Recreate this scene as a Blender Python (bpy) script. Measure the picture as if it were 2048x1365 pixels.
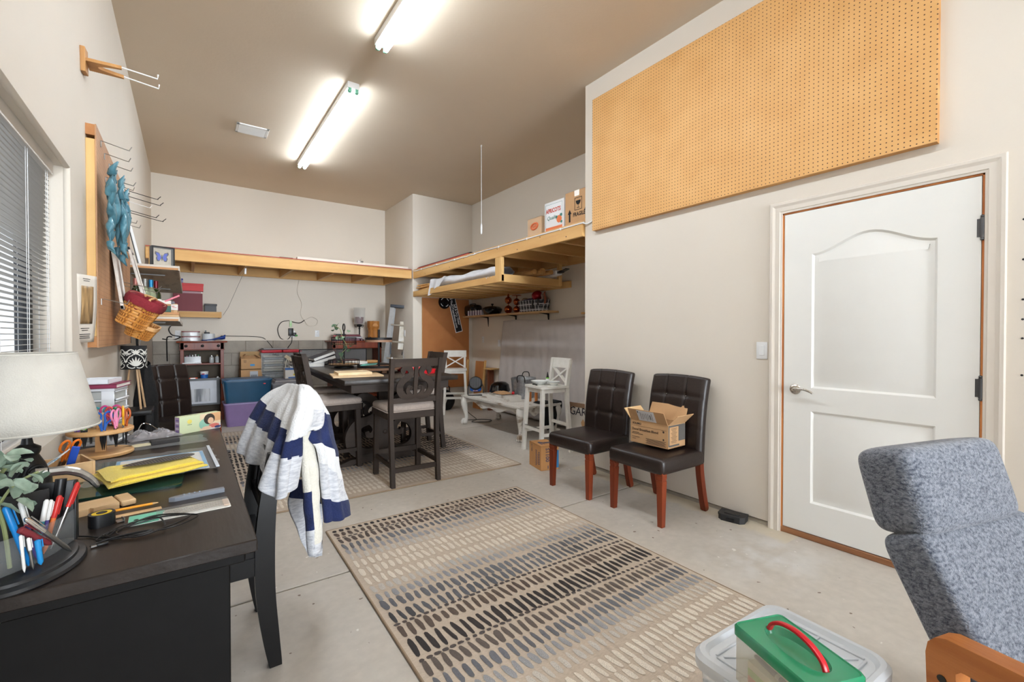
import bpy, bmesh, math, random
from mathutils import Vector, Matrix, geometry, noise as mnoise
random.seed(7)
S = bpy.context.scene
COL = S.collection
for o in list(bpy.data.objects): bpy.data.objects.remove(o)
PI = math.pi
# ---------------------------------------------------------------- camera, world, lights, exposure
cam = bpy.data.objects.new('camera', bpy.data.cameras.new('camera')); COL.objects.link(cam)
cam.data.sensor_width = 36.0; cam.data.lens = 898/2048*36
cam.location = (0, 0, 1.29)
cam.rotation_euler = (PI/2-0.0122, 0, -0.6245)
cam.data.clip_start = .02
S.camera = cam
w = bpy.data.worlds.new('daylight'); S.world = w; w.use_nodes = True
w.node_tree.nodes['Background'].inputs[0].default_value = (.86, .93, 1, 1)
w.node_tree.nodes['Background'].inputs[1].default_value = 1.1
def area(name, loc, rot, sx, sy, power, col):
    l = bpy.data.lights.new(name, 'AREA'); l.shape = 'RECTANGLE'; l.size = sx; l.size_y = sy; l.energy = power; l.color = col; l.spread = math.radians(42)
    o = bpy.data.objects.new(name, l); COL.objects.link(o); o.location = loc; o.rotation_euler = rot; return o
area('rear_fill_light', (1.45, -5.94, 1.62), (PI/2, 0, 0), 3.1, 3.1, 50, (.86, .93, 1))   # added fill from behind the camera, set in an assumed garage door opening
S.view_settings.view_transform = 'Standard'; S.view_settings.look = 'None'
S.view_settings.gamma = 1; S.view_settings.use_curve_mapping = False
S.view_settings.exposure = 0.47
TUBE = 37.0      # emission strength of the fluorescent tubes
# ---------------------------------------------------------------- materials
def lin(c):
    return tuple(((x/255+.055)/1.055)**2.4 if x > 10 else x/255/12.92 for x in c)+(1,)
MATS = {}
def nt(name):
    m = bpy.data.materials.new(name); m.use_nodes = True; t = m.node_tree
    return m, t, t.nodes['Principled BSDF'], t.nodes, t.links
def mat(name, col, rough=.5, metal=0, var=.06, vs=6, bump=0, bs=80, stretch=(1, 1, 1), trans=0, alpha=1, coat=0, spec=.5, sheen=0, col2=None, lo=.3, hi=.7, ior=1.45, detail=4, emit=0):
    if name in MATS: return MATS[name]
    m, t, b, N, L = nt(name); c = lin(col)
    b.inputs['Roughness'].default_value = rough; b.inputs['Metallic'].default_value = metal
    b.inputs['Specular IOR Level'].default_value = spec; b.inputs['IOR'].default_value = ior
    b.inputs['Transmission Weight'].default_value = trans; b.inputs['Alpha'].default_value = alpha
    b.inputs['Coat Weight'].default_value = coat; b.inputs['Sheen Weight'].default_value = sheen
    b.inputs['Base Color'].default_value = c
    if emit:
        b.inputs['Emission Color'].default_value = c; b.inputs['Emission Strength'].default_value = emit
    tc = N.new('ShaderNodeTexCoord'); mp = N.new('ShaderNodeMapping'); mp.inputs['Scale'].default_value = stretch
    L.new(tc.outputs['Object'], mp.inputs['Vector'])
    if var > 0 or col2:
        n = N.new('ShaderNodeTexNoise'); n.inputs['Scale'].default_value = vs; n.inputs['Detail'].default_value = detail
        L.new(mp.outputs[0], n.inputs['Vector'])
        r = N.new('ShaderNodeValToRGB'); r.color_ramp.elements[0].position = lo; r.color_ramp.elements[1].position = hi
        c2 = lin(col2) if col2 else tuple(min(1, x*(1+var)) for x in c[:3])+(1,)
        c1 = c if col2 else tuple(x*(1-var) for x in c[:3])+(1,)
        r.color_ramp.elements[0].color = c1; r.color_ramp.elements[1].color = c2
        L.new(n.outputs['Fac'], r.inputs['Fac']); L.new(r.outputs[0], b.inputs['Base Color'])
    if bump > 0:
        n2 = N.new('ShaderNodeTexNoise'); n2.inputs['Scale'].default_value = bs; n2.inputs['Detail'].default_value = 3
        L.new(mp.outputs[0], n2.inputs['Vector'])
        bp = N.new('ShaderNodeBump'); bp.inputs['Strength'].default_value = bump; bp.inputs['Distance'].default_value = .01
        L.new(n2.outputs['Fac'], bp.inputs['Height']); L.new(bp.outputs[0], b.inputs['Normal'])
    MATS[name] = m; return m
def wood(name, c1, c2, axis='x', scale=9, rough=.55, coat=0, spec=.35):
    st = {'x': (.12, 1, 1), 'y': (1, .12, 1), 'z': (1, 1, .12)}[axis]
    return mat(name, c1, rough, col2=c2, vs=scale, stretch=st, bump=.12, bs=scale*6, coat=coat, detail=6, spec=spec)
def pegmat(name, c, c2, ax, pitch=.0254, r=.13):
    """hardboard with a grid of round holes; ax = the two object axes of the board's face"""
    m, t, b, N, L = nt(name); b.inputs['Roughness'].default_value = .6
    tc = N.new('ShaderNodeTexCoord'); sx = N.new('ShaderNodeSeparateXYZ'); L.new(tc.outputs['Object'], sx.inputs[0])
    def math_(op, a, bb=None):
        n = N.new('ShaderNodeMath'); n.operation = op
        for i, v in enumerate((a, bb)):
            if v is None: continue
            if isinstance(v, (int, float)): n.inputs[i].default_value = v
            else: L.new(v, n.inputs[i])
        return n.outputs[0]
    d = []
    for a in ax:
        f = math_('FRACT', math_('DIVIDE', sx.outputs[a], pitch)); d.append(math_('POWER', math_('SUBTRACT', f, .5), 2))
    hole = math_('LESS_THAN', math_('SQRT', math_('ADD', d[0], d[1])), r)
    n = N.new('ShaderNodeTexNoise'); n.inputs['Scale'].default_value = 5; n.inputs['Detail'].default_value = 8; L.new(tc.outputs['Object'], n.inputs['Vector'])
    r1 = N.new('ShaderNodeValToRGB'); r1.color_ramp.elements[0].color = lin(c); r1.color_ramp.elements[1].color = lin(c2)
    r1.color_ramp.elements[0].position = .3; r1.color_ramp.elements[1].position = .7
    L.new(n.outputs['Fac'], r1.inputs[0])
    mx = N.new('ShaderNodeMix'); mx.data_type = 'RGBA'; L.new(hole, mx.inputs[0]); L.new(r1.outputs[0], mx.inputs[6]); mx.inputs[7].default_value = lin((70, 44, 24))
    L.new(mx.outputs[2], b.inputs['Base Color'])
    bp = N.new('ShaderNodeBump'); bp.invert = True; bp.inputs['Distance'].default_value = .004; L.new(hole, bp.inputs['Height']); L.new(bp.outputs[0], b.inputs['Normal'])
    return m
def vcol(name, rough=.9, speck=0, sc=300, sheen=0):
    """colour comes from the mesh's own colour attribute (dyed yarn, printed card)"""
    if name in MATS: return MATS[name]
    m, t, b, N, L = nt(name); b.inputs['Roughness'].default_value = rough; b.inputs['Sheen Weight'].default_value = sheen
    a = N.new('ShaderNodeAttribute'); a.attribute_name = 'Col'
    if speck:
        tc = N.new('ShaderNodeTexCoord'); n = N.new('ShaderNodeTexNoise'); n.inputs['Scale'].default_value = sc; L.new(tc.outputs['Object'], n.inputs['Vector'])
        r = N.new('ShaderNodeValToRGB'); r.color_ramp.elements[0].color = (1-speck,)*3+(1,); r.color_ramp.elements[1].color = (1+speck,)*3+(1,)
        r.color_ramp.elements[0].position = .35; r.color_ramp.elements[1].position = .65
        L.new(n.outputs['Fac'], r.inputs[0]); mx = N.new('ShaderNodeMix'); mx.data_type = 'RGBA'; mx.blend_type = 'MULTIPLY'; mx.inputs[0].default_value = 1
        L.new(a.outputs['Color'], mx.inputs[6]); L.new(r.outputs[0], mx.inputs[7]); L.new(mx.outputs[2], b.inputs['Base Color'])
    else: L.new(a.outputs['Color'], b.inputs['Base Color'])
    MATS[name] = m; return m
def glass(name, tint=(235, 240, 238), alpha=.16, rough=.05):
    """thin clear plastic or glass: mostly see-through with a glossy face"""
    if name in MATS: return MATS[name]
    m, t, b, N, L = nt(name)
    b.inputs['Base Color'].default_value = lin(tint); b.inputs['Roughness'].default_value = rough; b.inputs['Alpha'].default_value = alpha
    MATS[name] = m; return m
# ---------------------------------------------------------------- geometry
def frame(p0, p1, up=(0, 0, 1)):
    d = (Vector(p1)-Vector(p0)); L = d.length; d.normalize(); u = Vector(up)
    if abs(d.dot(u)) > .99: u = Vector((0, 1, 0))
    x = d.cross(u).normalized(); z = x.cross(d).normalized()
    return Matrix((x, d, z)).transposed(), L
class G:
    def __init__(s): s.v = []; s.f = []; s.m = []; s.T = Matrix(); s.c = []; s.cc = None; s.mi = 0
    def add(s, vs, fs):
        k = len(s.v); s.v += [tuple(s.T @ Vector(p)) for p in vs]
        s.f += [tuple(i+k for i in f) for f in fs]; s.m += [s.mi]*len(fs); s.c += [s.cc]*len(fs); return s
    def box(s, c, d, bev=0, seg=2, R=None, taper=1):
        x, y, z = d[0]/2, d[1]/2, d[2]/2; t = taper
        P = [(-x*t, -y*t, -z), (x*t, -y*t, -z), (x*t, y*t, -z), (-x*t, y*t, -z), (-x, -y, z), (x, -y, z), (x, y, z), (-x, y, z)]
        F = [(3, 2, 1, 0), (4, 5, 6, 7), (0, 1, 5, 4), (1, 2, 6, 5), (2, 3, 7, 6), (3, 0, 4, 7)]
        if bev > 0:
            bm = bmesh.new(); V = [bm.verts.new(p) for p in P]
            for f in F: bm.faces.new([V[i] for i in f])
            bmesh.ops.bevel(bm, geom=bm.edges[:], offset=min(bev, min(x, y, z)*.98), segments=seg, affect='EDGES', profile=.5, clamp_overlap=True)
            bm.verts.index_update(); P = [v.co.copy() for v in bm.verts]; F = [[v.index for v in f.verts] for f in bm.faces]; bm.free()
        R = R or Matrix.Identity(3); c = Vector(c)
        return s.add([R @ Vector(p)+c for p in P], F)
    def bar(s, p0, p1, w, h, bev=0, up=(0, 0, 1), taper=1):
        R, L = frame(p0, p1, up); mid = (Vector(p0)+Vector(p1))/2
        if taper != 1:
            P = []
            for k, q in ((-.5, taper), (.5, 1)):
                for a, b in ((-1, -1), (1, -1), (1, 1), (-1, 1)): P.append(R @ Vector((a*w/2*q, k*L, b*h/2*q))+mid)
            return s.add(P, [(0, 1, 2, 3), (7, 6, 5, 4), (0, 4, 5, 1), (1, 5, 6, 2), (2, 6, 7, 3), (3, 7, 4, 0)])
        return s.box(mid, (w, L, h), bev, R=R)
    def tube(s, pts, r, n=8, closed=False):
        pts = [Vector(p) for p in pts]; k = len(pts); rr = r if isinstance(r, (list, tuple)) else [r]*k
        P = []; F = []; prev = None
        for i, p in enumerate(pts):
            a = pts[i-1] if (i or closed) else p; b = pts[(i+1) % k] if (i < k-1 or closed) else p
            d = (b-a); d = d.normalized() if d.length > 1e-9 else Vector((0, 0, 1))
            if prev is None:
                u = Vector((0, 0, 1)) if abs(d.z) < .9 else Vector((1, 0, 0)); x = d.cross(u).normalized()
            else:
                x = (prev-d*prev.dot(d)); x = x.normalized() if x.length > 1e-6 else d.orthogonal().normalized()
            prev = x; y = d.cross(x)
            for j in range(n):
                t = 2*PI*j/n; P.append(p+(x*math.cos(t)+y*math.sin(t))*rr[i])
        for i in range(k if closed else k-1):
            i2 = (i+1) % k
            for j in range(n): F.append((i*n+j, i*n+(j+1) % n, i2*n+(j+1) % n, i2*n+j))
        if not closed: F += [tuple(range(n))[::-1], tuple((k-1)*n+j for j in range(n))]
        return s.add(P, F)
    def lathe(s, prof, n=24, c=(0, 0, 0), sx=1, sy=1, a0=0, a1=2*PI):
        full = abs(a1-a0-2*PI) < 1e-6; m = n if full else n+1; P = []; F = []
        for r, z in prof:
            for j in range(m):
                t = a0+(a1-a0)*j/n; P.append((c[0]+r*math.cos(t)*sx, c[1]+r*math.sin(t)*sy, c[2]+z))
        for i in range(len(prof)-1):
            for j in range(n): F.append((i*m+j, i*m+(j+1) % m, (i+1)*m+(j+1) % m, (i+1)*m+j))
        return s.add(P, F)
    def prism(s, poly, d0, d1, plane='xy'):
        """outline extruded along the third axis from d0 to d1"""
        f = {'xy': lambda a, b, c: (a, b, c), 'xz': lambda a, b, c: (a, c, b), 'yz': lambda a, b, c: (c, a, b)}[plane]
        n = len(poly); P = [f(a, b, d0) for a, b in poly]+[f(a, b, d1) for a, b in poly]
        tri = geometry.tessellate_polygon([[Vector((a, b, 0)) for a, b in poly]])
        F = [tuple(t) for t in tri]+[tuple(i+n for i in t[::-1]) for t in tri]
        F += [(i, (i+1) % n, (i+1) % n+n, i+n) for i in range(n)]
        return s.add(P, F)
    def surf(s, fn, nu, nv, closeu=False, mi=None):
        m = nu if closeu else nu+1
        P = [fn(i/nu, j/nv) for j in range(nv+1) for i in range(m)]; k = len(s.f)
        F = [(j*m+i, j*m+(i+1) % m, (j+1)*m+(i+1) % m, (j+1)*m+i) for j in range(nv) for i in range(nu)]
        s.add(P, F)
        if mi:
            for q in range(len(F)): s.m[k+q] = mi((q % nu+.5)/nu, (q//nu+.5)/nv)
        return s
    def ball(s, c, r, n=12, sc=(1, 1, 1), R=None):
        P = []; F = []; h = n//2+1; R = R or Matrix.Identity(3)
        for i in range(h+1):
            a = PI*i/h
            for j in range(n):
                t = 2*PI*j/n; P.append(R @ Vector((r*math.sin(a)*math.cos(t)*sc[0], r*math.sin(a)*math.sin(t)*sc[1], r*math.cos(a)*sc[2]))+Vector(c))
        for i in range(h):
            for j in range(n): F.append((i*n+j, (i+1)*n+j, (i+1)*n+(j+1) % n, i*n+(j+1) % n))
        return s.add(P, F)
    def ring(s, c, R_, r, axis='z', n=24, k=8, sx=1, sy=1):
        f = {'z': lambda a, b: (a, b, 0), 'y': lambda a, b: (a, 0, b), 'x': lambda a, b: (0, a, b)}[axis]
        return s.tube([Vector(c)+Vector(f(R_*math.cos(2*PI*i/n)*sx, R_*math.sin(2*PI*i/n)*sy)) for i in range(n)], r, k, True)
    def obj(s, name, m, parent=None, smooth=40, solid=0, label=None, loc=None, sub=0, soff=0):
        me = bpy.data.meshes.new(name); me.from_pydata(s.v, [], s.f)
        bm = bmesh.new(); bm.from_mesh(me); bmesh.ops.remove_doubles(bm, verts=bm.verts[:], dist=1e-5); 
        if not solid: bmesh.ops.recalc_face_normals(bm, faces=bm.faces[:])
        ok = len(bm.faces) == len(s.f)
        bm.to_mesh(me); bm.free()
        for q in (m if isinstance(m, (list, tuple)) else [m]): me.materials.append(q)
        if ok and any(s.m): me.polygons.foreach_set('material_index', s.m)
        if ok and any(x is not None for x in s.c):
            ca = me.color_attributes.new('Col', 'FLOAT_COLOR', 'CORNER')
            for p, c in zip(me.polygons, s.c):
                for li in p.loop_indices: ca.data[li].color = c or (1, 1, 1, 1)
        if smooth:
            me.polygons.foreach_set('use_smooth', [True]*len(me.polygons)); me.set_sharp_from_angle(angle=math.radians(smooth))
        o = bpy.data.objects.new(name, me); COL.objects.link(o)
        if parent: o.parent = parent
        if loc: o.location = loc
        if label: o['label'] = label
        if solid:
            md = o.modifiers.new('thickness', 'SOLIDIFY'); md.thickness = solid; md.offset = soff
        if sub:
            md = o.modifiers.new('smooth', 'SUBSURF'); md.levels = sub; md.render_levels = sub
        return o
def tag(o, label, cat, group=None):
    o['label'] = label; o['category'] = cat
    if group: o['group'] = group
    return o
def thing(name, label, cat, loc=(0, 0, 0), rz=0, group=None, rot=None):
    o = bpy.data.objects.new(name, None); COL.objects.link(o); o.empty_display_size = .05
    o.location = loc; o.rotation_euler = rot or (0, 0, rz); return tag(o, label, cat, group)
def struct(o):
    o['kind'] = 'structure'; return o
def stuff(o):
    o['kind'] = 'stuff'; return o
def dup(root, loc, rz=None, label=None, group=None):
    r = root.copy(); COL.objects.link(r); r.location = loc
    if rz is not None: r.rotation_euler = (0, 0, rz)
    if label: r['label'] = label
    if group: r['group'] = group
    for ch in list(root.children):
        c = ch.copy(); COL.objects.link(c); c.parent = r
        for g in list(ch.children):
            d = g.copy(); COL.objects.link(d); d.parent = c
    return r
def basis(o, right, up):
    r = Vector(right).normalized(); u = Vector(up); u = (u-r*u.dot(r)).normalized(); n = r.cross(u)
    M = Matrix((r, u, n)).transposed().to_4x4(); M.translation = Vector(o); return M
def text(body, size, m, o, right, up, parent=None, name='lettering', align='LEFT', extr=.0004, space=1, shear=0, offset=0, sx=1):
    c = bpy.data.curves.new(name, 'FONT'); c.body = body; c.size = size; c.align_x = align; c.extrude = extr; c.space_character = space; c.shear = shear; c.resolution_u = 2; c.offset = offset
    t = bpy.data.objects.new('tmp', c); COL.objects.link(t); me = bpy.data.meshes.new_from_object(t)
    bpy.data.objects.remove(t)
    M = basis(o, right, up) @ Matrix.Diagonal((sx, 1, 1, 1)); me.transform(M); me.materials.append(m); me.name = name
    ob = bpy.data.objects.new(name, me); COL.objects.link(ob)
    if parent: ob.parent = parent
    return ob
def spline(pts, n=8, closed=False):
    P = [Vector(p) for p in pts]; k = len(P); out = []
    for i in range(k if closed else k-1):
        a, b, c, d = (P[(i-1) % k] if closed or i else P[0]), P[i], P[(i+1) % k], (P[(i+2) % k] if closed or i+2 < k else P[k-1])
        for j in range(n):
            t = j/n; out.append(.5*((2*b)+(c-a)*t+(2*a-5*b+4*c-d)*t*t+(3*b-a-3*c+d)*t**3))
    if not closed: out.append(P[-1])
    return out
def grid(rows, u, v):
    """smooth sheet through a grid of control points"""
    def cr(P, t):
        k = len(P)-1; x = min(max(t, 0), 1)*k; i = min(int(x), k-1); t = x-i
        a, b, c, d = P[max(i-1, 0)], P[i], P[i+1], P[min(i+2, k)]
        return .5*((2*b)+(c-a)*t+(2*a-5*b+4*c-d)*t*t+(3*b-a-3*c+d)*t**3)
    return cr([cr([Vector(p) for p in r], u) for r in rows], v)
def rz2(x, y, a): return x*math.cos(a)-y*math.sin(a), x*math.sin(a)+y*math.cos(a)
def rrect(w, h, r, n=4):
    out = []
    for cx, cy, a in ((w/2-r, h/2-r, 0), (-w/2+r, h/2-r, 90), (-w/2+r, -h/2+r, 180), (w/2-r, -h/2+r, 270)):
        for i in range(n+1):
            t = math.radians(a+90*i/n); out.append((cx+r*math.cos(t), cy+r*math.sin(t)))
    return out
# shared materials
M_wall = mat('wall_paint', (222, 213, 200), .85, var=.02, vs=1.2, bump=.05, bs=55)
M_ceil = mat('ceiling_paint', (218, 202, 181), .85, var=.02, vs=1.2, bump=.08, bs=45)
M_trim = mat('trim_paint', (220, 211, 199), .55, var=.02)
M_white = mat('white_plastic', (236, 237, 238), .4, var=.01)
M_black = mat('black_plastic', (22, 22, 24), .4, var=.1)
M_ink = mat('black_ink', (24, 24, 28), .8, var=0)
M_steel = mat('brushed_steel', (178, 178, 176), .3, metal=1, var=.05)
M_chrome = mat('chrome', (215, 215, 215), .12, metal=1, var=0)
M_iron = mat('black_iron', (28, 27, 27), .5, metal=.3, var=.1)
M_card = mat('cardboard', (186, 146, 104), .85, var=.06, vs=9, bump=.05)
M_cardin = mat('cardboard_inside', (214, 178, 130), .85, var=.05)
M_pine = wood('pine_lumber', (200, 150, 88), (226, 184, 122), 'x', 8)
M_piney = wood('pine_lumber_y', (200, 150, 88), (226, 184, 122), 'y', 8)
M_pinez = wood('pine_lumber_z', (204, 156, 92), (230, 190, 128), 'z', 8)
M_esp = wood('espresso_wood', (30, 24, 22), (46, 38, 34), 'y', 12, .32)
M_darkw = wood('weathered_dark_wood', (40, 31, 25), (60, 48, 40), 'x', 14, .6)
M_darkwz = wood('weathered_dark_wood_z', (40, 31, 25), (60, 48, 40), 'z', 14, .6)
M_whitep = mat('distressed_white_paint', (228, 224, 215), .55, col2=(236, 233, 226), vs=20, bump=.1, bs=40)
M_cherry = wood('cherry_wood', (98, 38, 19), (132, 58, 30), 'z', 10, .35)
M_leather = mat('dark_brown_leather', (35, 25, 22), .36, var=.12, vs=5, bump=.12, bs=120, spec=.55)
M_red = mat('red_plastic', (196, 24, 34), .35, var=.03)
M_paper = mat('paper', (232, 229, 222), .8, var=.02)
# ================================================================ the room
XL, R, YB, ZC = -.437, 3.165, 8.585, 3.724     # left wall, right wall, back wall, ceiling
Y0 = -6.0
def floor_mat():
    m, t, b, N, L = nt('concrete_floor'); b.inputs['Roughness'].default_value = .5
    tc = N.new('ShaderNodeTexCoord')
    def noise(sc, det, a, c0, p0, c1, p1):
        n = N.new('ShaderNodeTexNoise'); n.inputs['Scale'].default_value = sc; n.inputs['Detail'].default_value = det; L.new(tc.outputs['Object'], n.inputs['Vector'])
        r = N.new('ShaderNodeValToRGB'); r.color_ramp.elements[0].position = p0; r.color_ramp.elements[1].position = p1; r.color_ramp.elements[0].color = c0; r.color_ramp.elements[1].color = c1
        L.new(n.outputs['Fac'], r.inputs[0]); return n, r
    n1, r1 = noise(1.1, 8, 0, lin((180, 172, 161)), .3, lin((202, 194, 183)), .7)
    n2, r2 = noise(22, 5, 0, (.93, .93, .93, 1), .3, (1.05, 1.05, 1.05, 1), .7)
    n3, r3 = noise(26, 1, 0, (.33, .25, .2, 1), .225, (1, 1, 1, 1), .25)       # small dark drips
    n4, r4 = noise(19, 2, 0, (0, 0, 0, 1), .73, (1, 1, 1, 1), .76)             # small white paint drips
    def mx(kind, a, bb, fac=1):
        x = N.new('ShaderNodeMix'); x.data_type = 'RGBA'; x.blend_type = kind
        for i, v in ((0, fac), (6, a), (7, bb)):
            if hasattr(v, 'links'): L.new(v, x.inputs[i])
            else: x.inputs[i].default_value = v
        return x.outputs[2]
    c = mx('MULTIPLY', r1.outputs[0], r2.outputs[0]); c = mx('MULTIPLY', c, r3.outputs[0])
    c = mx('MIX', c, lin((222, 218, 210)), r4.outputs[0])
    # cream overspray along the foot of the right wall, worn patch by the door
    sx = N.new('ShaderNodeSeparateXYZ'); L.new(tc.outputs['Object'], sx.inputs[0])
    def M(op, a, bb):
        n = N.new('ShaderNodeMath'); n.operation = op; n.use_clamp = op == 'MULTIPLY_ADD'
        for i, v in enumerate((a, bb)):
            if isinstance(v, (int, float)): n.inputs[i].default_value = v
            else: L.new(v, n.inputs[i])
        return n.outputs[0]
    n5 = N.new('ShaderNodeTexNoise'); n5.inputs['Scale'].default_value = 9; n5.inputs['Detail'].default_value = 6; L.new(tc.outputs['Object'], n5.inputs['Vector'])
    e = M('ADD', sx.outputs[0], M('MULTIPLY', M('SUBTRACT', n5.outputs['Fac'], .5), .16))
    mr = N.new('ShaderNodeMapRange'); mr.inputs[1].default_value = 2.99; mr.inputs[2].default_value = 3.04; L.new(e, mr.inputs[0])
    near = M('LESS_THAN', sx.outputs[1], 3.2); far = M('GREATER_THAN', sx.outputs[1], 1.25)
    fac = M('MULTIPLY', M('MULTIPLY', M('MULTIPLY', mr.outputs[0], near), far), .75)
    c = mx('MIX', c, lin((206, 194, 170)), fac)
    dx = M('SUBTRACT', sx.outputs[0], 2.72); dy = M('SUBTRACT', sx.outputs[1], 1.25)
    d = M('SQRT', M('ADD', M('MULTIPLY', dx, dx), M('MULTIPLY', M('MULTIPLY', dy, dy), 1.6)), 0)
    mr2 = N.new('ShaderNodeMapRange'); mr2.inputs[1].default_value = .5; mr2.inputs[2].default_value = .05; L.new(d, mr2.inputs[0])
    n6 = N.new('ShaderNodeTexNoise'); n6.inputs['Scale'].default_value = 6; n6.inputs['Detail'].default_value = 9; L.new(tc.outputs['Object'], n6.inputs['Vector'])
    mr3 = N.new('ShaderNodeMapRange'); mr3.inputs[1].default_value = .4; mr3.inputs[2].default_value = .62; L.new(n6.outputs['Fac'], mr3.inputs[0])
    c = mx('MIX', c, lin((214, 213, 211)), M('MULTIPLY', M('MULTIPLY', mr2.outputs[0], mr3.outputs[0]), .7))
    L.new(c, b.inputs['Base Color'])
    mr4 = N.new('ShaderNodeMapRange'); mr4.inputs[3].default_value = .4; mr4.inputs[4].default_value = .62; L.new(n1.outputs['Fac'], mr4.inputs[0]); L.new(mr4.outputs[0], b.inputs['Roughness'])
    bp = N.new('ShaderNodeBump'); bp.inputs['Strength'].default_value = .08; bp.inputs['Distance'].default_value = .004; L.new(n2.outputs['Fac'], bp.inputs['Height']); L.new(bp.outputs[0], b.inputs['Normal'])
    return m
g = G()
g.box((1.95, 1.3, -.08), (5.2, 14.8, .12))
for a, b_ in ((Y0, 2.497), (2.509, 5.42), (5.432, 8.7)):
    g.box((1.95, (a+b_)/2, -.03), (5.2, b_-a, .06), .005, 1)
struct(g.obj('floor', floor_mat()))
g = G(); g.box((1.95, 1.3, ZC+.06), (5.2, 14.8, .12)); struct(g.obj('ceiling', M_ceil))
# left wall with the window opening
W0, W1, WZ0, WZ1 = 1.35, 2.875, .88, 2.063
g = G(); xm, tx = XL-.09, .18
def wl(y0, y1, z0, z1): g.box((xm, (y0+y1)/2, (z0+z1)/2), (tx, y1-y0, z1-z0))
wl(Y0, W0, 0, ZC); wl(W1, YB, 0, ZC); wl(W0, W1, 0, WZ0); wl(W0, W1, WZ1, ZC)
struct(g.obj('wall_left', M_wall))
g = G(); g.tube([(XL-.012, W1+.004, WZ0), (XL-.012, W1+.004, WZ1+.004), (XL-.012, W0-.004, WZ1+.004), (XL-.012, W0-.004, WZ0)], .0135, 10)
struct(g.obj('trim_1', M_wall))
# right wall with the door opening, standing on a concrete curb
D0, D1, DZ = .4462, 1.3436, 2.074
g = G()
def wr(y0, y1, z0, z1): g.box((R+.065, (y0+y1)/2, (z0+z1)/2), (.13, y1-y0, z1-z0))
wr(Y0, D0-.02, .034, ZC); wr(D1+.02, 3.163, .034, ZC); wr(D0-.02, D1+.02, DZ+.02, ZC)
g.box((3.85, 3.1, ZC/2), (1.1, .126, ZC))
struct(g.obj('wall_right', M_wall))
M_conc = mat('bare_concrete', (168, 160, 148), .9, var=.1, vs=12, bump=.2)
g = G(); g.box((R+.07, (D1+.03+3.16)/2, .0125), (.12, 3.16-D1-.03, .025)); g.box((R+.07, (Y0+D0-.03)/2, .0125), (.12, D0-.03-Y0, .025))
struct(g.obj('trim_2', M_conc))
# recess behind the right wall, column, back wall on a block stem wall
g = G(); g.box((4.31+.06, 5.2, ZC/2), (.12, 4.2, ZC)); struct(g.obj('wall_recess', M_wall))
g = G(); g.box((3.745, 7.93, ZC/2), (1.23, 1.36, ZC), .012, 3); struct(g.obj('wall_column', M_wall))
g = G(); g.box((1.6, YB+.1, ZC/2), (4.2, .2, ZC)); wb = struct(g.obj('wall_back', M_wall))
M_block = mat('painted_block', (150, 143, 133), .92, col2=(176, 168, 156), vs=3.5, bump=.6, bs=90)
M_mort = mat('mortar', (148, 140, 128), .95)
g = G(); g.box((1.345, YB-.008, .605), (3.56, .016, 1.21)); g.obj('mortar_bed', M_mort, wb)
bw, bh = .4, .2; me0 = None
for r in range(6):
    x = XL+(0 if r % 2 else -.2)
    while x < 3.12:
        a, b_ = max(x, XL)+.004, min(x+bw, 3.125)-.004
        if b_-a > .05:
            g = G(); g.box(((a+b_)/2, YB-.014, .005+r*bh+bh/2), (b_-a, .024, bh-.008), .004, 1); g.obj('block', M_block, wb)
        x += bw
g = G(); g.box((1.345, YB-.014, 1.214), (3.56, .028, .02)); g.obj('ledge', M_wall, wb)
# unseen front wall, its opening shaped to hold the added rear fill light
g = G(); g.box((1.95, Y0-.06, 3.48), (5.2, .12, .5)); g.box((-.4, Y0-.06, 1.62), (.5, .12, 3.24)); g.box((3.78, Y0-.06, 1.62), (1.5, .12, 3.24)); struct(g.obj('wall_front', M_wall))
# ---------------------------------------------------------------- door
M_door = mat('white_door_paint', (238, 237, 232), .42, var=.01)
M_jamb = wood('bare_jamb_wood', (168, 96, 48), (206, 134, 76), 'z', 14)
dr = thing('door_1', 'white two panel arched interior door in right wall', 'door', (R, (D0+D1)/2, 0)); del dr['category']; dr['kind'] = 'structure'
hw = (D1-D0)/2
g = G()
# face outlines in (y, z) with far edge +y
def arch(y0, y1, z0, z1, rise):
    n = 20; top = []
    for i in range(n+1):
        t = i/n; top.append((y1+(y0-y1)*t, z1+rise*(math.sin(PI*t)**2 if .0 < t < 1 else 0)))
    return [(y0, z0), (y1, z0)]+top
P1 = arch(-.29, .29, .96, 1.80, .095); P2 = [(-.29, .235), (.29, .235), (.29, .815), (-.29, .815)]
def inset(P, d):
    out = []; n = len(P)
    for i in range(n):
        a, b_, c = Vector(P[i-1]), Vector(P[i]), Vector(P[(i+1) % n])
        e1 = (b_-a).normalized(); e2 = (c-b_).normalized(); n1 = Vector((-e1.y, e1.x)); n2 = Vector((-e2.y, e2.x))
        m_ = (n1+n2).normalized(); k = d/max(.3, m_.dot(n1)); out.append(tuple(b_+m_*k))
    return out
out = [(-hw, .042), (hw, .042), (hw, DZ), (-hw, DZ)]
tri = geometry.tessellate_polygon([[Vector((a, b_, 0)) for a, b_ in L_] for L_ in (out, P1, P2)])
allp = out+P1+P2
g.add([(0, a, b_) for a, b_ in allp], [tuple(t) for t in tri])
for P in (P1, P2):
    n = len(P); rings = [(P, 0), (inset(P, .012), .011), (inset(P, .03), .011), (inset(P, .058), .002)]
    V = [(d, a, b_) for Q, d in rings for a, b_ in Q]
    F = [(k*n+i, k*n+(i+1) % n, (k+1)*n+(i+1) % n, (k+1)*n+i) for k in range(3) for i in range(n)]
    t2 = geometry.tessellate_polygon([[Vector((a, b_, 0)) for a, b_ in rings[3][0]]])
    g.add(V, F+[tuple(i+3*n for i in t) for t in t2])
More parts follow.
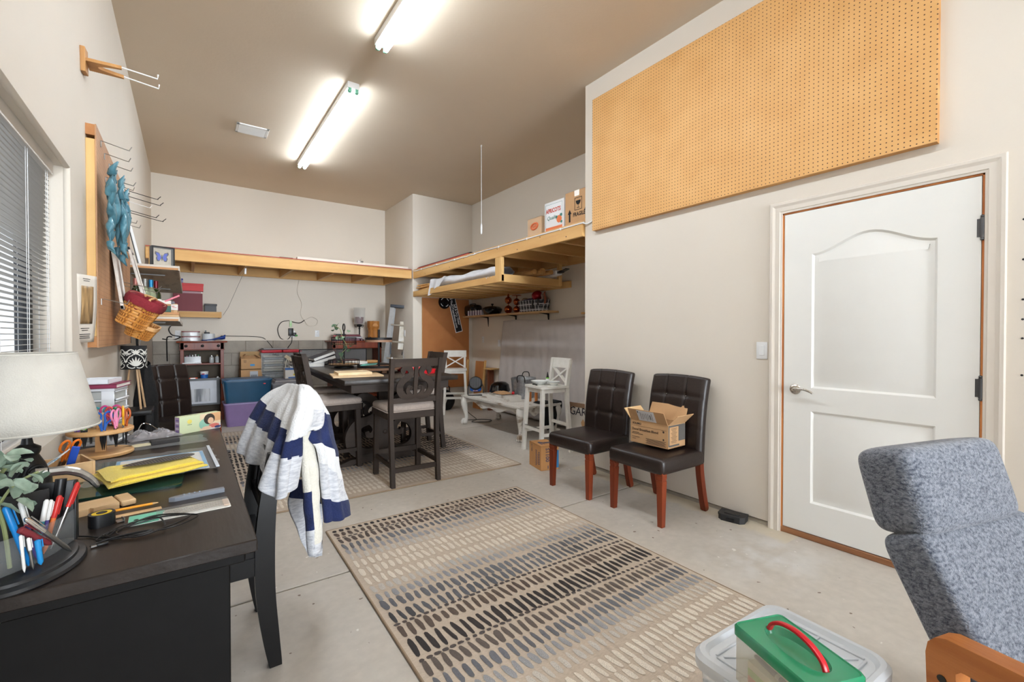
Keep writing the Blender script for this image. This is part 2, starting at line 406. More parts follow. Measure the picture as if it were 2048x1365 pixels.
g.add([(0, a, b_) for a, b_ in out]+[(.035, a, b_) for a, b_ in out], [(0, 1, 5, 4), (1, 2, 6, 5), (2, 3, 7, 6), (3, 0, 4, 7), (4, 5, 6, 7)])
g.obj('door_slab', M_door, dr, smooth=25)
g = G()
for s_ in (-1, 1): g.box((.06, s_*(hw+.0115), DZ/2+.01), (.125, .017, DZ+.03))
g.box((.06, 0, DZ+.0115), (.125, 2*hw+.04, .017)); g.obj('door_jamb', M_jamb, dr)
g = G(); g.box((.045, 0, .018), (.1, 2*hw+.04, .036), .004, 1); g.obj('threshold', wood('threshold_wood', (128, 84, 54), (170, 120, 84), 'y', 14), dr)
# casing: three stepped layers, mitred look
g = G(); ci = hw+.012; cw = .075; zt = DZ+.012
prof = [(0, 0), (0, .010), (.010, .012), (.014, .016), (.04, .015), (.052, .019), (.056, .021), (.070, .021), (.075, .017), (.075, 0)]
V = []; n = len(prof)
for y_, z_, sy, sz in ((-ci, 0, -1, 0), (-ci, zt, -1, 1), (ci, zt, 1, 1), (ci, 0, 1, 0)):
    V += [(-h_, y_+sy*d_, z_+sz*d_) for d_, h_ in prof]
g.add(V, [(k*n+i, k*n+i+1, (k+1)*n+i+1, (k+1)*n+i) for k in range(3) for i in range(n-1)])
g.obj('door_casing', M_trim, dr, smooth=20)
for z in (1.82, 1.03, .25):
    g = G(); g.tube([(-.006, -hw-.004, z-.05), (-.006, -hw-.004, z+.05)], .008, 10); g.box((.001, -hw+.006, z), (.004, .02, .09)); h = g.obj('hinge', mat('hinge_steel', (96, 96, 98), .4, metal=.9), dr)
    g = G(); g.ball((-.006, -hw-.004, z+.056), .008, 8); g.ball((-.006, -hw-.004, z-.056), .008, 8); g.obj('hinge_pin', MATS['hinge_steel'], h)
kn = Vector((0, hw-.07, .945)); g = G()
def lathe_x(g, prof, c, n=24):
    T0 = g.T; g.T = T0 @ Matrix.Translation(c) @ Matrix.Rotation(-PI/2, 4, 'Y'); g.lathe(prof, n); g.T = T0
lathe_x(g, [(0, 0), (.032, 0), (.033, .005), (.028, .01), (.014, .014), (.012, .04), (0, .042)], kn)
kb = g.obj('door_rose', mat('satin_nickel', (190, 186, 178), .22, metal=1), dr)
g = G(); g.tube(spline([(-.038, kn.y, kn.z), (-.05, kn.y-.02, kn.z+.002), (-.052, kn.y-.06, kn.z+.008), (-.05, kn.y-.1, kn.z-.004), (-.05, kn.y-.115, kn.z-.014)], 6), [.009]*12+[.0075]*8+[.006]*5, 10); g.obj('lever', MATS['satin_nickel'], kb, label='curved satin lever handle')
# ---------------------------------------------------------------- window with mini blinds
wd = thing('window_1', 'window in left wall', 'window', (XL, W1, 0)); del wd['category']; wd['kind'] = 'structure'
wm = (W0+W1)/2-W1; ww = W1-W0
g = G(); fx = -.15
for y, z, sy, sz in ((-.02, (WZ0+WZ1)/2, .04, WZ1-WZ0), (-ww+.02, (WZ0+WZ1)/2, .04, WZ1-WZ0), (wm, WZ0+.02, ww, .04), (wm, WZ1-.02, ww, .04), (wm, (WZ0+WZ1)/2, .035, WZ1-WZ0)): g.box((fx, y, z), (.05, sy, sz), .004, 1)
g.obj('window_frame', mat('dark_bronze_frame', (38, 38, 42), .5), wd)
for s_ in (-1, 1):
    g = G(); g.box((fx, wm+s_*ww/4, (WZ0+WZ1)/2), (.006, ww/2-.05, WZ1-WZ0-.06)); g.obj('pane', glass('window_glass', (190, 205, 225), .12, .03), wd)
bl = thing('window_blind', 'grey white mini blind hanging in the left wall window', 'blind', (XL-.075, W1-.035, 0))
M_slat = mat('blind_slat', (194, 190, 184), .5, var=.02)
bz0, bz1, bwid = WZ0+.02, WZ1-.05, ww-.06
g = G(); g.box((0, -bwid/2, WZ1-.024), (.04, bwid, .042), .004, 1); g.box((.022, -bwid/2, WZ1-.026), (.006, bwid, .058), .002, 1); g.obj('headrail', mat('blind_rail', (214, 208, 200), .45, var=.01), bl)
g = G(); g.box((0, -bwid/2, bz0), (.026, bwid, .014), .003, 1); g.obj('bottom_rail', MATS['blind_rail'], bl)
g = G(); ang = math.radians(4)
P = []; n = 5
for i in range(n):
    t = -1+2*i/(n-1); x = .0125*t; z = .0022*(1-t*t); P.append((x*math.cos(ang)-z*math.sin(ang), x*math.sin(ang)+z*math.cos(ang)))
g.add([(x, 0, z) for x, z in P]+[(x, -bwid, z) for x, z in P], [(i, i+1, n+i+1, n+i) for i in range(n-1)])
sl0 = g.obj('slat', M_slat, bl, solid=.0006); k = 0; z = bz0+.022
while z < bz1:
    if k == 0: sl0.location = (0, 0, z)
    else:
        c = sl0.copy(); COL.objects.link(c); c.parent = bl; c.location = (0, 0, z)
    z += .0207; k += 1
for y in (-.06, -.36, -.7, -1.1):
    g = G()
    for x in (-.0125, .0125): g.tube([(x, y, bz0), (x, y, bz1)], .0009, 4)
    g.tube([(.014, y+.02, bz0), (.014, y+.02, bz1)], .0012, 5); g.obj('ladder_cord', M_white, bl)
# ---------------------------------------------------------------- ceiling lights, vent, attic cord
M_tube = mat('fluorescent_tube', (233, 243, 253), .5, var=0, emit=TUBE)
M_encl = mat('white_enamel', (238, 238, 236), .35, var=0)
def striplight(y, label):
    t = thing('strip_light', label, 'light', (1.305, y, ZC), 0, 'fluorescent strip lights on the ceiling')
    g = G(); g.box((0, 0, -.03), (.112, 2.44, .06), .006, 2); h = g.obj('housing', M_encl, t)
    for x in (-.032, .032):
        g = G(); g.tube([(x, -1.19, -.083), (x, 1.19, -.083)], .0185, 12); g.obj('tube', M_tube, t)
        for s_ in (-1, 1):
            g = G(); g.tube([(x, s_*1.19, -.083), (x, s_*1.205, -.083)], .0195, 12); g.box((x, s_*1.21, -.075), (.03, .012, .045), .004); g.obj('lamp_holder', mat('lamp_holder_green', (120, 190, 160), .5), t)
    return t
striplight(5.63, 'far twin tube fluorescent strip light on the ceiling'); striplight(2.44, 'near twin tube fluorescent strip light cut by the top of the photo'); striplight(-.75, 'twin tube fluorescent strip light above and behind the camera'); striplight(-3.94, 'added unseen twin tube fluorescent strip light far behind the camera')  # rearmost strip is unseen, added to light the lengthened room
v = thing('ceiling_vent', 'white louvred air vent on the ceiling left of the strip lights', 'vent', (.63, 6.13, ZC))
g = G()
for x, y, sx, sy in ((0, -.12, .33, .03), (0, .12, .33, .03), (-.15, 0, .03, .27), (.15, 0, .03, .27)): g.box((x, y, -.007), (sx, sy, .014), .003, 1)
g.obj('frame', M_encl, v)
g = G(); g.box((0, 0, -.001), (.28, .22, .002)); g.obj('duct_opening', mat('vent_grey', (120, 116, 110), .8), v)
for i in range(6):
    g = G(); g.bar((-.136, -.09+.036*i, -.008), (.136, -.09+.036*i, -.008), .03, .0022, up=(0, .55, 1)); g.obj('louvre', M_encl, v)
t = thing('attic_pull_cord', 'thin pull cord with white grip hanging from the ceiling', 'cord', (3.05, 4.9, ZC))
g = G(); g.ring((0, 0, -.015), .012, .003, 'x', 12, 6); g.tube([(0, 0, -.025), (0, 0, -1.02)], .0032, 6); g.obj('cord', M_white, t)
g = G(); g.lathe([(.004, -1.0), (.01, -1.02), (.012, -1.06), (.012, -1.11), (.008, -1.135), (0, -1.14)], 10); g.obj('grip', M_white, t)
# ================================================================ overhead decks, boards on the walls, rugs
rng = random.Random(3)
def screw(g, x, y, z, ax):
    g.tube([(x, y, z), (x-.002, y, z)] if ax == 'x' else [(x, y, z), (x, y-.002, z)], .006, 8)
M_screw = mat('dark_screw', (70, 60, 52), .5, metal=.5)
M_redtop = mat('red_hardboard', (176, 48, 40), .6, var=.05)
M_ply = wood('plywood', (188, 150, 104), (214, 178, 132), 'x', 6)
z0, z1 = 2.263, 2.403
dk = thing('storage_deck', 'long lumber storage deck across the back wall with red top edge', 'deck', (1.34, 7.25, z0)); ox = 1.34
def piece(name, m, c, d, par, bev=.003, o=(0, 0, 0)):
    g = G(); g.box((c[0]-o[0], c[1]-o[1], c[2]-o[2]), d, bev, 1); return g.obj(name, m, par)
o = (1.34, 7.25, z0)
piece('beam', M_pine, (1.34, 7.27, (z0+z1)/2), (3.54, .038, .14), dk, o=o)
piece('ledger', M_pine, (1.34, 8.545, (z0+z1)/2), (3.54, .038, .14), dk, o=o)
for x in (.06, .68, 1.28, 1.88, 2.48, 3.09): piece('joist', M_piney, (x, 7.9, (z0+z1)/2+.004), (.038, 1.22, .13), dk, o=o)
piece('deck_top', M_ply, (1.34, 7.91, z1+.006), (3.54, 1.32, .011), dk, o=o)
piece('red_edge', M_redtop, (1.34, 7.262, z1+.0165), (3.54, .03, .009), dk, .001, o=o)
# boards lying on the deck
tag(piece('plank', mat('cream_board', (224, 216, 204), .6), (2.2, 7.36, z1+.045), (1.75, .1, .045), None), 'long cream board lying on the back deck', 'board')
g = G(); g.box((0, 0, .012), (.09, .05, .022), .003); g.bar((-.03, 0, .02), (.02, 0, .06), .02, .006); tag(g.obj('metal_bracket', M_steel, loc=(2.26, 7.33, z1+.069)), 'small grey metal bracket on the cream board on the back deck', 'bracket')
tag(piece('lumber_offcut', mat('grey_wood', (120, 104, 88), .8), (1.18, 7.36, z1+.032), (.18, .07, .02), None), 'small grey wood offcut beside the cream board on the back deck', 'wood')
# deck over the recess
dr_ = thing('storage_deck', 'lumber storage deck over the right hand recess with boxes on top', 'deck', (3.15, 5.2, z0)); o = (3.15, 5.2, z0)
piece('beam', M_piney, (3.15, 5.206, (z0+z1)/2), (.038, 4.075, .14), dr_, o=o)
piece('ledger', M_piney, (4.288, 5.206, (z0+z1)/2), (.038, 4.075, .14), dr_, o=o)
for y in (3.2, 3.56, 4.07, 4.62, 5.2, 5.78, 6.36, 6.9): piece('joist', M_pine, (3.72, y, (z0+z1)/2+.004), (1.1, .038, .13), dr_, o=o)
piece('deck_top', M_ply, (3.72, 5.206, z1+.006), (1.17, 4.075, .011), dr_, o=o)
g = G()
for i in range(9):
    y = 3.4+i*.42; g.tube([(-.019, y-5.2, .035+.07*(i % 2)), (-.021, y-5.2, .035+.07*(i % 2))], .0065, 8)
stuff(g.obj('screw_head', M_screw, dr_))
tag(piece('panel_sheet', M_redtop, (3.42, 6.25, z1+.02), (.55, 1.7, .017), None, .001), 'red edged sheet lying on the recess deck', 'board')
tag(piece('panel_sheet', mat('dark_sheet', (60, 56, 54), .6), (3.43, 6.22, z1+.035), (.55, 1.7, .012), None, .001), 'dark sheet on top of the red edged sheet on the recess deck', 'board')
# hanging rack below it
lz0, lz1 = 1.955, 2.045
hr = thing('hanging_rack', 'lumber rack hanging below the recess deck holding a white bundle', 'rack', (3.15, 5.9, lz0)); o = (3.15, 5.9, lz0)
piece('front_rail', M_piney, (3.15, 5.905, (lz0+lz1)/2), (.038, 2.68, .09), hr, o=o)
piece('back_rail', M_piney, (4.288, 5.905, (lz0+lz1)/2), (.038, 2.68, .09), hr, o=o)
piece('end_rail', M_pine, (3.645, 4.585, (lz0+lz1)/2+.003), (.95, .038, .1), hr, o=o)
piece('hanger_post', M_pinez, (3.15, 4.635, 2.112), (.042, .14, .30), hr, o=o)
piece('hanger_post', M_pinez, (4.1, 4.585, 2.112), (.06, .042, .30), hr, o=o)
for i in range(8): piece('slat', M_pine, (3.72, 4.78+i*.34, lz0+.02), (1.1, .089, .038), hr, o=o)
# white bundle, lumber, rolls and boxed tube on the rack
M_sheet = mat('white_cloth', (226, 226, 230), .9, var=.03, vs=14, bump=.5, bs=14, sheen=.3)
g = G()
def fb(u, v):
    a = 2*PI*u; y = 4.74+1.84*v; e = min(1, 5*min(v, 1-v)+.35)**.6; k = mnoise.noise(Vector((math.cos(a)*1.5, math.sin(a)*1.5, y*4)))
    return (.17+.2*e*math.cos(a)*(1+.15*k), y-5.9, max(.004, .075+.075*e*math.sin(a)*(1+.35*k)+.015*k))
g.surf(fb, 24, 40, True)
def fl(u, v):   # corner hanging over the front rail
    y = 6.0+.55*u; z = .13-.24*v*(1-.85*(1-u)**1.2)+.01*math.sin(9*u+3*v); return (-.045-.012*math.sin(14*u), y-5.9+.1*v, z)
g.surf(fl, 16, 12)
def fm(u, v): return (-.0-.05*(1-v)+.02*math.sin(20*u), 4.78+.15*u-5.9, -.005-.07*v*(1-.4*u))
g.surf(fm, 6, 6)
tag(g.obj('cloth_bundle', M_sheet, smooth=80, loc=(3.18, 5.9, lz1)), 'white cloth bundle lying on the hanging rack', 'cloth')
for i, (y, z, x, L) in enumerate(((6.9, .012, 3.16, .55), (6.92, .035, 3.2, .6), (6.96, .058, 3.17, .5), (6.88, .08, 3.22, .5), (6.98, .1, 3.2, .42))):
    g = G(); g.box((0, 0, 0), (.09, L, .02), .002, 1, Matrix.Rotation(.06*(i-2), 3, 'Z'))
    tag(g.obj('lumber_offcut', M_piney, loc=(x+.05, y, lz1+z)), ['lowest', 'second lowest', 'middle', 'second highest', 'topmost'][i]+' pine offcut of the pile at the far end of the hanging rack', 'wood', 'pine offcuts on the hanging rack')
for i, (x, a, L, r) in enumerate(((3.60, .2, 1.0, .034), (3.70, .12, .95, .04), (3.80, .05, .9, .03))):
    g = G(); g.tube([(0, 0, 0), (-math.sin(a)*-.3, L*.6, .01)], r, 12); g.tube([(0, -.001, 0), (0, .0, 0)], r*.7, 12)
    tag(g.obj('wood_roll', wood('rolled_bamboo', (176, 128, 74), (206, 160, 104), 'y', 30), loc=(x, 4.5-.05*i, lz1+.03+r)), ['rolled tan bamboo blind nearest the hanger post', 'middle rolled tan bamboo blind on the hanging rack', 'rolled tan bamboo blind beside the white carton'][i], 'blind', 'rolled blinds on the hanging rack')
t = thing('long_carton', 'long white carton with black end poking out of the hanging rack', 'box', (3.98, 4.62, lz1+.032), rz=-.3)
g = G(); g.box((0, .2, .03), (.09, .9, .06), .003); g.obj('carton', M_white, t)
g = G(); g.box((0, -.31, .03), (.05, .12, .03), .004); g.bar((0, -.37, .03), (.02, -.47, .05), .06, .012); g.obj('arm', M_black, t)
# cable along the beam
g = G(); pts = []
for i in range(40):
    y = 7.2-4.06*i/39; pts.append((3.127, y, 2.39-.028*(i/39 < .5)*abs(math.sin(i*1.2))*.3+.0*i))
pts += [(3.13, 3.155, 2.385), (3.15, 3.12, 2.375), (3.158, 3.06, 2.39), (3.158, 3.0, 2.43)]
g.tube(pts, .007, 6); w1 = g.obj('cable', M_white); t_ = tag(w1, 'white cable clipped along the recess deck beam', 'cable')
g = G()
for i in range(7): g.box((3.124, 6.9-i*.57, 2.388), (.012, .02, .022), .002, 1)
stuff(g.obj('cable_clip', M_white, w1))
# ---------------------------------------------------------------- perforated boards
M_peg = pegmat('pegboard_tan', (212, 158, 92), (222, 172, 108), (1, 2))
t = thing('pegboard', 'large tan perforated hardboard panel high on the right wall', 'pegboard', (R, 1.812, 2.285))
g = G(); g.box((-.047, 0, .616), (.006, 2.418, 1.232)); g.obj('hardboard', M_peg, t)
g = G()
for y in (-1.19, 1.19): g.box((-.022, y, .616), (.044, .038, 1.232))
for z in (.019, 1.213): g.box((-.022, 0, z), (.044, 2.342, .038))
g.obj('frame', wood('peg_frame', (186, 130, 72), (222, 172, 108), 'y', 8), t)
t = thing('pegboard', 'brown perforated hardboard panel on the column under the rack', 'pegboard', (3.755, 7.238, .35))
g = G(); g.box((0, -.015, .8), (.93, .006, 1.6)); g.obj('hardboard', pegmat('pegboard_brown', (172, 106, 54), (186, 122, 66), (0, 2)), t)
g = G()
for x in (-.45, 0, .45): g.box((x, -.006, .8), (.03, .012, 1.6))
g.obj('batten', M_pinez, t)
t = thing('pegboard', 'brown hardboard panel with pine frame on left wall holding wire hooks', 'pegboard', (XL, 4.11, 1.225)); hb = t
g = G(); g.box((.0405, 0, .6), (.006, 1.68, 1.2)); g.obj('hardboard', pegmat('pegboard_mdf', (168, 122, 84), (196, 150, 110), (1, 2), r=.1), t)
g = G(); g.box((.0185, -.821, .59), (.037, .038, 1.06), .002, 1); g.obj('frame_upright', M_pinez, t)
g = G(); g.box((.0185, .821, .6), (.037, .038, 1.2)); g.obj('frame_upright', M_pinez, t)
for z in (.03, 1.168):
    g = G(); g.box((.0185, 0, z), (.037, 1.68, .058)); g.obj('frame_rail', wood('rail_wood', (160, 104, 58), (190, 134, 84), 'y', 8), t)
# ---------------------------------------------------------------- rugs
def rug(label, loc, rz, W, L, rows, start=.02):
    t = thing('area_rug', label, 'rug', loc, rz)
    g = G(); g.box((0, 0, .005), (W, L, .010), .003, 1); g.obj('backing', mat('rug_backing', (190, 174, 156), .95, var=.09, vs=60, bump=.3, bs=500, stretch=(1, 3, 1)), t)
    g = G()
    for x in (-W/2, W/2): g.tube([(x, -L/2, .006), (x, L/2, .006)], .006, 6)
    for y in (-L/2, L/2): g.tube([(-W/2, y, .006), (W/2, y, .006)], .006, 6)
    g.obj('bound_edge', mat('rug_binding', (146, 126, 104), .95), t)
    g = G(); y = L/2-start; ri = 0
    while y > -L/2+.03:
        ln, c1, c2, gap = rows[ri % len(rows)]; ri += 1
        n = int(W/.0415) if ln > .03 else int(W/.036); ph = rng.random()*6
        for k in range(n):
            x = -W/2+.02+(W-.04)*(k+.5)/n; yy = y-ln/2+.010*math.sin(x*3.1+ph)
            if yy-ln/2 < -L/2+.01: continue
            f = mnoise.noise(Vector((x*2.2, y*2.5, 3.3)))*.5+.5; f = min(1, max(0, f+rng.uniform(-.12, .12)))
            c = [a+(b-a)*f for a, b in zip(lin(c1)[:3], lin(c2)[:3])]; g.cc = (*c, 1)
            l2 = ln*.5*rng.uniform(.93, 1.14)*(.75 if mnoise.noise(Vector((x*3, ri*7.7, 0))) > .38 and ln > .05 else 1); w2 = .0122*rng.uniform(.8, 1.3); tilt = rng.uniform(-.1, .1)-.05
            m = 12; V = []
            for i in range(m):
                a = 2*PI*i/m; ca, sa = math.cos(a), math.sin(a)
                px = w2*math.copysign(abs(ca)**.75, ca)*rng.uniform(.78, 1.15); py = l2*math.copysign(abs(sa)**.8, sa)*rng.uniform(.93, 1.04)
                V.append((x+px+py*tilt, yy+py, .0118))
            V.append((x, yy, .0128)); g.add(V, [(i, (i+1) % m, m) for i in range(m)])
        y -= ln+gap
    stuff(g.obj('woven_dash', vcol('rug_yarn', .95, .3, 420), t, smooth=0))
    return t
bk, db, dg, bg, lg, cr, cr2 = (38, 35, 36), (78, 66, 60), (74, 72, 74), (122, 124, 130), (166, 164, 162), (208, 197, 181), (220, 210, 195)
rowsA = [(.036, bk, (50, 44, 42), .014), (.058, db, (92, 78, 70), .012), (.016, db, dg, .010), (.07, (66, 58, 54), (96, 84, 78), .012), (.085, dg, bg, .012), (.07, bg, lg, .012),
         (.07, lg, cr, .012), (.09, cr, cr2, .012), (.09, cr, cr2, .012), (.085, cr, cr2, .012), (.07, lg, cr, .012), (.07, bg, lg, .012), (.085, dg, bg, .012), (.09, bk, bg, .010), (.018, db, dg, .010),
         (.095, db, (98, 84, 74), .012), (.125, bk, (64, 56, 54), .010), (.018, db, dg, .010), (.085, (84, 74, 68), (104, 94, 88), .012), (.085, dg, bg, .012), (.075, bg, lg, .012), (.07, lg, cr, .012), (.085, cr, cr2, .012), (.09, cr, cr2, .012), (.085, cr, cr2, .012)]
rug('beige rug with rows of dark dashes in front of the desk and bins', (1.462, 1.915, 0), -.018, 1.52, 2.3, rowsA)
# second rug: the same weave, turned end for end, its cream rows towards the camera
rowsB = [(.08, cr, cr2, .02), (.08, cr, cr2, .02), (.08, lg, cr, .02), (.08, dg, bg, .02), (.06, bk, db, .015), (.08, db, dg, .012), (.02, db, dg, .01), (.09, db, dg, .012), (.08, bg, lg, .012), (.08, cr, cr2, .012), (.08, cr, cr2, .012), (.08, lg, cr, .012), (.08, dg, bg, .012), (.09, bk, db, .012), (.09, bk, db, .012), (.1, bk, (70, 60, 56), .012), (.018, db, dg, .01), (.1, bk, db, .012), (.1, bk, (72, 62, 56), .012), (.1, bk, db, .012), (.1, bk, db, .012), (.1, bk, (72, 62, 56), .012), (.09, bk, db, .012), (.018, db, dg, .01), (.09, db, dg, .012), (.09, (84, 76, 70), (110, 102, 96), .012),
         (.09, dg, bg, .012), (.08, bg, lg, .012), (.08, lg, cr, .012), (.09, cr, cr2, .012), (.09, cr, cr2, .012), (.09, cr, cr2, .012), (.09, cr, cr2, .012), (.09, cr, cr2, .012)]
rug('large beige and dark dashed rug under the dining table', (1.41, 5.28, 0), -.02, 2.62, 3.36, rowsB)
# ================================================================ chairs and tables
def ribbon(g, pts, w, d0, d1, plane='xz'):
    """flat scroll of given width following a 2-D path"""
    L_, R_ = [], []; n = len(pts)
    for i, p in enumerate(pts):
        a = Vector(pts[max(i-1, 0)][:2]); b_ = Vector(pts[min(i+1, n-1)][:2]); d = (b_-a).normalized(); nn = Vector((-d.y, d.x)); q = Vector(p[:2])
        ww = w*(p[2] if len(p) > 2 else 1)/2
        L_.append(q+nn*ww); R_.append(q-nn*ww)
    f = {'xz': lambda p, c: (p.x, c, p.y), 'yz': lambda p, c: (c, p.x, p.y)}[plane]
    V = []
    for i in range(n): V += [f(L_[i], d0), f(R_[i], d0), f(R_[i], d1), f(L_[i], d1)]
    F = [(0, 1, 2, 3), tuple(4*(n-1)+k for k in (3, 2, 1, 0))]
    for i in range(n-1):
        for k in range(4): F.append((4*i+k, 4*i+4+k, 4*i+4+(k+1) % 4, 4*i+(k+1) % 4))
    g.add(V, F)
def padded(g, path, w, t, arch=0, quilt=None, nu=40, nv=24, r=.03):
    """upholstered slab following a path of (y, z); front is -y. quilt(x, s) pushes the front face in"""
    P = spline([(0, a, b_) for a, b_ in path], 6); n = len(P)
    def sec(u):
        # rounded rectangle perimeter: dense on the front face
        if u <= .6: return (-w/2+r+(w-2*r)*u/.6, -t/2, 1)
        k = (u-.6)/.4
        out = [(w/2-r*.3, -t/2+r*.3, 0), (w/2, -t/2+r, 0), (w/2, t/2-r, 0), (w/2-r, t/2, 0), (-w/2+r, t/2, 0), (-w/2, t/2-r, 0), (-w/2, -t/2+r, 0), (-w/2+r*.3, -t/2+r*.3, 0)]
        return out[min(7, int(k*8))]
    us = [.6*i/66 for i in range(67)]+[.6+.4*(i+.5)/8 for i in range(8)]
    V = []; m = len(us)
    for j in range(nv+1):
        s_ = j/nv; x = s_*(n-1); i = min(int(x), n-2); q = P[i].lerp(P[i+1], x-i); d = (P[i+1]-P[i]).normalized(); nn = Vector((0, d.z, -d.y))
        e = 1
        if j in (0, nv): e = .55
        elif j in (1, nv-1): e = .88
        for u in us:
            a, b_, fr = sec(u); dz = -arch*(2*a/w)**2*s_
            bb = b_*e+((quilt(a, s_)*e) if (quilt and fr) else 0)
            V.append(q+nn*bb+Vector((a*(1-(1-e)*.04), 0, dz)))
    F = [(j*m+i, j*m+(i+1) % m, (j+1)*m+(i+1) % m, (j+1)*m+i) for j in range(nv) for i in range(m)]
    F += [tuple(range(m))[::-1], tuple(nv*m+i for i in range(m))]
    g.add(V, F)
def parsons(label, loc, rz, group):
    t = thing('leather_chair', label, 'chair', loc, rz, group)
    g = G(); g.box((0, -.01, 0.405), (.49, .49, .115), .035, 4)
    for v in range(len(g.v)):
        x, y, z = g.v[v]
        if z > .44: g.v[v] = (x, y, z+.012*max(0, 1-(x/.245)**2)*max(0, 1-((y+.01)/.245)**2))
    g.obj('seat', M_leather, t, smooth=60)
    def q(x, s):
        k = 0
        for sx in (-.085, .085): k += .010*math.exp(-((x-sx)/.007)**2)
        for sz in (.42, .74): k += .006*math.exp(-((s-sz)/.018)**2)
        for sx in (-.085, .085):
            for sz in (.42, .74): k += .012*math.exp(-((x-sx)/.022)**2-((s-sz)/.035)**2)
        return k-.008*math.cos(x/.25*PI/2)
    g = G(); padded(g, [(.215, 0.360), (.222, 0.500), (.235, 0.672), (.262, .84), (.30, .985)], .48, .085, .012, q, nv=52); bk_ = g.obj('backrest', M_leather, t, smooth=70)
    for sx in (-.085, .085):
        for z, y in ((.632, .205), (.832, .232)):
            g = G(); g.ball((sx, y, z), .008, 10, (1, .7, 1)); g.obj('button', mat('dark_nailhead', (120, 112, 106), .25, metal=.8), bk_)
    for sx in (-1, 1):
        g = G(); g.bar((sx*.212, -.222, 0), (sx*.21, -.218, 0.310), .048, .048, taper=.74, up=(0, 1, 0)); g.box((sx*.21, -.218, 0.318), (.044, .044, .014)); g.box((sx*.21, -.218, 0.333), (.048, .048, .016)); g.box((sx*.21, -.218, 0.344), (.043, .043, .008)); g.box((sx*.21, -.218, 0.358), (.048, .048, .03)); g.obj('leg', M_cherry, t)
        g = G(); P = spline([(sx*.21, .285, .012), (sx*.21, .255, .13), (sx*.21, .225, .28), (sx*.21, .215, 0.380)], 5)
        g.bar(P[0]+Vector((0, .006, -.012)), P[0], .036, .036, up=(0, 1, 0))
        for a, b_ in zip(P, P[1:]): g.bar(a, b_+(b_-a)*.12, .042, .042, up=(0, 1, 0))
        g.obj('leg', M_cherry, t)
    return t
GL = 'dark brown leather dining chairs'
parsons('empty brown leather chair with cherry legs, left of the pair by the right wall', (2.765, 2.715, 0), -PI/2+.02, GL)
parsons('brown leather chair with cherry legs holding the open carton by the right wall', (2.80, 2.06, 0), -PI/2-.02, GL)
parsons('brown leather chair by the left wall behind the desk', (-.055, 5.66, 0), math.radians(35), GL)
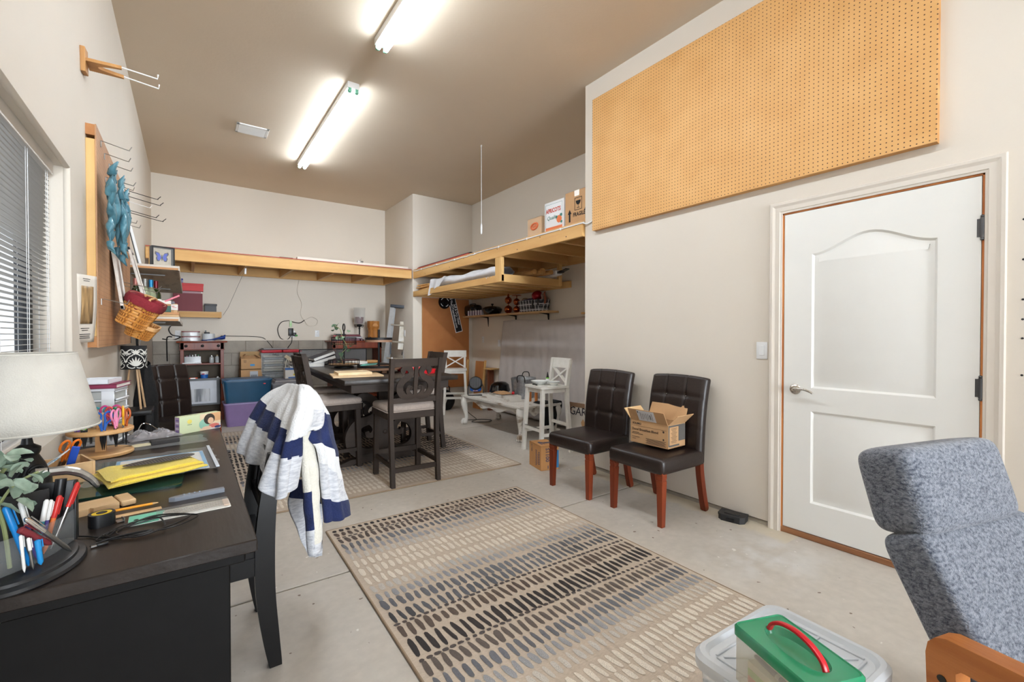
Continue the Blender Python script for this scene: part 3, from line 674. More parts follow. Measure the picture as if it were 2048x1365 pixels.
# ---------------------------------------------------------------- counter height dining set
M_fab = mat('taupe_seat_fabric', (170, 156, 146), .9, var=.08, vs=60, bump=.3, bs=400, sheen=.2)
def counter_chair(label, loc, rz, group='counter height dining chairs with scroll backs'):
    t = thing('counter_chair', label, 'chair', loc, rz, group); W = .46
    g = G(); g.box((0, -.01, 0.590), (W, .45, .062), .004, 1); g.obj('seat_frame', M_darkw, t)
    g = G(); g.box((0, -.015, 0.647), (W+.005, .45, .06), .028, 4)
    for v in range(len(g.v)):
        x, y, z = g.v[v]
        if z > .64: g.v[v] = (x, y, z+.018*max(0, 1-(x/.24)**2)*max(0, 1-(y/.24)**2))
    c = g.obj('seat_cushion', M_fab, t, smooth=60)
    g = G(); g.tube([Vector((a, b_-.015, 0.624)) for a, b_ in rrect(W+.008, .455, .03)], .004, 6, True); g.obj('piping', M_fab, c)
    for sx in (-1, 1):
        g = G(); g.bar((sx*.205, -.215, 0), (sx*.20, -.2, 0.582), .044, .044, taper=1.0, up=(0, 1, 0)); g.obj('leg', M_darkwz, t)
        g = G(); P = spline([(sx*.205, .262, 0), (sx*.205, .235, 0.300), (sx*.208, .222, 0.572), (sx*.21, .235, .8), (sx*.215, .285, 1.085)], 5)
        V = []
        for p in P: V += [p+Vector((-.017, -.024, 0)), p+Vector((.017, -.024, 0)), p+Vector((.017, .024, 0)), p+Vector((-.017, .024, 0))]
        n = len(P); g.add(V, [(0, 1, 2, 3), tuple(4*(n-1)+k for k in (3, 2, 1, 0))]+[(4*i+k, 4*i+4+k, 4*i+4+(k+1) % 4, 4*i+(k+1) % 4) for i in range(n-1) for k in range(4)])
        g.obj('leg', M_darkwz, t)
        g = G(); g.bar((sx*.203, -.2, .17), (sx*.205, .235, .17), .022, .034); g.obj('stretcher', M_darkw, t)
    g = G(); g.bar((-.2, .243, .135), (.2, .243, .135), .022, .04); g.obj('stretcher', M_darkw, t)
    g = G(); g.bar((-.2, -.208, .2), (.2, -.208, .2), .022, .045); g.obj('footrest', M_darkw, t)
    g = G(); n = 12
    V = []
    for i in range(n+1):
        x = -.2+.4*i/n; y = .268+.02*math.cos(PI*x/.42); 
        for dy, z in ((-.011, 1.012), (.011, 1.012), (.011+.014, 1.082), (-.011+.014, 1.082)): V.append((x, y+dy, z))
    g.add(V, [(0, 1, 2, 3), tuple(4*n+k for k in (3, 2, 1, 0))]+[(4*i+k, 4*i+4+k, 4*i+4+(k+1) % 4, 4*i+(k+1) % 4) for i in range(n) for k in range(4)])
    g.obj('top_rail', M_darkw, t)
    g = G(); g.bar((-.2, .232, .722), (.2, .232, .722), .024, .044); g.obj('lower_rail', M_darkw, t)
    g = G(); T0 = g.T; tilt = Matrix.Translation((0, .237, .742)) @ Matrix.Rotation(-.15, 4, 'X'); g.T = tilt
    g.box((0, 0, .14), (.034, .02, .28)); g.obj('splat_post', M_darkwz, t)
    for sx in (-1, 1):
        g = G(); g.T = tilt
        path = [(.012, .008), (.05, .004), (.092, .02), (.118, .06), (.12, .1), (.1, .135), (.066, .16), (.045, .182), (.04, .205), (.05, .225), (.07, .24), (.09, .235), (.102, .22), (.1, .205), (.088, .198)]
        w_ = [.5, .8, 1, 1.1, 1.1, 1, .95, .9, .9, .95, .95, .9, .8, .7, .7]
        pp = spline([(a, b_, c_) for (a, b_), c_ in zip(path, w_)], 5)
        ribbon(g, [(sx*p.x*1.16, p.y*1.12, p.z) for p in pp], .052, -.01, .01)
        path = [(.02, .012), (.045, .03), (.058, .052), (.055, .075), (.04, .082), (.03, .07)]
        pp = spline([(a, b_, 1) for a, b_ in path], 5); ribbon(g, [(sx*p.x*1.16, p.y*1.12, .8) for p in pp], .042, -.0095, .0095)
        g.obj('splat_scroll', M_darkw, t)
    return t
c0 = counter_chair('dark scroll back counter chair nearest the camera, with its back to us', (1.595, 3.875, .012), PI-.04)
def cc(loc, rz, label): return dup(c0, loc, rz, label)
cc((1.13, 4.63, .012), PI/2+.03, 'dark scroll back counter chair on the left of the dining table, nearer of two')
cc((1.27, 5.36, .012), PI/2, 'dark scroll back counter chair on the left of the dining table, farther of two')
cc((2.11, 4.84, .012), -PI/2-.05, 'dark scroll back counter chair on the right of the dining table')
tb = thing('dining_table', 'dark counter height dining table with scroll trestle base', 'table', (1.655, 5.05, .012), -.06); TW, TL = 1.05, 2.42
g = G(); g.box((0, 0, .876), (TW, TL, .044), .006, 2); g.obj('tabletop', wood('table_top_wood', (38, 32, 28), (54, 46, 40), 'y', 12, 0.360), tb)
g = G(); g.box((0, 0, .815), (TW-.14, TL-.14, .078), .003, 1); g.obj('apron', M_darkw, tb)
for yy in (-.56, 0.572):
    g = G()
    foot = [(-.46, 0), (-.46, .018), (-.34, .058), (-.29, .06), (-.26, .085), (-.2, .1), (.2, .1), (.26, .085), (.29, .06), (.34, .058), (.46, .018), (.46, 0), (.34, 0), (.3, .016), (-.3, .016), (-.34, 0)]
    g.prism(foot, yy-.045, yy+.045, 'xz'); f_ = g.obj('trestle_foot', M_darkw, tb)
    g = G(); g.box((0, yy, 0.440), (.13, .07, .70), .004, 1); g.box((0, yy, .755), (.7, .09, .05), .004); g.obj('trestle_column', M_darkwz, tb)
    g = G(); T0 = Matrix.Translation((0, yy-.036, 0.300)) @ Matrix.Rotation(PI/2, 4, 'X'); g.T = T0; g.lathe([(.022, 0), (.022, .006), (.012, .012), (0, .013)], 16); g.obj('rosette', M_darkw, tb)
    for sx in (-1, 1):
        g = G(); path = [(.06, .13, 1), (.15, .1, 1.1), (.26, .12, 1.25), (.325, .2, 1.3), (.325, .31, 1.3), (.26, .4, 1.2), (.17, .43, 1), (.1, .47, .9), (.075, .54, .9), (.1, .61, .9), (.17, .66, .9), (.24, .665, .8), (.27, .63, 0.612), (.25, .6, 0.500)]
        ribbon(g, [(sx*p.x, p.y, p.z) for p in spline(path, 6)], .085, yy-.035, yy+.035)
        path = [(.15, .41, .7), (.11, .37, .8), (.1, .32, .8), (.13, .28, .8), (.17, .285, .7), (.18, .32, 0.500)]
        ribbon(g, [(sx*p.x, p.y, p.z) for p in spline(path, 6)], .07, yy-.032, yy+.032)
        g.obj('trestle_scroll', M_darkw, tb)
g = G(); g.bar((0, -.54, .2), (0, .54, .2), .05, .11, .004); g.obj('stretcher_beam', M_darkw, tb)
# ---------------------------------------------------------------- white bar stools
def bar_stool(label, loc, rz):
    t = thing('bar_stool', label, 'stool', loc, rz, 'white cross back bar stools'); m = M_whitep
    g = G(); g.prism(rrect(.38, .36, .03), .715, .738, 'xy'); o_ = g.obj('seat', m, t)
    g = G()
    for s_ in (-1, 1): g.box((s_*.155, 0, 0.697), (.02, .28, .06))
    for s_ in (-1, 1): g.box((0, s_*.145, 0.697), (.3, .02, .06))
    g.obj('seat_rail', m, t)
    for sx in (-1, 1):
        g = G(); g.bar((sx*.185, -.185, 0), (sx*.155, -.148, .716), .038, .038, up=(0, 1, 0)); g.obj('leg', m, t)
        g = G(); P = [Vector(p) for p in ((sx*.185, .205, 0), (sx*.165, .165, 0.562), (sx*.16, .165, .74), (sx*.165, .205, 1.02))]
        for a, b_ in zip(P, P[1:]): g.bar(a, b_, .036, .04, up=(0, 1, 0))
        g.obj('leg', m, t)
        g = G(); g.bar((sx*.177, -.176, .22), (sx*.177, .186, .22), .02, .034); g.obj('stretcher', m, t)
        g = G(); g.bar((sx*-.15, .175, .76), (sx*.155, .2, .935), .018, .034, up=(0, 1, 0)); g.obj('cross_slat', m, t)
    g = G(); g.bar((-.17, -.178, .27), (.17, -.178, .27), .02, .034); fr = g.obj('footrest', m, t)
    g = G(); g.bar((-.165, -.178, .289), (.165, -.178, .289), .022, .004); g.obj('foot_plate', M_steel, fr)
    g = G(); g.bar((-.17, .186, 0.300), (.17, .186, 0.300), .02, .034); g.obj('stretcher', m, t)
    g = G(); n = 10; V = []
    for i in range(n+1):
        x = -.19+.38*i/n; y = .185+.03*math.cos(PI*x/.4)
        for dy, z in ((-.01, .925), (.01, .925), (.027, 1.035), (.007, 1.035)): V.append((x, y+dy, z))
    g.add(V, [(0, 1, 2, 3), tuple(4*n+k for k in (3, 2, 1, 0))]+[(4*i+k, 4*i+4+k, 4*i+4+(k+1) % 4, 4*i+(k+1) % 4) for i in range(n) for k in range(4)])
    g.obj('top_rail', m, t)
    return t
bar_stool('white cross back bar stool holding bowls beside the coffee table', (3.24, 3.84, 0), -PI/2-.12)
s2 = bar_stool('empty white cross back bar stool in front of the brown perforated board', (3.61, 6.63, 0), -.5)
# ---------------------------------------------------------------- white coffee table
ct = thing('coffee_table', 'distressed white coffee table with scalloped apron and claw feet', 'table', (3.55, 5.02, 0))
M_dist = mat('chippy_white_paint', (140, 116, 92), .6, col2=(226, 221, 213), vs=9, bump=.25, bs=50, stretch=(1, .25, 1), lo=.3, hi=.42, detail=8)
cw_, cl_ = .66, 1.44
def scal(n=36, a=.0):
    out = []
    for i in range(4*n):
        s_ = i//n; t_ = (i % n)/n; k = .012*math.sin(t_*PI*3)**2 if .06 < t_ < .94 else 0
        if s_ == 0: p = (-cw_/2+cw_*t_, -cl_/2-k)
        elif s_ == 1: p = (cw_/2+k, -cl_/2+cl_*t_)
        elif s_ == 2: p = (cw_/2-cw_*t_, cl_/2+k)
        else: p = (-cw_/2-k, cl_/2-cl_*t_)
        out.append(p)
    return out
g = G(); sc_ = scal(); g.prism(sc_, .405, 0.425); g.prism([(a*.985, b_*.99) for a, b_ in sc_], .395, 0.406); g.obj('tabletop', M_dist, ct)
for i in range(5):
    g = G(); x = -.24+.12*i; g.box((x, 0, 0.426), (.108, 1.2, .004), .001, 1); g.obj('top_plank', M_dist, ct)
def apron(L_, n=30):
    lo_ = []
    for i in range(n+1):
        t_ = i/n; lo_.append((-L_/2+L_*t_, .335-.045*math.sin(PI*t_)**2+.02*math.sin(3*PI*t_)**2-.01*math.cos(6*PI*t_)))
    return lo_+[(L_/2, 0.396), (-L_/2, 0.396)]
for s_ in (-1, 1):
    g = G(); g.prism(apron(1.26), s_*.285-.01, s_*.285+.01, 'yz'); g.obj('apron', M_dist, ct)
    g = G(); g.prism(apron(.5), s_*.67-.01, s_*.67+.01, 'xz'); g.obj('apron', M_dist, ct)
for sx in (-1, 1):
    for sy in (-1, 1):
        g = G(); k = Vector((sx*.7, sy*.7, 0))
        pts = [(-.01, 0.395), (.016, 0.350), (.022, 0.300), (.008, .22), (-.012, .14), (-.014, .085), (.0, .055)]
        rad = [.05, .052, .047, .036, .028, .027, .03]
        P = spline([(a, r_, z) for (a, z), r_ in zip(pts, rad)], 4)
        c = Vector((sx*.285, sy*.665, 0)); g.tube([c+k*p.x+Vector((0, 0, p.z)) for p in P], [p.y for p in P], 12); lg_ = g.obj('leg', M_dist, ct)
        g = G(); g.ball(c+k*.012+Vector((0, 0, .036)), .042, 14, (1, 1, .86))
        for a in range(4):
            an = math.atan2(sy, sx)+(a-1.5)*.62; d = Vector((math.cos(an), math.sin(an), 0))
            g.tube([c+Vector((0, 0, .085)), c+k*.012+d*.03+Vector((0, 0, .075)), c+k*.012+d*.047+Vector((0, 0, .045)), c+k*.012+d*.047+Vector((0, 0, .012))], [.012, .012, .011, .007], 8)
        g.obj('claw_foot', M_dist, lg_)
# ---------------------------------------------------------------- upholstered armchair in the foreground
def tweed():
    m, t, b, N, L = nt('blue_grey_tweed'); b.inputs['Roughness'].default_value = .95; b.inputs['Sheen Weight'].default_value = .3
    tc = N.new('ShaderNodeTexCoord'); mp = N.new('ShaderNodeMapping'); mp.inputs['Scale'].default_value = (1, 1, 1.6); L.new(tc.outputs['Object'], mp.inputs[0])
    n = N.new('ShaderNodeTexNoise'); n.inputs['Scale'].default_value = 95; n.inputs['Detail'].default_value = 6; L.new(mp.outputs[0], n.inputs['Vector'])
    r = N.new('ShaderNodeValToRGB'); e = r.color_ramp.elements; e[0].position = .34; e[0].color = lin((56, 62, 76)); e[1].position = .64; e[1].color = lin((122, 126, 135))
    k = e.new(.48); k.color = lin((96, 101, 111)); L.new(n.outputs['Fac'], r.inputs[0]); L.new(r.outputs[0], b.inputs['Base Color'])
    v = N.new('ShaderNodeTexVoronoi'); v.inputs['Scale'].default_value = 230; L.new(mp.outputs[0], v.inputs['Vector'])
    bp = N.new('ShaderNodeBump'); bp.inputs['Strength'].default_value = .5; bp.inputs['Distance'].default_value = .004; L.new(v.outputs['Distance'], bp.inputs['Height']); L.new(bp.outputs[0], b.inputs['Normal'])
    return m
M_tweed = tweed()
# local frame: front is -y, origin under the front of the seat
K = 1.08
def ZK(z): return 1.29-(1.29-z)*K
ac = thing('armchair', 'blue grey tweed armchair with oak arms at the right edge', 'armchair', (1.515*K, -.355*K, 0), math.radians(-16.5))
def puff(g, c, d, R_, e=.2, n=72, m=40):
    """soft cushion: rounded box with bulging faces"""
    def p(q, k): return math.copysign(abs(q)**k, q)
    def f(u, v):
        a = -PI/2+PI*v; b_ = 2*PI*u
        q = Vector((d[0]/2*p(math.cos(a), e*.7)*p(math.cos(b_), e*.7), d[1]/2*p(math.cos(a), e*2.2)*p(math.sin(b_), e*2.4), d[2]/2*p(math.sin(a), e)))
        return Vector(c)+R_ @ (q*K)
    g.surf(f, n, m, True)
def tiltx(a): return Matrix.Rotation(a, 3, 'X')
g = G(); puff(g, (-.02, .698*K, ZK(.878)), (.425, .15, .225), tiltx(-.29), e=.26); g.obj('headrest', M_tweed, ac, smooth=70)
g = G(); puff(g, (.0, .572*K, ZK(.60)), (.475, .12, 0.410), tiltx(-.5), e=.16); g.obj('back_cushion', M_tweed, ac, smooth=70)
g = G(); puff(g, (0, .27*K, ZK(.41)), (.50, .6, .14), tiltx(-.06), e=.16); g.obj('seat_cushion', M_tweed, ac, smooth=70)
M_oak = wood('oiled_oak', (154, 88, 40), (186, 118, 62), 'y', 16, 0.380)
for sx in (-1, 1):
    g = G(); x = sx*.297*K
    out = [(0.528, .11), (0.550, 0.300), (0.560, 0.567), (0.556, 0.592), (0.543, 0.609), (0.523, 0.618), (0.228, 0.630), (-0.032, 0.635), (-0.057, 0.627), (-0.072, 0.602), (-0.082, .11)]
    inn = [(-0.032, .11), (-0.024, 0.572), (-0.017, 0.579), (0.228, 0.574), (0.496, 0.562), (0.505, 0.552), (0.498, 0.300), (0.476, .11)]
    g.prism([(a*K, ZK(b_)) for a, b_ in out+inn], x-.028, x+.028, 'yz'); ar = g.obj('arm_frame', M_oak, ac, smooth=25)
    for y_, z_ in ((.533, .525), (.518, .2)):
        g = G(); g.tube([(x+sx*.0275, (y_-.004)*K, ZK(z_)), (x+sx*.0305, (y_-.004)*K, ZK(z_))], .009, 12); g.obj('bolt', mat('dark_bolt', (60, 56, 50), .4, metal=.8), ar)
g = G(); g.bar((-.29, .05, .27), (.29, .05, .27), .03, .06); g.bar((-.29, .66, .24), (.29, .66, .24), .03, .06); stuff(g.obj('seat_rails', M_oak, ac))
# ---------------------------------------------------------------- black desk chair
kc = thing('desk_chair', 'black wooden desk chair under a striped fleece throw', 'chair', (.02, 2.18, 0), -PI/2)
M_blk = mat('black_lacquer', (11, 10, 11), .34, var=.1, bump=.03, bs=30, spec=.35)
for sx in (-1, 1):
    g = G(); P = spline([(sx*.218, .248, 0), (sx*.218, .232, .12), (sx*.217, .215, .3), (sx*.215, .215, .5), (sx*.212, .228, .66), (sx*.206, .25, .83)], 6)
    wd_ = [.038+.03*math.sin(PI*min(1, i/(len(P)-1)*.9+.05)) for i in range(len(P))]; V = []
    for p, q in zip(P, wd_): V += [p+Vector((-.018, -q/2, 0)), p+Vector((.018, -q/2, 0)), p+Vector((.018, q/2, 0)), p+Vector((-.018, q/2, 0))]
    n = len(P); g.add(V, [(0, 1, 2, 3), tuple(4*(n-1)+k for k in (3, 2, 1, 0))]+[(4*i+k, 4*i+4+k, 4*i+4+(k+1) % 4, 4*i+(k+1) % 4) for i in range(n-1) for k in range(4)])
    g.obj('leg', M_blk, kc)
    g = G(); g.bar((sx*.2, -.2, 0), (sx*.2, -.195, .42), .036, .036, taper=.8, up=(0, 1, 0)); g.obj('leg', M_blk, kc)
    g = G(); g.bar((sx*.212, -.19, .405), (sx*.214, .21, .405), .022, .07); g.obj('seat_rail', M_blk, kc)
g = G(); g.prism(rrect(.44, .45, .03), .44, .462); g.obj('seat', M_blk, kc)
g = G(); g.bar((-.2, .2, .405), (.2, .2, .405), .022, .07); g.obj('seat_rail', M_blk, kc)
g = G(); g.bar((-.2, -.195, .405), (.2, -.195, .405), .022, .07); g.obj('seat_rail', M_blk, kc)
for z, y in ((.79, .247), (.6, .222)):
    g = G(); g.bar((-.2, y, z), (.2, y, z), .02, .07 if z > .7 else .05); g.obj('back_rail', M_blk, kc)
for x in (-.12, -.04, .04, .12):
    g = G(); g.bar((x, .225, .6), (x, .244, .76), .04, .012, up=(0, 1, 0)); g.obj('back_slat', M_blk, kc)
# ---------------------------------------------------------------- fleece throw over the desk chair
TA = [[(0.380, 2.350, 1.055), (0.373, 2.280, 1.064), (0.374, 2.220, 1.070), (0.374, 2.150, 1.076), (0.377, 2.100, 1.078), (0.379, 2.050, 1.082), (0.381, 2.000, 1.083), (0.387, 1.970, 1.079)], [(0.315, 2.420, 1.005), (0.295, 2.340, 1.004), (0.309, 2.250, 0.984), (0.320, 2.120, 0.984), (0.321, 2.020, 0.977), (0.328, 1.950, 0.966), (0.337, 1.900, 0.953), (0.347, 1.880, 0.945)], [(0.260, 2.450, 0.911), (0.242, 2.360, 0.914), (0.273, 2.250, 0.894), (0.285, 2.080, 0.899), (0.284, 1.970, 0.879), (0.298, 1.900, 0.871), (0.319, 1.870, 0.874), (0.356, 1.900, 0.882)], [(0.225, 2.460, 0.818), (0.207, 2.370, 0.813), (0.240, 2.240, 0.811), (0.260, 2.060, 0.814), (0.253, 1.950, 0.790), (0.277, 1.880, 0.774), (0.311, 1.860, 0.791), (0.350, 1.920, 0.800)], [(0.206, 2.460, 0.737), (0.193, 2.370, 0.751), (0.223, 2.240, 0.731), (0.242, 2.060, 0.756), (0.221, 1.940, 0.711), (0.263, 1.880, 0.676), (0.301, 1.860, 0.693), (0.339, 1.940, 0.714)]]
TB = [[(0.374, 2.020, 1.085), (0.385, 2.000, 1.084), (0.404, 2.000, 1.077), (0.430, 2.030, 1.051)], [(0.342, 1.930, 1.017), (0.358, 1.880, 1.012), (0.391, 1.900, 1.006), (0.442, 1.970, 0.982)], [(0.307, 1.850, 0.955), (0.336, 1.820, 0.956), (0.377, 1.850, 0.956), (0.437, 1.940, 0.929)], [(0.290, 1.840, 0.895), (0.329, 1.820, 0.908), (0.368, 1.860, 0.915), (0.409, 1.900, 0.919)]]
TC = [[(0.418, 2.050, 1.067), (0.441, 2.080, 1.045), (0.466, 2.120, 1.011), (0.514, 2.300, 0.967)], [(0.421, 1.970, 0.984), (0.453, 2.000, 0.964), (0.481, 2.060, 0.949), (0.536, 2.250, 0.887)], [(0.386, 1.920, 0.898), (0.447, 1.950, 0.881), (0.494, 2.030, 0.839), (0.559, 2.250, 0.776)], [(0.417, 1.920, 0.840), (0.460, 1.950, 0.807), (0.516, 2.020, 0.729), (0.584, 2.250, 0.664)], [(0.435, 1.950, 0.749), (0.481, 1.970, 0.705), (0.532, 2.020, 0.639), (0.602, 2.250, 0.563)], [(0.449, 1.970, 0.627), (0.494, 1.970, 0.596), (0.545, 2.020, 0.570), (0.616, 2.250, 0.486)], [(0.458, 1.970, 0.512), (0.502, 1.970, 0.505), (0.557, 2.020, 0.493), (0.625, 2.250, 0.423)]]
TD = [[(0.356, 1.930, 0.904), (0.367, 1.910, 0.914), (0.397, 1.930, 0.907)], [(0.363, 1.950, 0.811), (0.376, 1.920, 0.816), (0.416, 1.950, 0.787)], [(0.370, 1.970, 0.708), (0.389, 1.930, 0.715), (0.431, 1.970, 0.697)], [(0.379, 1.980, 0.597), (0.396, 1.930, 0.609), (0.435, 1.970, 0.588)], [(0.390, 1.980, 0.492), (0.405, 1.930, 0.506), (0.438, 1.980, 0.479)], [(0.401, 1.980, 0.400), (0.406, 1.930, 0.400), (0.432, 1.980, 0.418)]]
TE = [[(0.304, 1.920, 0.889), (0.367, 1.950, 0.911), (0.446, 1.980, 0.872)], [(0.327, 1.950, 0.817), (0.373, 1.980, 0.824), (0.452, 2.000, 0.766)], [(0.344, 1.970, 0.749), (0.378, 2.000, 0.757), (0.460, 2.020, 0.653)], [(0.353, 1.980, 0.709), (0.380, 2.000, 0.705), (0.464, 2.020, 0.566)]]
TF = [[(0.406, 2.300, 0.611), (0.462, 2.330, 0.593), (0.517, 2.300, 0.590)], [(0.376, 2.300, 0.511), (0.464, 2.340, 0.468), (0.519, 2.300, 0.444)], [(0.405, 2.300, 0.410), (0.470, 2.340, 0.369), (0.514, 2.300, 0.323)], [(0.433, 2.300, 0.320), (0.484, 2.330, 0.283), (0.511, 2.300, 0.251)], [(0.470, 2.300, 0.233), (0.495, 2.330, 0.209), (0.504, 2.300, 0.223)]]
M_fw = mat('white_fleece', (218, 218, 219), .95, var=.03, vs=40, bump=.5, bs=160, sheen=.4)
M_fn = mat('navy_fleece', (24, 36, 78), .9, var=.2, vs=18, bump=.5, bs=140, sheen=.05)
M_fg = mat('heather_grey_fleece', (176, 178, 186), .95, col2=(208, 209, 213), vs=34, stretch=(1, 1, 4), bump=.4, bs=140, sheen=.3, lo=.35, hi=.6)
M_fc = mat('cream_fleece', (216, 212, 200), .95, var=.04, vs=30, bump=.5, bs=150, sheen=.4)
def throw(T_, nu, nv, mi, amp=.012, fr=5, ph=0, fade=.15):
    def f(u, v):
        p = grid(T_, u, v); p2 = grid(T_, min(u+.01, 1), v); p3 = grid(T_, u, min(v+.01, 1)); p1 = grid(T_, max(u-.01, 0), v); p0 = grid(T_, u, max(v-.01, 0))
        n = (p2-p1).cross(p3-p0); n = n.normalized() if n.length > 1e-9 else Vector((0, 0, 1))
        k = math.sin(2*PI*fr*u+ph+1.2*v)*amp*min(1, v/.4)+mnoise.noise(p*14)*.006+mnoise.noise(p*5)*.01*min(1, v*3)
        return p+n*k
    g = G(); g.surf(f, nu, nv, mi=mi); return g
th = thing('throw_blanket', 'white navy and grey striped fleece throw draped over the black desk chair', 'blanket', (.3, 2.15, .4)); o_ = Vector((.3, 2.15, .4))
MF = [M_fw, M_fn, M_fg, M_fc]
def put(g, name):
    g.v = [tuple(Vector(p)-o_) for p in g.v]
    return g.obj(name, MF, th, smooth=80, solid=.014)
put(throw(TA, 84, 48, lambda u, v: 0 if v < .29+.13*u else 1 if v < .5+.17*u else 2, .011, 6), 'left_drape')
put(throw(TB, 40, 36, lambda u, v: 2 if (u > .72 and .35 < v < .8) else 0, .006, 2.5, 1), 'top_fold')  # grey area paints the shading on the right of the white fold
put(throw(TC, 44, 70, lambda u, v: 0 if v < .17 else 1 if v < .44 else 0 if v < .62 else 2 if v < .845 else 1, .008, 3, 2), 'right_drape')
put(throw(TD, 30, 60, lambda u, v: (3 if v < .5 else 1 if v < .8 else 2) if u < .5 else 3 if v < .9 else 2, .006, 2, .5), 'middle_drape')
put(throw(TE, 24, 20, lambda u, v: 3, .006, 2), 'inner_lining')
put(throw(TF, 24, 40, lambda u, v: 1 if v < .2 else 2, .008, 2, 1), 'back_drape')
# ================================================================ desk and everything on it
DT = .76
dk_ = thing('desk', 'black wooden desk along the left wall in the foreground', 'desk', (-.145, 2.24, 0)); yl, yh = -.91, .91
M_dsk = mat('black_desk_paint', (13, 12, 12), .55, var=.15, vs=20, spec=.18)
M_top = wood('black_desk_top', (28, 23, 21), (46, 39, 35), 'y', 7, .34)
g = G(); g.box((0, 0, DT-.016), (.575, 1.82, .032), .003, 1); g.obj('desktop', M_top, dk_)
g = G(); g.box((-.005, 0, DT-.046), (.535, 1.78, .03), .004, 1); g.obj('moulding', M_dsk, dk_)
for y in (yl+.07, yh-.07):
    g = G(); g.box((-.02, y, (DT-.06)/2), (.5, .035, DT-.06), .003, 1); g.obj('end_panel', M_dsk, dk_)
g = G(); g.box((-.255, 0, .42), (.018, 1.64, .56)); g.obj('modesty_panel', M_dsk, dk_)
g = G(); g.box((.2, 0, DT-.105), (.018, 1.64, .09), .003, 1); dd_ = g.obj('drawer_front', M_dsk, dk_)
g = G()
for y in (-.3, .3): g.ball((.218, y, DT-.105), .012, 10)
stuff(g.obj('drawer_knob', M_iron, dd_))
def on(name, label, cat, x, y, z=DT, rz=0, group=None): return thing(name, label, cat, (x, y, z), rz, group)
# table lamp
lp = on('table_lamp', 'table lamp with cream fabric drum shade and black base on desk', 'lamp', -.346, 1.70)
g = G(); g.lathe([(0, 0), (.055, 0), (.058, .008), (.05, .016), (.03, .02), (.028, .04), (.04, .07), (.048, .11), (.046, .15), (.034, .19), (.022, .215), (.026, .225), (.026, .235), (.012, .245), (.008, .27), (0, .27)], 28); g.obj('base', M_black, lp)
M_shade = mat('cream_linen', (198, 194, 185), .9, var=.03, vs=30, bump=.25, bs=300)
g = G(); rb, rt_, zb, zt_ = .143, .096, .282, .484
g.lathe([(rb, zb), (rb+(rt_-rb)*.33, zb+.067), (rb+(rt_-rb)*.66, zb+.134), (rt_, zt_)], 56); sh = g.obj('lamp_shade', M_shade, lp, solid=.003)
for z_, r_ in ((zb+.004, rb), (zt_-.003, rt_)):
    g = G(); g.ring((0, 0, z_), r_, .003, 'z', 56, 6); g.obj('shade_trim', mat('cream_trim', (200, 196, 186), .8), sh)
g = G(); g.tube([(0, 0, .27), (0, 0, .46)], .004, 6)
for a in range(3): g.tube([(0, 0, .45), (rt_*math.cos(a*2.09), rt_*math.sin(a*2.09), .475)], .002, 5)
g.obj('harp', M_steel, lp)
# desk organiser
og = on('desk_organiser', 'black swivel desk organiser with clear front pocket of pens', 'organiser', -.315, 1.47)
g = G(); g.lathe([(0, 0), (.125, 0), (.128, .004), (.125, .010), (.112, .014), (.11, .02), (.1, .024), (0, .024)], 48, sx=.88, sy=1.18); g.obj('base', M_black, og)
# black back walls and one cross divider; the open front is closed by the clear pocket
g = G()
for pa, pb in (((.085, .085), (-.075, .1)), ((-.075, .1), (-.085, -.12)), ((-.085, -.12), (-.06, -.13)), ((.085, .085), (.083, .065)), ((.045, .03), (-.08, -.02))):
    g.bar((*pa, .095), (*pb, .095), .005, .145, .001)
g.obj('divider', M_black, og)
M_clear = glass('clear_plastic', (200, 204, 204), .12)
g = G(); n = 12; V = []
for i in range(n+1):
    t_ = i/n; x = -.06+.143*t_; y = -.13+.195*t_; b_ = .03*math.sin(PI*t_)
    V += [(x+b_*.8, y-b_*.6, .024), (x+b_*.8, y-b_*.6, .10)]
g.add(V, [(2*i, 2*i+2, 2*i+3, 2*i+1) for i in range(n)]); g.obj('front_pocket', M_clear, og, solid=.002)
P = Vector((-.315, 1.47, DT))
def pen(label, a, b_, r, cols, cap=None, kind='pen', grp='pens standing in the black desk organiser'):
    r *= .8
    a = Vector(a); b_ = Vector(b_); d = b_-a
    t = thing(kind, label, kind, tuple(a), group=grp)
    g = G(); g.tube([(0, 0, 0), d*.08, d*.12, d*.62], [r*.25, r*.8, r, r], 10); g.obj('barrel', cols[0], t)
    g = G(); g.tube([d*.62, d*.97, d], [r*1.1, r*1.1, r*.6], 10); c = g.obj('cap', cols[1], t)
    g = G(); q = d.normalized().orthogonal()*r*1.25; g.tube([d*.66+q, d*.95+q, d*.95], r*.28, 6); g.obj('clip', cols[1], c)
def pm(n, c, rough=.35): return mat('pen_'+n, c, rough, var=0)
blu, wht, org, red_, tea, pur, grn = pm('blue', (20, 120, 190)), pm('white', (225, 225, 222)), pm('orange', (214, 112, 50)), pm('red', (190, 44, 40)), pm('teal', (60, 150, 170)), pm('violet', (96, 84, 150)), pm('maroon', (120, 46, 52))
def op(x, y, z): return (P.x+x, P.y+y, P.z+z)
pen('pen with bright blue cap in the organiser', op(.03, -.07, .03), op(.0, -.085, .17), .007, (blu, blu))
pen('violet pen with clear end in the organiser', op(.04, -.05, .03), op(.015, -.055, .168), .005, (pur, wht))
pen('teal and white pen in the organiser', op(.03, -.02, .03), op(.05, -.02, .155), .0055, (tea, wht))
pen('lilac pen in the organiser beside the teal pen', op(.035, .0, .03), op(.055, -.008, .15), .005, (pur, wht))
pen('orange pen with red cap in the organiser', op(.04, .0, .025), op(.068, .0, .155), .006, (org, red_))
pen('grey marker with red end leaning right in the organiser', op(.05, .01, .03), op(.094, .035, .172), .0055, (M_steel, red_))
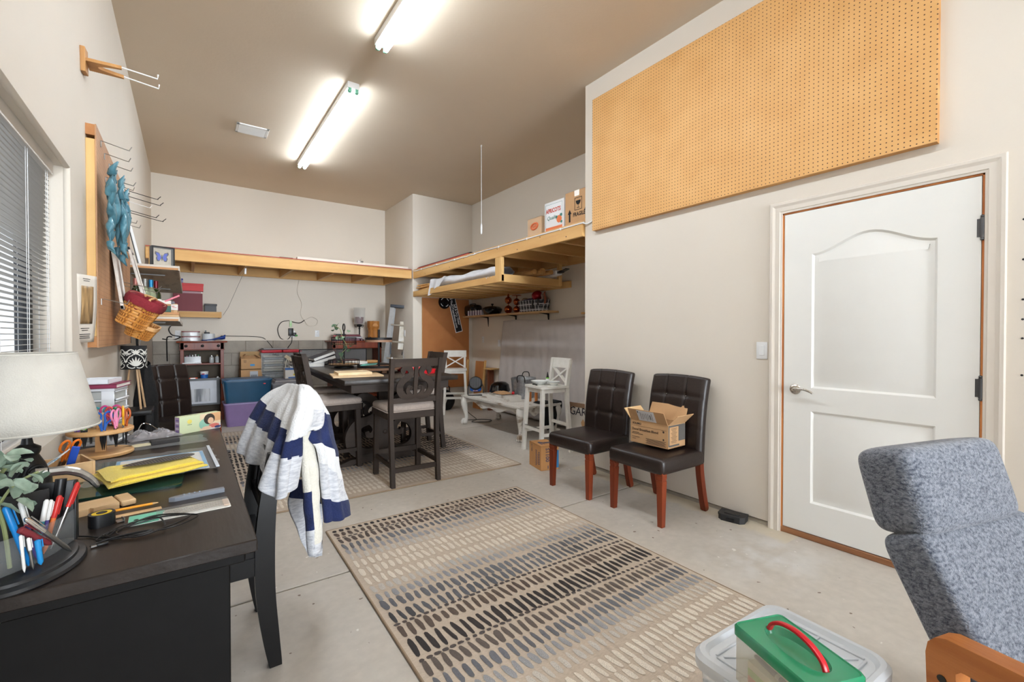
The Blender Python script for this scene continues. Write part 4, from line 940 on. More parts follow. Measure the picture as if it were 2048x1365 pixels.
pen('silver ballpoint leaning across the clear pocket', op(.092, -.035, .03), op(.03, -.09, .14), .006, (M_steel, M_chrome))
pen('maroon pen lying across the clear pocket', op(.062, -.05, .06), op(.022, -.095, .12), .008, (grn, grn))
pen('pale blue pen standing in the clear pocket', op(.05, -.075, .028), op(.045, -.078, .085), .006, (pm('sky', (40, 140, 205)), pm('sky', (40, 140, 205))))
pen('white pencil standing in the clear pocket', op(.03, -.1, .028), op(.026, -.105, .11), .0035, (wht, wht), kind='pencil', grp='pencils standing in the clear pocket')
pen('grey pencil standing in the clear pocket', op(.042, -.095, .028), op(.036, -.1, .1), .0035, (M_steel, wht), kind='pencil', grp='pencils standing in the clear pocket')
# hammer standing head up in the organiser
hm = thing('hammer', 'claw hammer standing head up in the black desk organiser', 'hammer', op(.045, .062, .045))
g = G(); g.tube([(0, 0, 0), (.012, .02, .13)], .011, 10); g.obj('handle', M_black, hm)
g = G(); hz = .143; g.tube([(-.028, -.004, hz+.012), (-.008, .0, hz+.012)], [.013, .012], 12); g.tube(spline([(-.008, 0, hz+.012), (.02, .012, hz+.008), (.045, .02, hz-.004), (.066, .026, hz-.026), (.078, .03, hz-.05)], 5), [.011]*6+[.01]*5+[.009]*4+[.008]*3+[.006]*2+[.003], 8); g.obj('hammer_head', M_steel, hm)
# scissors with black loops behind
def scissors(name, label, loc, rot, mcol, mblade, s=1.0, group=None):
    t = thing(name, label, 'scissors', loc, group=group, rot=rot)
    for k in (-1, 1):
        g = G(); g.prism([(k*.002*s, -.085*s), (k*.011*s, -.04*s), (k*.012*s, .0), (-k*.004*s, .01*s), (-k*.002*s, -.02*s)], -.0015*s*(k+1), .0015*s*(1-k)+.0002, 'xz'); g.obj('blade', mblade, t)
        g = G(); g.tube(spline([(k*.004*s, 0, -.002*s), (k*.014*s, 0, .03*s), (k*.032*s, 0, .045*s), (k*.036*s, 0, .068*s), (k*.022*s, 0, .082*s), (k*.007*s, 0, .072*s), (k*.008*s, 0, .045*s), (k*.004*s, 0, .0)], 5), .0042*s, 8); g.obj('handle_loop', mcol, t)
    g = G(); g.tube([(0, -.004*s, 0), (0, .004*s, 0)], .004*s, 8); g.obj('pivot', M_steel, t)
    return t
scissors('scissors', 'black handled scissors standing behind the organiser', (-.365, 1.665, DT+.12), (.3, .25, .6), M_black, M_steel, 1.0)
# artificial plant: stems rise from the organiser
pl = thing('artificial_plant', 'artificial eucalyptus sprig with grey green leaves in the organiser', 'plant', op(.0, -.06, .03))
stem = spline([(0, 0, 0), (-.005, -.01, .09), (-.015, -.02, .16), (-.01, -.025, .2), (.01, -.02, .235)], 5)
g = G(); g.tube(stem, .004, 6); g.tube(spline([(-.012, -.018, .14), (.01, -.012, .18), (.045, .0, .2)], 5), .0028, 6); g.tube(spline([(-.014, -.02, .15), (-.03, -.06, .2), (-.03, -.09, .225)], 5), .0028, 6); g.obj('stem', mat('plant_stem', (134, 142, 96), .6), pl)
M_leaf = mat('eucalyptus_leaf', (104, 126, 108), .6, col2=(150, 166, 148), vs=40)
lr = random.Random(5)
def leaf(par, c, s, n, m=None, name='leaf'):
    R_ = Matrix.Rotation(lr.uniform(0, 6.28), 3, 'Z') @ Matrix.Rotation(lr.uniform(-1, 1), 3, 'X') @ Matrix.Rotation(lr.uniform(-.9, .9), 3, 'Y')
    g = G(); V = [(0, 0, 0)]; k = 9
    for i in range(k):
        a = 2*PI*i/k; V.append((s*.36*math.cos(a), s*(.5+.5*math.sin(a)), .12*s*abs(math.cos(a))-.1*s*math.sin(a)**2))
    V.append((0, s*.5, -.02*s)); g.add([R_ @ Vector(p)+Vector(c) for p in V], [(i+1, (i+1) % k+1, k+1) for i in range(k)])
    g.obj(name, m or M_leaf, par, smooth=60)
for i in range(46):
    k = lr.random(); b_ = lr.choice(((-.01, -.02, .22), (.03, -.005, .2), (-.03, -.085, .215), (.005, -.03, .185), (-.01, -.05, .235)))
    leaf(pl, (b_[0]+lr.uniform(-.03, .03), b_[1]+lr.uniform(-.035, .035), b_[2]+lr.uniform(-.03, .035)), lr.uniform(.028, .046), i)
for c in ((.015, -.01, .15), (.03, .0, .145), (-.005, -.03, .15), (.02, .01, .155), (-.03, -.04, .155)): leaf(pl, c, .042, 0)
# wooden box with scissors and papers
wb_ = on('wooden_box', 'small plain wooden box of scissors and cards behind the lamp', 'box', -.365, 2.25, rz=.35)
M_lw = wood('pale_beech', (196, 158, 112), (220, 186, 142), 'x', 14)
for c, d in (((0, 0, .004), (.13, .16, .008)), ((.061, 0, .04), (.008, .16, .075)), ((-.061, 0, .04), (.008, .16, .075)), ((0, .076, .04), (.114, .008, .075)), ((0, -.076, .04), (.114, .008, .075))):
    g = G(); g.box(c, d, .001, 1); g.obj('box_side', M_lw, wb_)
scissors('scissors', 'orange handled scissors standing in the small wooden box', (-.372, 2.27, DT+.075), (.35, .15, .9), mat('orange_plastic', (232, 120, 28), .4), M_steel, .95)
g = G(); g.box((0, 0, 0), (.022, .012, .11), .002, 1, Matrix.Rotation(.25, 3, 'Y')); tag(g.obj('blue_ruler', mat('blue_plastic', (24, 78, 190), .4), loc=(-.345, 2.235, DT+.075)), 'bright blue plastic stick standing in the small wooden box', 'ruler')
g = G(); g.box((0, 0, 0), (.004, .11, .09), .001, 1, Matrix.Rotation(.9, 3, 'Y') @ Matrix.Rotation(.3, 3, 'X')); tag(g.obj('card', mat('printed_card', (228, 230, 232), .6, col2=(90, 150, 190), vs=18, lo=.55, hi=.65), loc=(-.395, 2.2, DT+.085)), 'white and blue printed card leaning in the small wooden box', 'card')
# scissors carousel
cx, cy = -.318, 2.68
ca_ = on('scissors_carousel', 'round two tier wooden stand full of craft scissors', 'stand', cx, cy)
M_beech = wood('beech', (196, 146, 92), (222, 178, 124), 'x', 12, .4)
g = G(); g.lathe([(0, 0), (.108, 0), (.113, .004), (.113, .013), (.108, .018), (0, .018)], 48); g.obj('base_disc', M_beech, ca_)
g = G(); g.lathe([(0, .1), (.108, .1), (.113, .104), (.113, .114), (.108, .118), (0, .118)], 48); g.obj('top_disc', M_beech, ca_)
g = G(); g.box((0, 0, .06), (.035, .035, .085)); g.box((0, 0, .15), (.03, .03, .07), .006); g.obj('centre_post', M_beech, ca_)
cols = [('blue', (26, 92, 180)), ('pink', (234, 140, 178)), ('yellow', (240, 176, 44)), ('rust', (190, 92, 40)), ('green', (30, 128, 80)), ('lime', (130, 190, 70)), ('violet', (130, 90, 170)), ('coral', (224, 90, 84)), ('magenta', (196, 60, 130)), ('mint', (110, 196, 160)), ('teal', (40, 140, 150)), ('gold', (224, 190, 90))]
M_bl = mat('black_blade_guard', (28, 28, 30), .35)
for i, (nm, c) in enumerate(cols):
    a = [-.75, -.22, .22, .62, .4, -1.5, -1.9, 1.2, 1.6, -2.4, 2.2, 3][i]-.62; r = .085 if i in (0, 1, 2, 3, 5, 6, 9) else .052
    scissors('craft_scissors', nm+' handled craft scissors standing in the round wooden stand', (cx+r*math.cos(a), cy+r*math.sin(a), DT+.118+.006*(i % 3)), (0, 0, a+PI/2+.5), mat('scissor_'+nm, c, .4), M_bl, .98, 'craft scissors in the round wooden stand')
# five drawer plastic unit
du = on('drawer_unit', 'white plastic craft drawer tower with five clear drawers on desk', 'drawers', -.345, 2.985, rz=-.22)
M_wp = mat('white_gloss_plastic', (230, 232, 236), .35, var=0)
M_frost = mat('frosted_plastic', (206, 208, 204), .45, var=.03, alpha=.75)
for c, d in (((0, 0, .006), (.14, .16, .012)), ((0, 0, .268), (.145, .165, .014)), ((-.068, 0, .135), (.006, .16, .255)), ((0, .078, .135), (.14, .005, .255)), ((.045, -.078, .135), (.05, .005, .255)), ((-.058, -.078, .135), (.02, .005, .255))):
    g = G(); g.box(c, d, .002, 1); g.obj('shell', M_wp, du)
for z in (.012, .062, .112, .162, .212):
    g = G(); g.box((-.0, -.078, z+.004), (.1, .005, .008)); g.obj('side_rail', M_wp, du)
    g = G(); g.box((.005, 0, z+.026), (.125, .145, .04), .004, 1); dw = g.obj('drawer', M_frost, du)
    g = G(); g.box((.076, 0, z+.006), (.014, .14, .008), .003, 1); g.box((.074, 0, z+.045), (.006, .15, .006), .002, 1); g.obj('drawer_lip', M_wp, dw)
bk2 = on('book', 'burgundy bound book lying on the white drawer tower', 'book', -.345, 2.975, DT+.276, rz=-.2)
g = G(); g.box((0, 0, .010), (.16, .19, .014)); g.obj('pages', M_paper, bk2)
g = G(); g.box((0, 0, .0015), (.168, .2, .003)); g.box((0, 0, .0185), (.168, .2, .003)); g.box((0, -.098, .010), (.168, .004, .02)); g.obj('cover', mat('burgundy_cloth', (132, 44, 74), .7), bk2)
tr_ = on('shallow_tray', 'shallow white tray on top of the burgundy book', 'tray', -.36, 2.975, DT+.297, rz=-.2)
g = G()
for c, d in (((0, 0, .001), (.13, .17, .002)), ((.064, 0, .011), (.002, .17, .02)), ((-.064, 0, .011), (.002, .17, .02)), ((0, .084, .011), (.13, .002, .02)), ((0, -.084, .011), (.13, .002, .02))): g.box(c, d)
g.obj('tray_body', M_wp, tr_)
# printed box
bx_ = on('printed_box', 'pale green box with a photo of a child printed on its front', 'box', .042, 3.045, rz=.5)
g = G(); g.box((0, 0, .0465), (.215, .045, .093), .001, 1); g.obj('carton', mat('pale_green_card', (214, 224, 182), .5, var=.01), bx_)
g = G()
def patch(x0, x1, z0, z1, c, d=-.0232): g.cc = lin(c); g.add([(x0, d, z0), (x1, d, z0), (x1, d, z1), (x0, d, z1)], [(0, 1, 2, 3)])
def disc(x, z, rx, rz, c, d, n=18): g.cc = lin(c); g.add([(x+rx*math.cos(2*PI*i/n), d, z+rz*math.sin(2*PI*i/n)) for i in range(n)], [tuple(range(n))])
patch(-.005, .107, .001, .092, (236, 214, 180)); patch(.05, .107, .045, .092, (226, 176, 130), -.0234); patch(.03, .107, .001, .03, (236, 226, 224), -.0235)
disc(.045, .06, .03, .03, (64, 56, 48), -.0237); disc(.052, .05, .016, .018, (232, 190, 156), -.0239); disc(.02, .035, .03, .03, (150, 200, 178), -.0236); disc(.07, .02, .03, .012, (220, 120, 110), -.0238); disc(.09, .01, .018, .007, (60, 70, 120), -.0239); disc(.03, .012, .026, .01, (236, 200, 170), -.0239)
disc(-.058, .062, .012, .012, (228, 214, 110), -.0233); patch(-.07, -.046, .044, .047, (120, 140, 90)); g.cc = None
p_ = g.obj('printed_front', vcol('print', .5), bx_, smooth=0)
g = G(); g.cc = lin((176, 150, 180)); g.add([(-.1078, -.02, .004), (-.1078, .02, .004), (-.1078, .02, .09), (-.1078, -.02, .09)], [(0, 1, 2, 3)])
for i in range(5): g.cc = lin(((120, 100, 160), (220, 214, 224))[i % 2]); g.add([(-.108, -.016, .01+.015*i), (-.108, .012, .01+.015*i), (-.108, .012, .018+.015*i), (-.108, -.016, .018+.015*i)], [(0, 1, 2, 3)])
g.obj('printed_end', MATS['print'], bx_, smooth=0)
# crumpled clear bags, foam brush
def crumple(w_, d_, h_, seed, n=26):
    r_ = random.Random(seed); o = Vector((r_.random()*9, r_.random()*9, 0)); g = G()
    def f(u, v):
        x, y = (u-.5)*w_, (v-.5)*d_; e = min(1, 4*min(u, 1-u, v, 1-v)); p = Vector((x*22, y*22, 0))+o
        return (x*(1+.1*mnoise.noise(p)), y*(1+.1*mnoise.noise(p*1.3)), .004+h_*e*(.55+.6*mnoise.noise(p*.7)+.35*abs(mnoise.noise(p*2.2))))
    g.surf(f, n, n); return g
M_film = glass('clear_film', (232, 236, 240), .2, .12)
b1 = on('clear_bag', 'crumpled clear bag of small jewellery beside the printed box', 'bag', -.155, 2.99, DT, .3)
crumple(.22, .17, .045, 3, 40).obj('film', glass('crinkled_film', (200, 198, 202), .42, .15), b1, smooth=30)
g = G(); rr_ = random.Random(8)
for i in range(26): g.ball((rr_.uniform(-.08, .08), rr_.uniform(-.05, .05), .012), rr_.uniform(.004, .011), 8, (1, 1, .7))
stuff(g.obj('beads', mat('mixed_beads', (150, 120, 116), .3, col2=(206, 196, 196), vs=70), b1))
g = G(); g.tube(spline([(-.06, .03, .02), (-.03, .06, .065), (.0, .05, .06), (.03, .03, .03)], 6), .0022, 6); g.obj('wire', M_chrome, b1)
b2 = on('clear_bag', 'flat clear cellophane bag with a foam brush inside on the desk', 'bag', -.115, 2.78, DT, .13)
crumple(.36, .21, .006, 11, 40).obj('film', M_film, b2, smooth=30)
br = on('foam_brush', 'black foam brush with wooden tip in the cellophane bag', 'brush', -.15, 2.735, DT+.014, .22)
g = G(); g.prism([(-.1, -.004), (-.05, -.017), (.0, -.014), (.0, .014), (-.05, .019), (-.1, .004)], -.004, .004); g.obj('tip', mat('pale_wood', (226, 216, 180), .7), br)
g = G(); g.box((.055, 0, .004), (.112, .046, .02), .004, 2); g.obj('foam', mat('charcoal_foam', (66, 64, 64), .95, bump=.4, bs=400), br)
# glass cutting plate, zip bag, towel
g = G(); g.prism(rrect(.35, .5, .02), 0, .008); gp = tag(g.obj('glass_board', mat('green_edge_glass', (40, 74, 62), .06, var=0, alpha=.75), loc=(-.185, 2.21, DT), smooth=30), 'glass cutting board with dark green edge under the yellow towel', 'board'); gp.rotation_euler = (0, 0, -.05)
zb_ = on('zip_bag', 'large clear zip bag with a blue bordered leaflet on the desk', 'bag', -.11, 2.30, DT+.009, .05)
crumple(.40, .42, .012, 21, 44).obj('film', M_film, zb_, smooth=30)
g = G(); g.box((.19, 0, .008), (.012, .42, .004), .001, 1); g.obj('zip_strip', mat('zip_strip', (214, 222, 232), .3), zb_)
g = G(); g.box((.02, -.02, .002), (.29, .33, .0015)); lf = g.obj('leaflet', M_paper, zb_)
g = G()
for c, d in (((.158, -.02), (.012, .31)), ((-.118, -.02), (.012, .31)), ((.02, .136), (.27, .01)), ((.02, -.176), (.27, .01))): g.box((c[0], c[1], .0032), (*d, .0008))
g.obj('blue_border', mat('sky_blue_ink', (120, 176, 214), .6, var=0), lf)
g = G()
for i in range(7): g.box((.02, -.13+.035*i, .0032), (.2, .006, .0006))
stuff(g.obj('print_lines', mat('grey_ink', (190, 194, 200), .7), lf))
tw = on('towel', 'folded yellow microfibre towel with a black mesh panel on the desk', 'towel', -.105, 2.115, DT+.024, .30)
M_tow = mat('yellow_microfibre', (244, 214, 68), .95, var=.05, vs=30, bump=.6, bs=260, sheen=.4)
def fold(w_, d_, z0_, th_, seed):
    def f(u, v):
        a = 2*PI*v; k = .82; c_, s_ = math.cos(a), math.sin(a); x = (u-.5)*w_; e = 1-.75*max(0, abs(u-.5)*2-.8)/.2
        yy = d_/2*math.copysign(abs(c_)**.5, c_)*(1-.28*(u-.5)); zz = z0_+th_/2*(1+math.copysign(abs(s_)**.7, s_))*e
        nn = mnoise.noise(Vector((x*9+seed, c_*1.2, seed)))
        return (x+.01*nn, yy+.008*nn+.03*(u-.5)**2, max(.001, zz+.005*nn))
    g = G(); g.surf(f, 36, 28, True); return g
fold(.30, .21, 0, .018, 1).obj('lower_fold', M_tow, tw, smooth=80); fold(.285, .185, .015, .018, 4).obj('upper_fold', M_tow, tw, smooth=80)
g = G()
def mesh_f(u, v):
    a = 2*PI*u; r_ = v; return (.02+.11*r_*math.cos(a), .01+.044*r_*math.sin(a)*(1+.2*math.cos(a)), .0405+.004*(1-r_))
g.surf(mesh_f, 36, 4, True)
def mesh_mat():
    m, t, b, N, L = nt('black_mesh'); b.inputs['Roughness'].default_value = .5
    tc = N.new('ShaderNodeTexCoord'); mp = N.new('ShaderNodeMapping'); mp.inputs['Scale'].default_value = (110, 260, 1); L.new(tc.outputs['Object'], mp.inputs[0])
    v = N.new('ShaderNodeTexVoronoi'); v.inputs['Scale'].default_value = 1; v.inputs['Randomness'].default_value = .1; L.new(mp.outputs[0], v.inputs['Vector'])
    r = N.new('ShaderNodeValToRGB'); r.color_ramp.elements[0].color = lin((150, 140, 120)); r.color_ramp.elements[0].position = .15; r.color_ramp.elements[1].color = lin((28, 28, 32)); r.color_ramp.elements[1].position = .3
    L.new(v.outputs['Distance'], r.inputs[0]); L.new(r.outputs[0], b.inputs['Base Color']); return m
g.obj('mesh_panel', mesh_mat(), tw, smooth=80)
# phone stand, pencil, strip, tape measure, knife, needles, cable
ps = on('phone_stand', 'notched bamboo phone stand lying on the desk', 'stand', -.222, 1.85, DT, .30)
g = G(); g.prism([(-.08, -.045), (-.035, -.045), (-.03, -.036), (-.024, -.045), (.035, -.045), (.035, .045), (-.07, .045)], 0, .018); g.obj('plate', M_lw, ps, smooth=0)
g = G(); g.box((.058, 0, .010), (.036, .09, .018), .003, 1); g.obj('lip', M_lw, ps)
pc = on('pencil', 'yellow pencil lying in front of the bamboo phone stand', 'pencil', -.235, 1.755, DT+.012, .0)
g = G(); g.tube([(.012, 0, 0), (.142, .01, 0)], .0038, 6); g.obj('shaft', mat('pencil_yellow', (240, 160, 44), .4), pc, smooth=0)
g = G(); g.tube([(.142, .01, 0), (.156, .011, 0)], [.0038, .001], 6); g.obj('point', M_lw, pc)
g = G(); g.tube([(-.002, -.001, 0), (.012, 0, 0)], .004, 8); g.obj('ferrule', mat('pink_eraser', (214, 130, 120), .6), pc)
g = G(); g.box((0, 0, .0015), (.13, .022, .003), .001, 1); t_ = tag(g.obj('wood_strip', M_lw, loc=(-.135, 1.735, DT), smooth=0), 'thin wooden strip under the yellow pencil', 'strip'); t_.rotation_euler = (0, 0, .12)
tm = on('tape_measure', 'black and yellow tape measure standing on the desk', 'tape measure', -.2, 1.685, DT, .35)
g = G(); g.prism([(x*1.0, y) for x, y in rrect(.056, .05, .018)], 0, .034); g.obj('case', M_black, tm, smooth=30)
g = G(); g.lathe([(.0, .0345), (.021, .0345), (.021, .034)], 24, sx=1.05, sy=.9); g.obj('yellow_disc', mat('tape_yellow', (236, 200, 30), .4), tm)
g = G(); g.lathe([(0, .0352), (.012, .0352), (.012, .0345)], 20); g.obj('centre_label', M_black, tm)
g = G(); g.box((.034, -.018, .004), (.016, .02, .002)); g.box((.042, -.018, .006), (.002, .022, .012)); g.obj('tape_hook', M_steel, tm)
kf = on('utility_knife', 'grey plastic utility knife on the desk', 'knife', .02, 1.8, DT, .1)
g = G(); g.prism([(-.075, -.004), (-.06, -.012), (.075, -.011), (.075, .01), (-.045, .011), (-.07, .005)], 0, .013); g.obj('body', mat('grey_plastic', (126, 132, 142), .4), kf, smooth=20)
g = G()
for i in range(4): g.box((-.035+.014*i, .004, .014), (.006, .006, .004), .001, 1)
stuff(g.obj('grip_bumps', MATS['grey_plastic'], kf))
pk = on('needle_pack', 'clear pack of long needles with mint green card on the desk', 'packet', -.02, 1.67, DT, .04)
g = G(); g.prism(rrect(.245, .085, .006), 0, .0012); g.obj('backing_card', M_paper, pk)
g = G(); g.prism([(-.122, -.042), (-.055, -.042), (-.04, .042), (-.122, .042)], .0012, .002); cd = g.obj('mint_card', mat('mint_card', (120, 200, 172), .6, var=.02), pk)
g = G(); g.lathe([(0, .0022), (.006, .0022)], 14, (-.105, .0, 0)); g.obj('hang_hole', M_ink, cd)
for i in range(6):
    g = G(); g.tube([(-.045+.004*(i % 2), -.028+.011*i, .005), (.105, -.026+.0105*i, .005)], .0014, 6); g.obj('needle', M_chrome, pk)
g = G(); g.prism(rrect(.18, .08, .008), .0085, .0092); g.v = [(x+.03, y, z) for x, y, z in g.v]; g.obj('blister', M_clear, pk)
g = G(); g.box((.112, 0, .004), (.016, .06, .004), .001, 1); g.obj('end_tab', mat('peach_tab', (214, 190, 170), .6), pk)
cb = on('usb_cable', 'coiled thin black cable lying at the front of the desk', 'cable', -.1, 1.565, DT)
pts = [(-.155, .06, .004), (-.12, .035, .004), (-.08, .0, .004)]
for i in range(22):
    a = i*1.02; r_ = 1+.22*math.sin(i*1.7); pts.append((.0+.1*r_*math.cos(a+2.6)*(.75+.25*math.sin(i*.5)), .012+.056*r_*math.sin(a+2.6), .004+.0016*(i % 6)))
pts += [(-.05, -.03, .01), (-.1, -.045, .005), (-.09, -.052, .004)]
g = G(); g.tube(spline(pts, 8), .0022, 6); g.obj('wire', M_black, cb)
g = G(); g.bar((-.09, -.052, .005), (-.068, -.047, .005), .009, .006, .002); g.obj('plug', M_black, cb)
g = G(); g.bar((-.1, -.0545, .005), (-.09, -.052, .005), .007, .003); g.obj('plug_tip', M_steel, cb)
# ================================================================ left wall: hooks, sculpture, pictures, basket, shelves
def wire_hook(y, z, L, label, m=M_steel, x=-.393):
    t = thing('wire_hook', label, 'hook', (x, y, z), group='wire hooks on the left wall board')
    g = G(); k = -.03*L/.2; g.tube(spline([(.0, 0, .0), (.01, 0, .004), (L*.85, 0, k), (L*.93, 0, k+.004), (L, 0, k+.022)], 4), .0024, 6); g.obj('prong', m, t)
    g = G(); g.box((.002, 0, -.012), (.004, .016, .034), .001, 1); g.obj('back_clip', m, t)
for i, (y, z, L) in enumerate(((3.41, 2.38, .135), (3.54, 2.352, .12), (3.73, 2.35, .115), (3.58, 2.225, .14), (4.17, 2.335, .09), (4.22, 2.33, .235), (4.24, 2.295, .25), (4.72, 2.36, .16), (4.33, 2.215, .22), (4.39, 2.21, .26), (4.5, 2.165, .08), (4.52, 2.14, .1), (3.37, 1.49, .12), (4.1, 1.66, .24), (4.16, 1.64, .23))):
    wire_hook(y, z, L, ['short wire hook at the top near corner of the board', 'second short wire hook down from the top of the board', 'third short wire hook down from the top of the board', 'short wire hook above the teal fish sculpture', 'short wire hook just behind the teal sculpture', 'upper of the two long black wire hooks above the white hook', 'lower of the two long black wire hooks above the white hook', 'white wire hook sticking out past the far edge of the board', 'upper of the two long wire hooks below the white hook', 'lower of the two long wire hooks below the white hook', 'upper short wire hook above the shelf', 'lower short wire hook above the shelf', 'wire hook beside the basket holding its near side', 'upper long double wire hook over the basket', 'lower long double wire hook over the basket'][i], M_white if i == 7 else M_iron if i in (5, 6, 8, 9) else M_steel)
# teal fish sculpture
M_teal = mat('teal_glaze', (50, 98, 114), .4, col2=(92, 142, 156), vs=16, bump=.3, bs=40, coat=.2)
fs = thing('fish_sculpture', 'teal cast school of fish wall sculpture hanging on the board', 'sculpture', (-.385, 3.42, 1.985))
fr_ = random.Random(4)
def fish(c, L, ang, fat=.3):
    L *= .82; c = (c[0], c[1]*1.5, c[2]*.9); g = G(); d = Vector((.12*fr_.uniform(-1, 1), math.cos(ang)*.8, math.sin(ang))).normalized(); q = Vector((1, 0, 0)); n = d.cross(q).normalized(); c = Vector(c); m = 14
    V = []; k = 10
    for i in range(m+1):
        t = i/m; r = L*fat*(math.sin(PI*min(1, t*1.05))**.8*(1-.45*t)+.03)*.5; p = c+d*L*(t-.5)+n*.05*L*math.sin(t*PI*1.4)
        for j in range(k): a = 2*PI*j/k; V.append(p+n*r*math.cos(a)*1.35+q*r*math.sin(a)*.75)
    g.add(V, [(i*k+j, i*k+(j+1) % k, (i+1)*k+(j+1) % k, (i+1)*k+j) for i in range(m) for j in range(k)]+[tuple(range(k))[::-1], tuple(m*k+j for j in range(k))])
    tl = c+d*L*.47+n*.05*L*math.sin(PI*1.4)
    for s_ in (-1, 1): g.tube([tl, tl+d*L*.14+n*s_*L*.07, tl+d*L*.34+n*s_*L*.11+q*.02], [.018, .013, .002], 8)
    f0 = c+n*L*.1
    g.tube([f0-d*.1*L, f0+n*L*.16+d*.1*L, f0+n*L*.2+d*L*.3], [.02, .014, .002], 8); g.tube([c-n*L*.08, c-n*L*.2+d*.14*L, c-n*L*.24+d*.3*L], [.02, .014, .002], 8)
    g.obj('fish', M_teal, fs, smooth=80)
for c, L, a in (((.055, -.03, .06), .3, 1.45), ((.085, .04, .0), .28, 1.75), ((.05, -.1, -.02), .26, 2.2), ((.09, .1, .05), .24, 1.1), ((.06, .06, -.09), .26, -1.35), ((.09, -.02, -.1), .24, -1.75), ((.05, .12, -.05), .22, -.9), ((.04, -.07, .13), .2, 1.6), ((.06, -.14, .1), .22, 1.9), ((.07, .1, .12), .24, 1.35), ((.05, -.13, -.14), .2, -2.0), ((.08, .03, -.17), .2, -1.5)): fish(c, L, a)
# two framed prints, slanting out from the board
def print_(name, label, c, w_, h_, tilt, mimg):
    t = thing(name, label, 'picture', c, rot=(0, -tilt, 0), group='framed prints on the left wall')
    g = G()
    for y, z, sy, sz in ((0, h_/2-.012, w_, .024), (0, -h_/2+.012, w_, .024), (-w_/2+.012, 0, .024, h_), (w_/2-.012, 0, .024, h_)): g.box((.0, y, z), (.016, sy, sz), .002, 1)
    g.obj('frame', mat('weathered_white_wood', (198, 190, 182), .7, col2=(222, 216, 208), vs=30), t)
    g = G(); g.box((-.002, 0, 0), (.006, w_-.03, h_-.03)); g.obj('print', mimg, t)
M_img = mat('faded_building_print', (190, 178, 168), .6, col2=(122, 102, 88), vs=7, lo=.42, hi=.58, stretch=(1, 2, 1))
print_('framed_print', 'upright pale framed print hanging below the teal sculpture', (-.36, 3.86, 1.655), .26, .4, .12, M_img)
print_('framed_print', 'slanting pale framed print of buildings just above the basket', (-.29, 4.27, 1.70), .28, .44, .22, M_img)
# woven baskets with burgundy liner
M_wick = mat('honey_wicker', (196, 128, 52), .5, col2=(222, 160, 82), vs=26, bump=.2)
def basket(name, label, loc, rot, w_, d_, h_, liner=True, group=None):
    t = thing(name, label, 'basket', loc, rot=rot, group=group)
    nb, ns = 11, 34; g = G()
    def per(u, s):
        a = 2*PI*u; e = .55; k = .78+.22*s
        return Vector((w_/2*k*math.copysign(abs(math.cos(a))**e, math.cos(a)), d_/2*k*math.copysign(abs(math.sin(a))**e, math.sin(a)), 0))
    for b_ in range(nb):
        s_ = (b_+.5)/nb; z = h_*s_; V = []; N_ = ns*4
        for i in range(N_):
            u = i/N_; p = per(u, s_); nn = p.normalized(); off = .0045*math.sin(2*PI*u*ns/1+PI*b_)
            for dz, do in ((-h_/nb*.44, 0), (0, .003), (h_/nb*.44, 0)): V.append(p+nn*(off+do)+Vector((0, 0, z+dz)))
        g.add(V, [(3*i+k, 3*((i+1) % N_)+k, 3*((i+1) % N_)+k+1, 3*i+k+1) for i in range(N_) for k in range(2)])
    stuff(g.obj('woven_splints', M_wick, t, smooth=60))
    g = G()
    for i in range(ns):
        u = (i+.25)/ns; g.tube([per(u, 0), per(u, 1)+Vector((0, 0, h_))], .004, 5)
    stuff(g.obj('stakes', mat('dark_wicker', (150, 92, 34), .6), t))
    g = G(); g.prism([tuple(per(i/40, .02)[:2]) for i in range(40)], 0, .005); g.obj('bottom', M_wick, t)
    g = G(); V = []; N_ = 60
    for i in range(N_):
        p = per(i/N_, 1); nn = p.normalized()
        for o, z in ((.006, h_-.022), (.006, h_+.004), (-.004, h_+.004), (-.004, h_-.022)): V.append(p+nn*o+Vector((0, 0, z)))
    g.add(V, [(4*i+k, 4*((i+1) % N_)+k, 4*((i+1) % N_)+(k+1) % 4, 4*i+(k+1) % 4) for i in range(N_) for k in range(4)]); g.obj('rim', wood('basket_rim', (200, 148, 92), (224, 178, 124), 'x', 20), t)
    if liner:
        g = G(); V = []; N_ = 72
        for i in range(N_):
            p = per(i/N_, 1); nn = p.normalized(); k = mnoise.noise(Vector((i*.35, 0, 1)))
            for o, z in ((.010+.004*k, h_-.05+.012*k), (.016+.004*k, h_-.02), (.008, h_+.008), (-.012, h_-.0), (-.014, h_-.08)): V.append(p+nn*o+Vector((0, 0, z)))
        g.add(V, [(5*i+k, 5*((i+1) % N_)+k, 5*((i+1) % N_)+k+1, 5*i+k+1) for i in range(N_) for k in range(4)]); g.obj('liner', mat('burgundy_cloth_liner', (132, 38, 48), .9, bump=.4, bs=80), t, smooth=80)
        g = G()
        for s_ in (-1, 1): g.tube(spline([(s_*w_*.5, -.03, h_), (s_*w_*.42, -.02, h_+.012), (0, s_*d_*.12, h_+.018), (-s_*w_*.1, s_*.02, h_+.016)], 5), .007, 8)
        g.obj('swing_handle', MATS['basket_rim'], t)
    return t
basket('woven_basket', 'honey woven basket with burgundy liner hanging tilted from the board', (-.312, 3.93, 1.36), (.5, -.1, 1.5), .30, .20, .20)
basket('woven_basket', 'plain woven basket bottom showing below the burgundy lined basket', (-.285, 4.03, 1.285), (.45, -.1, 1.5), .26, .17, .1, False)
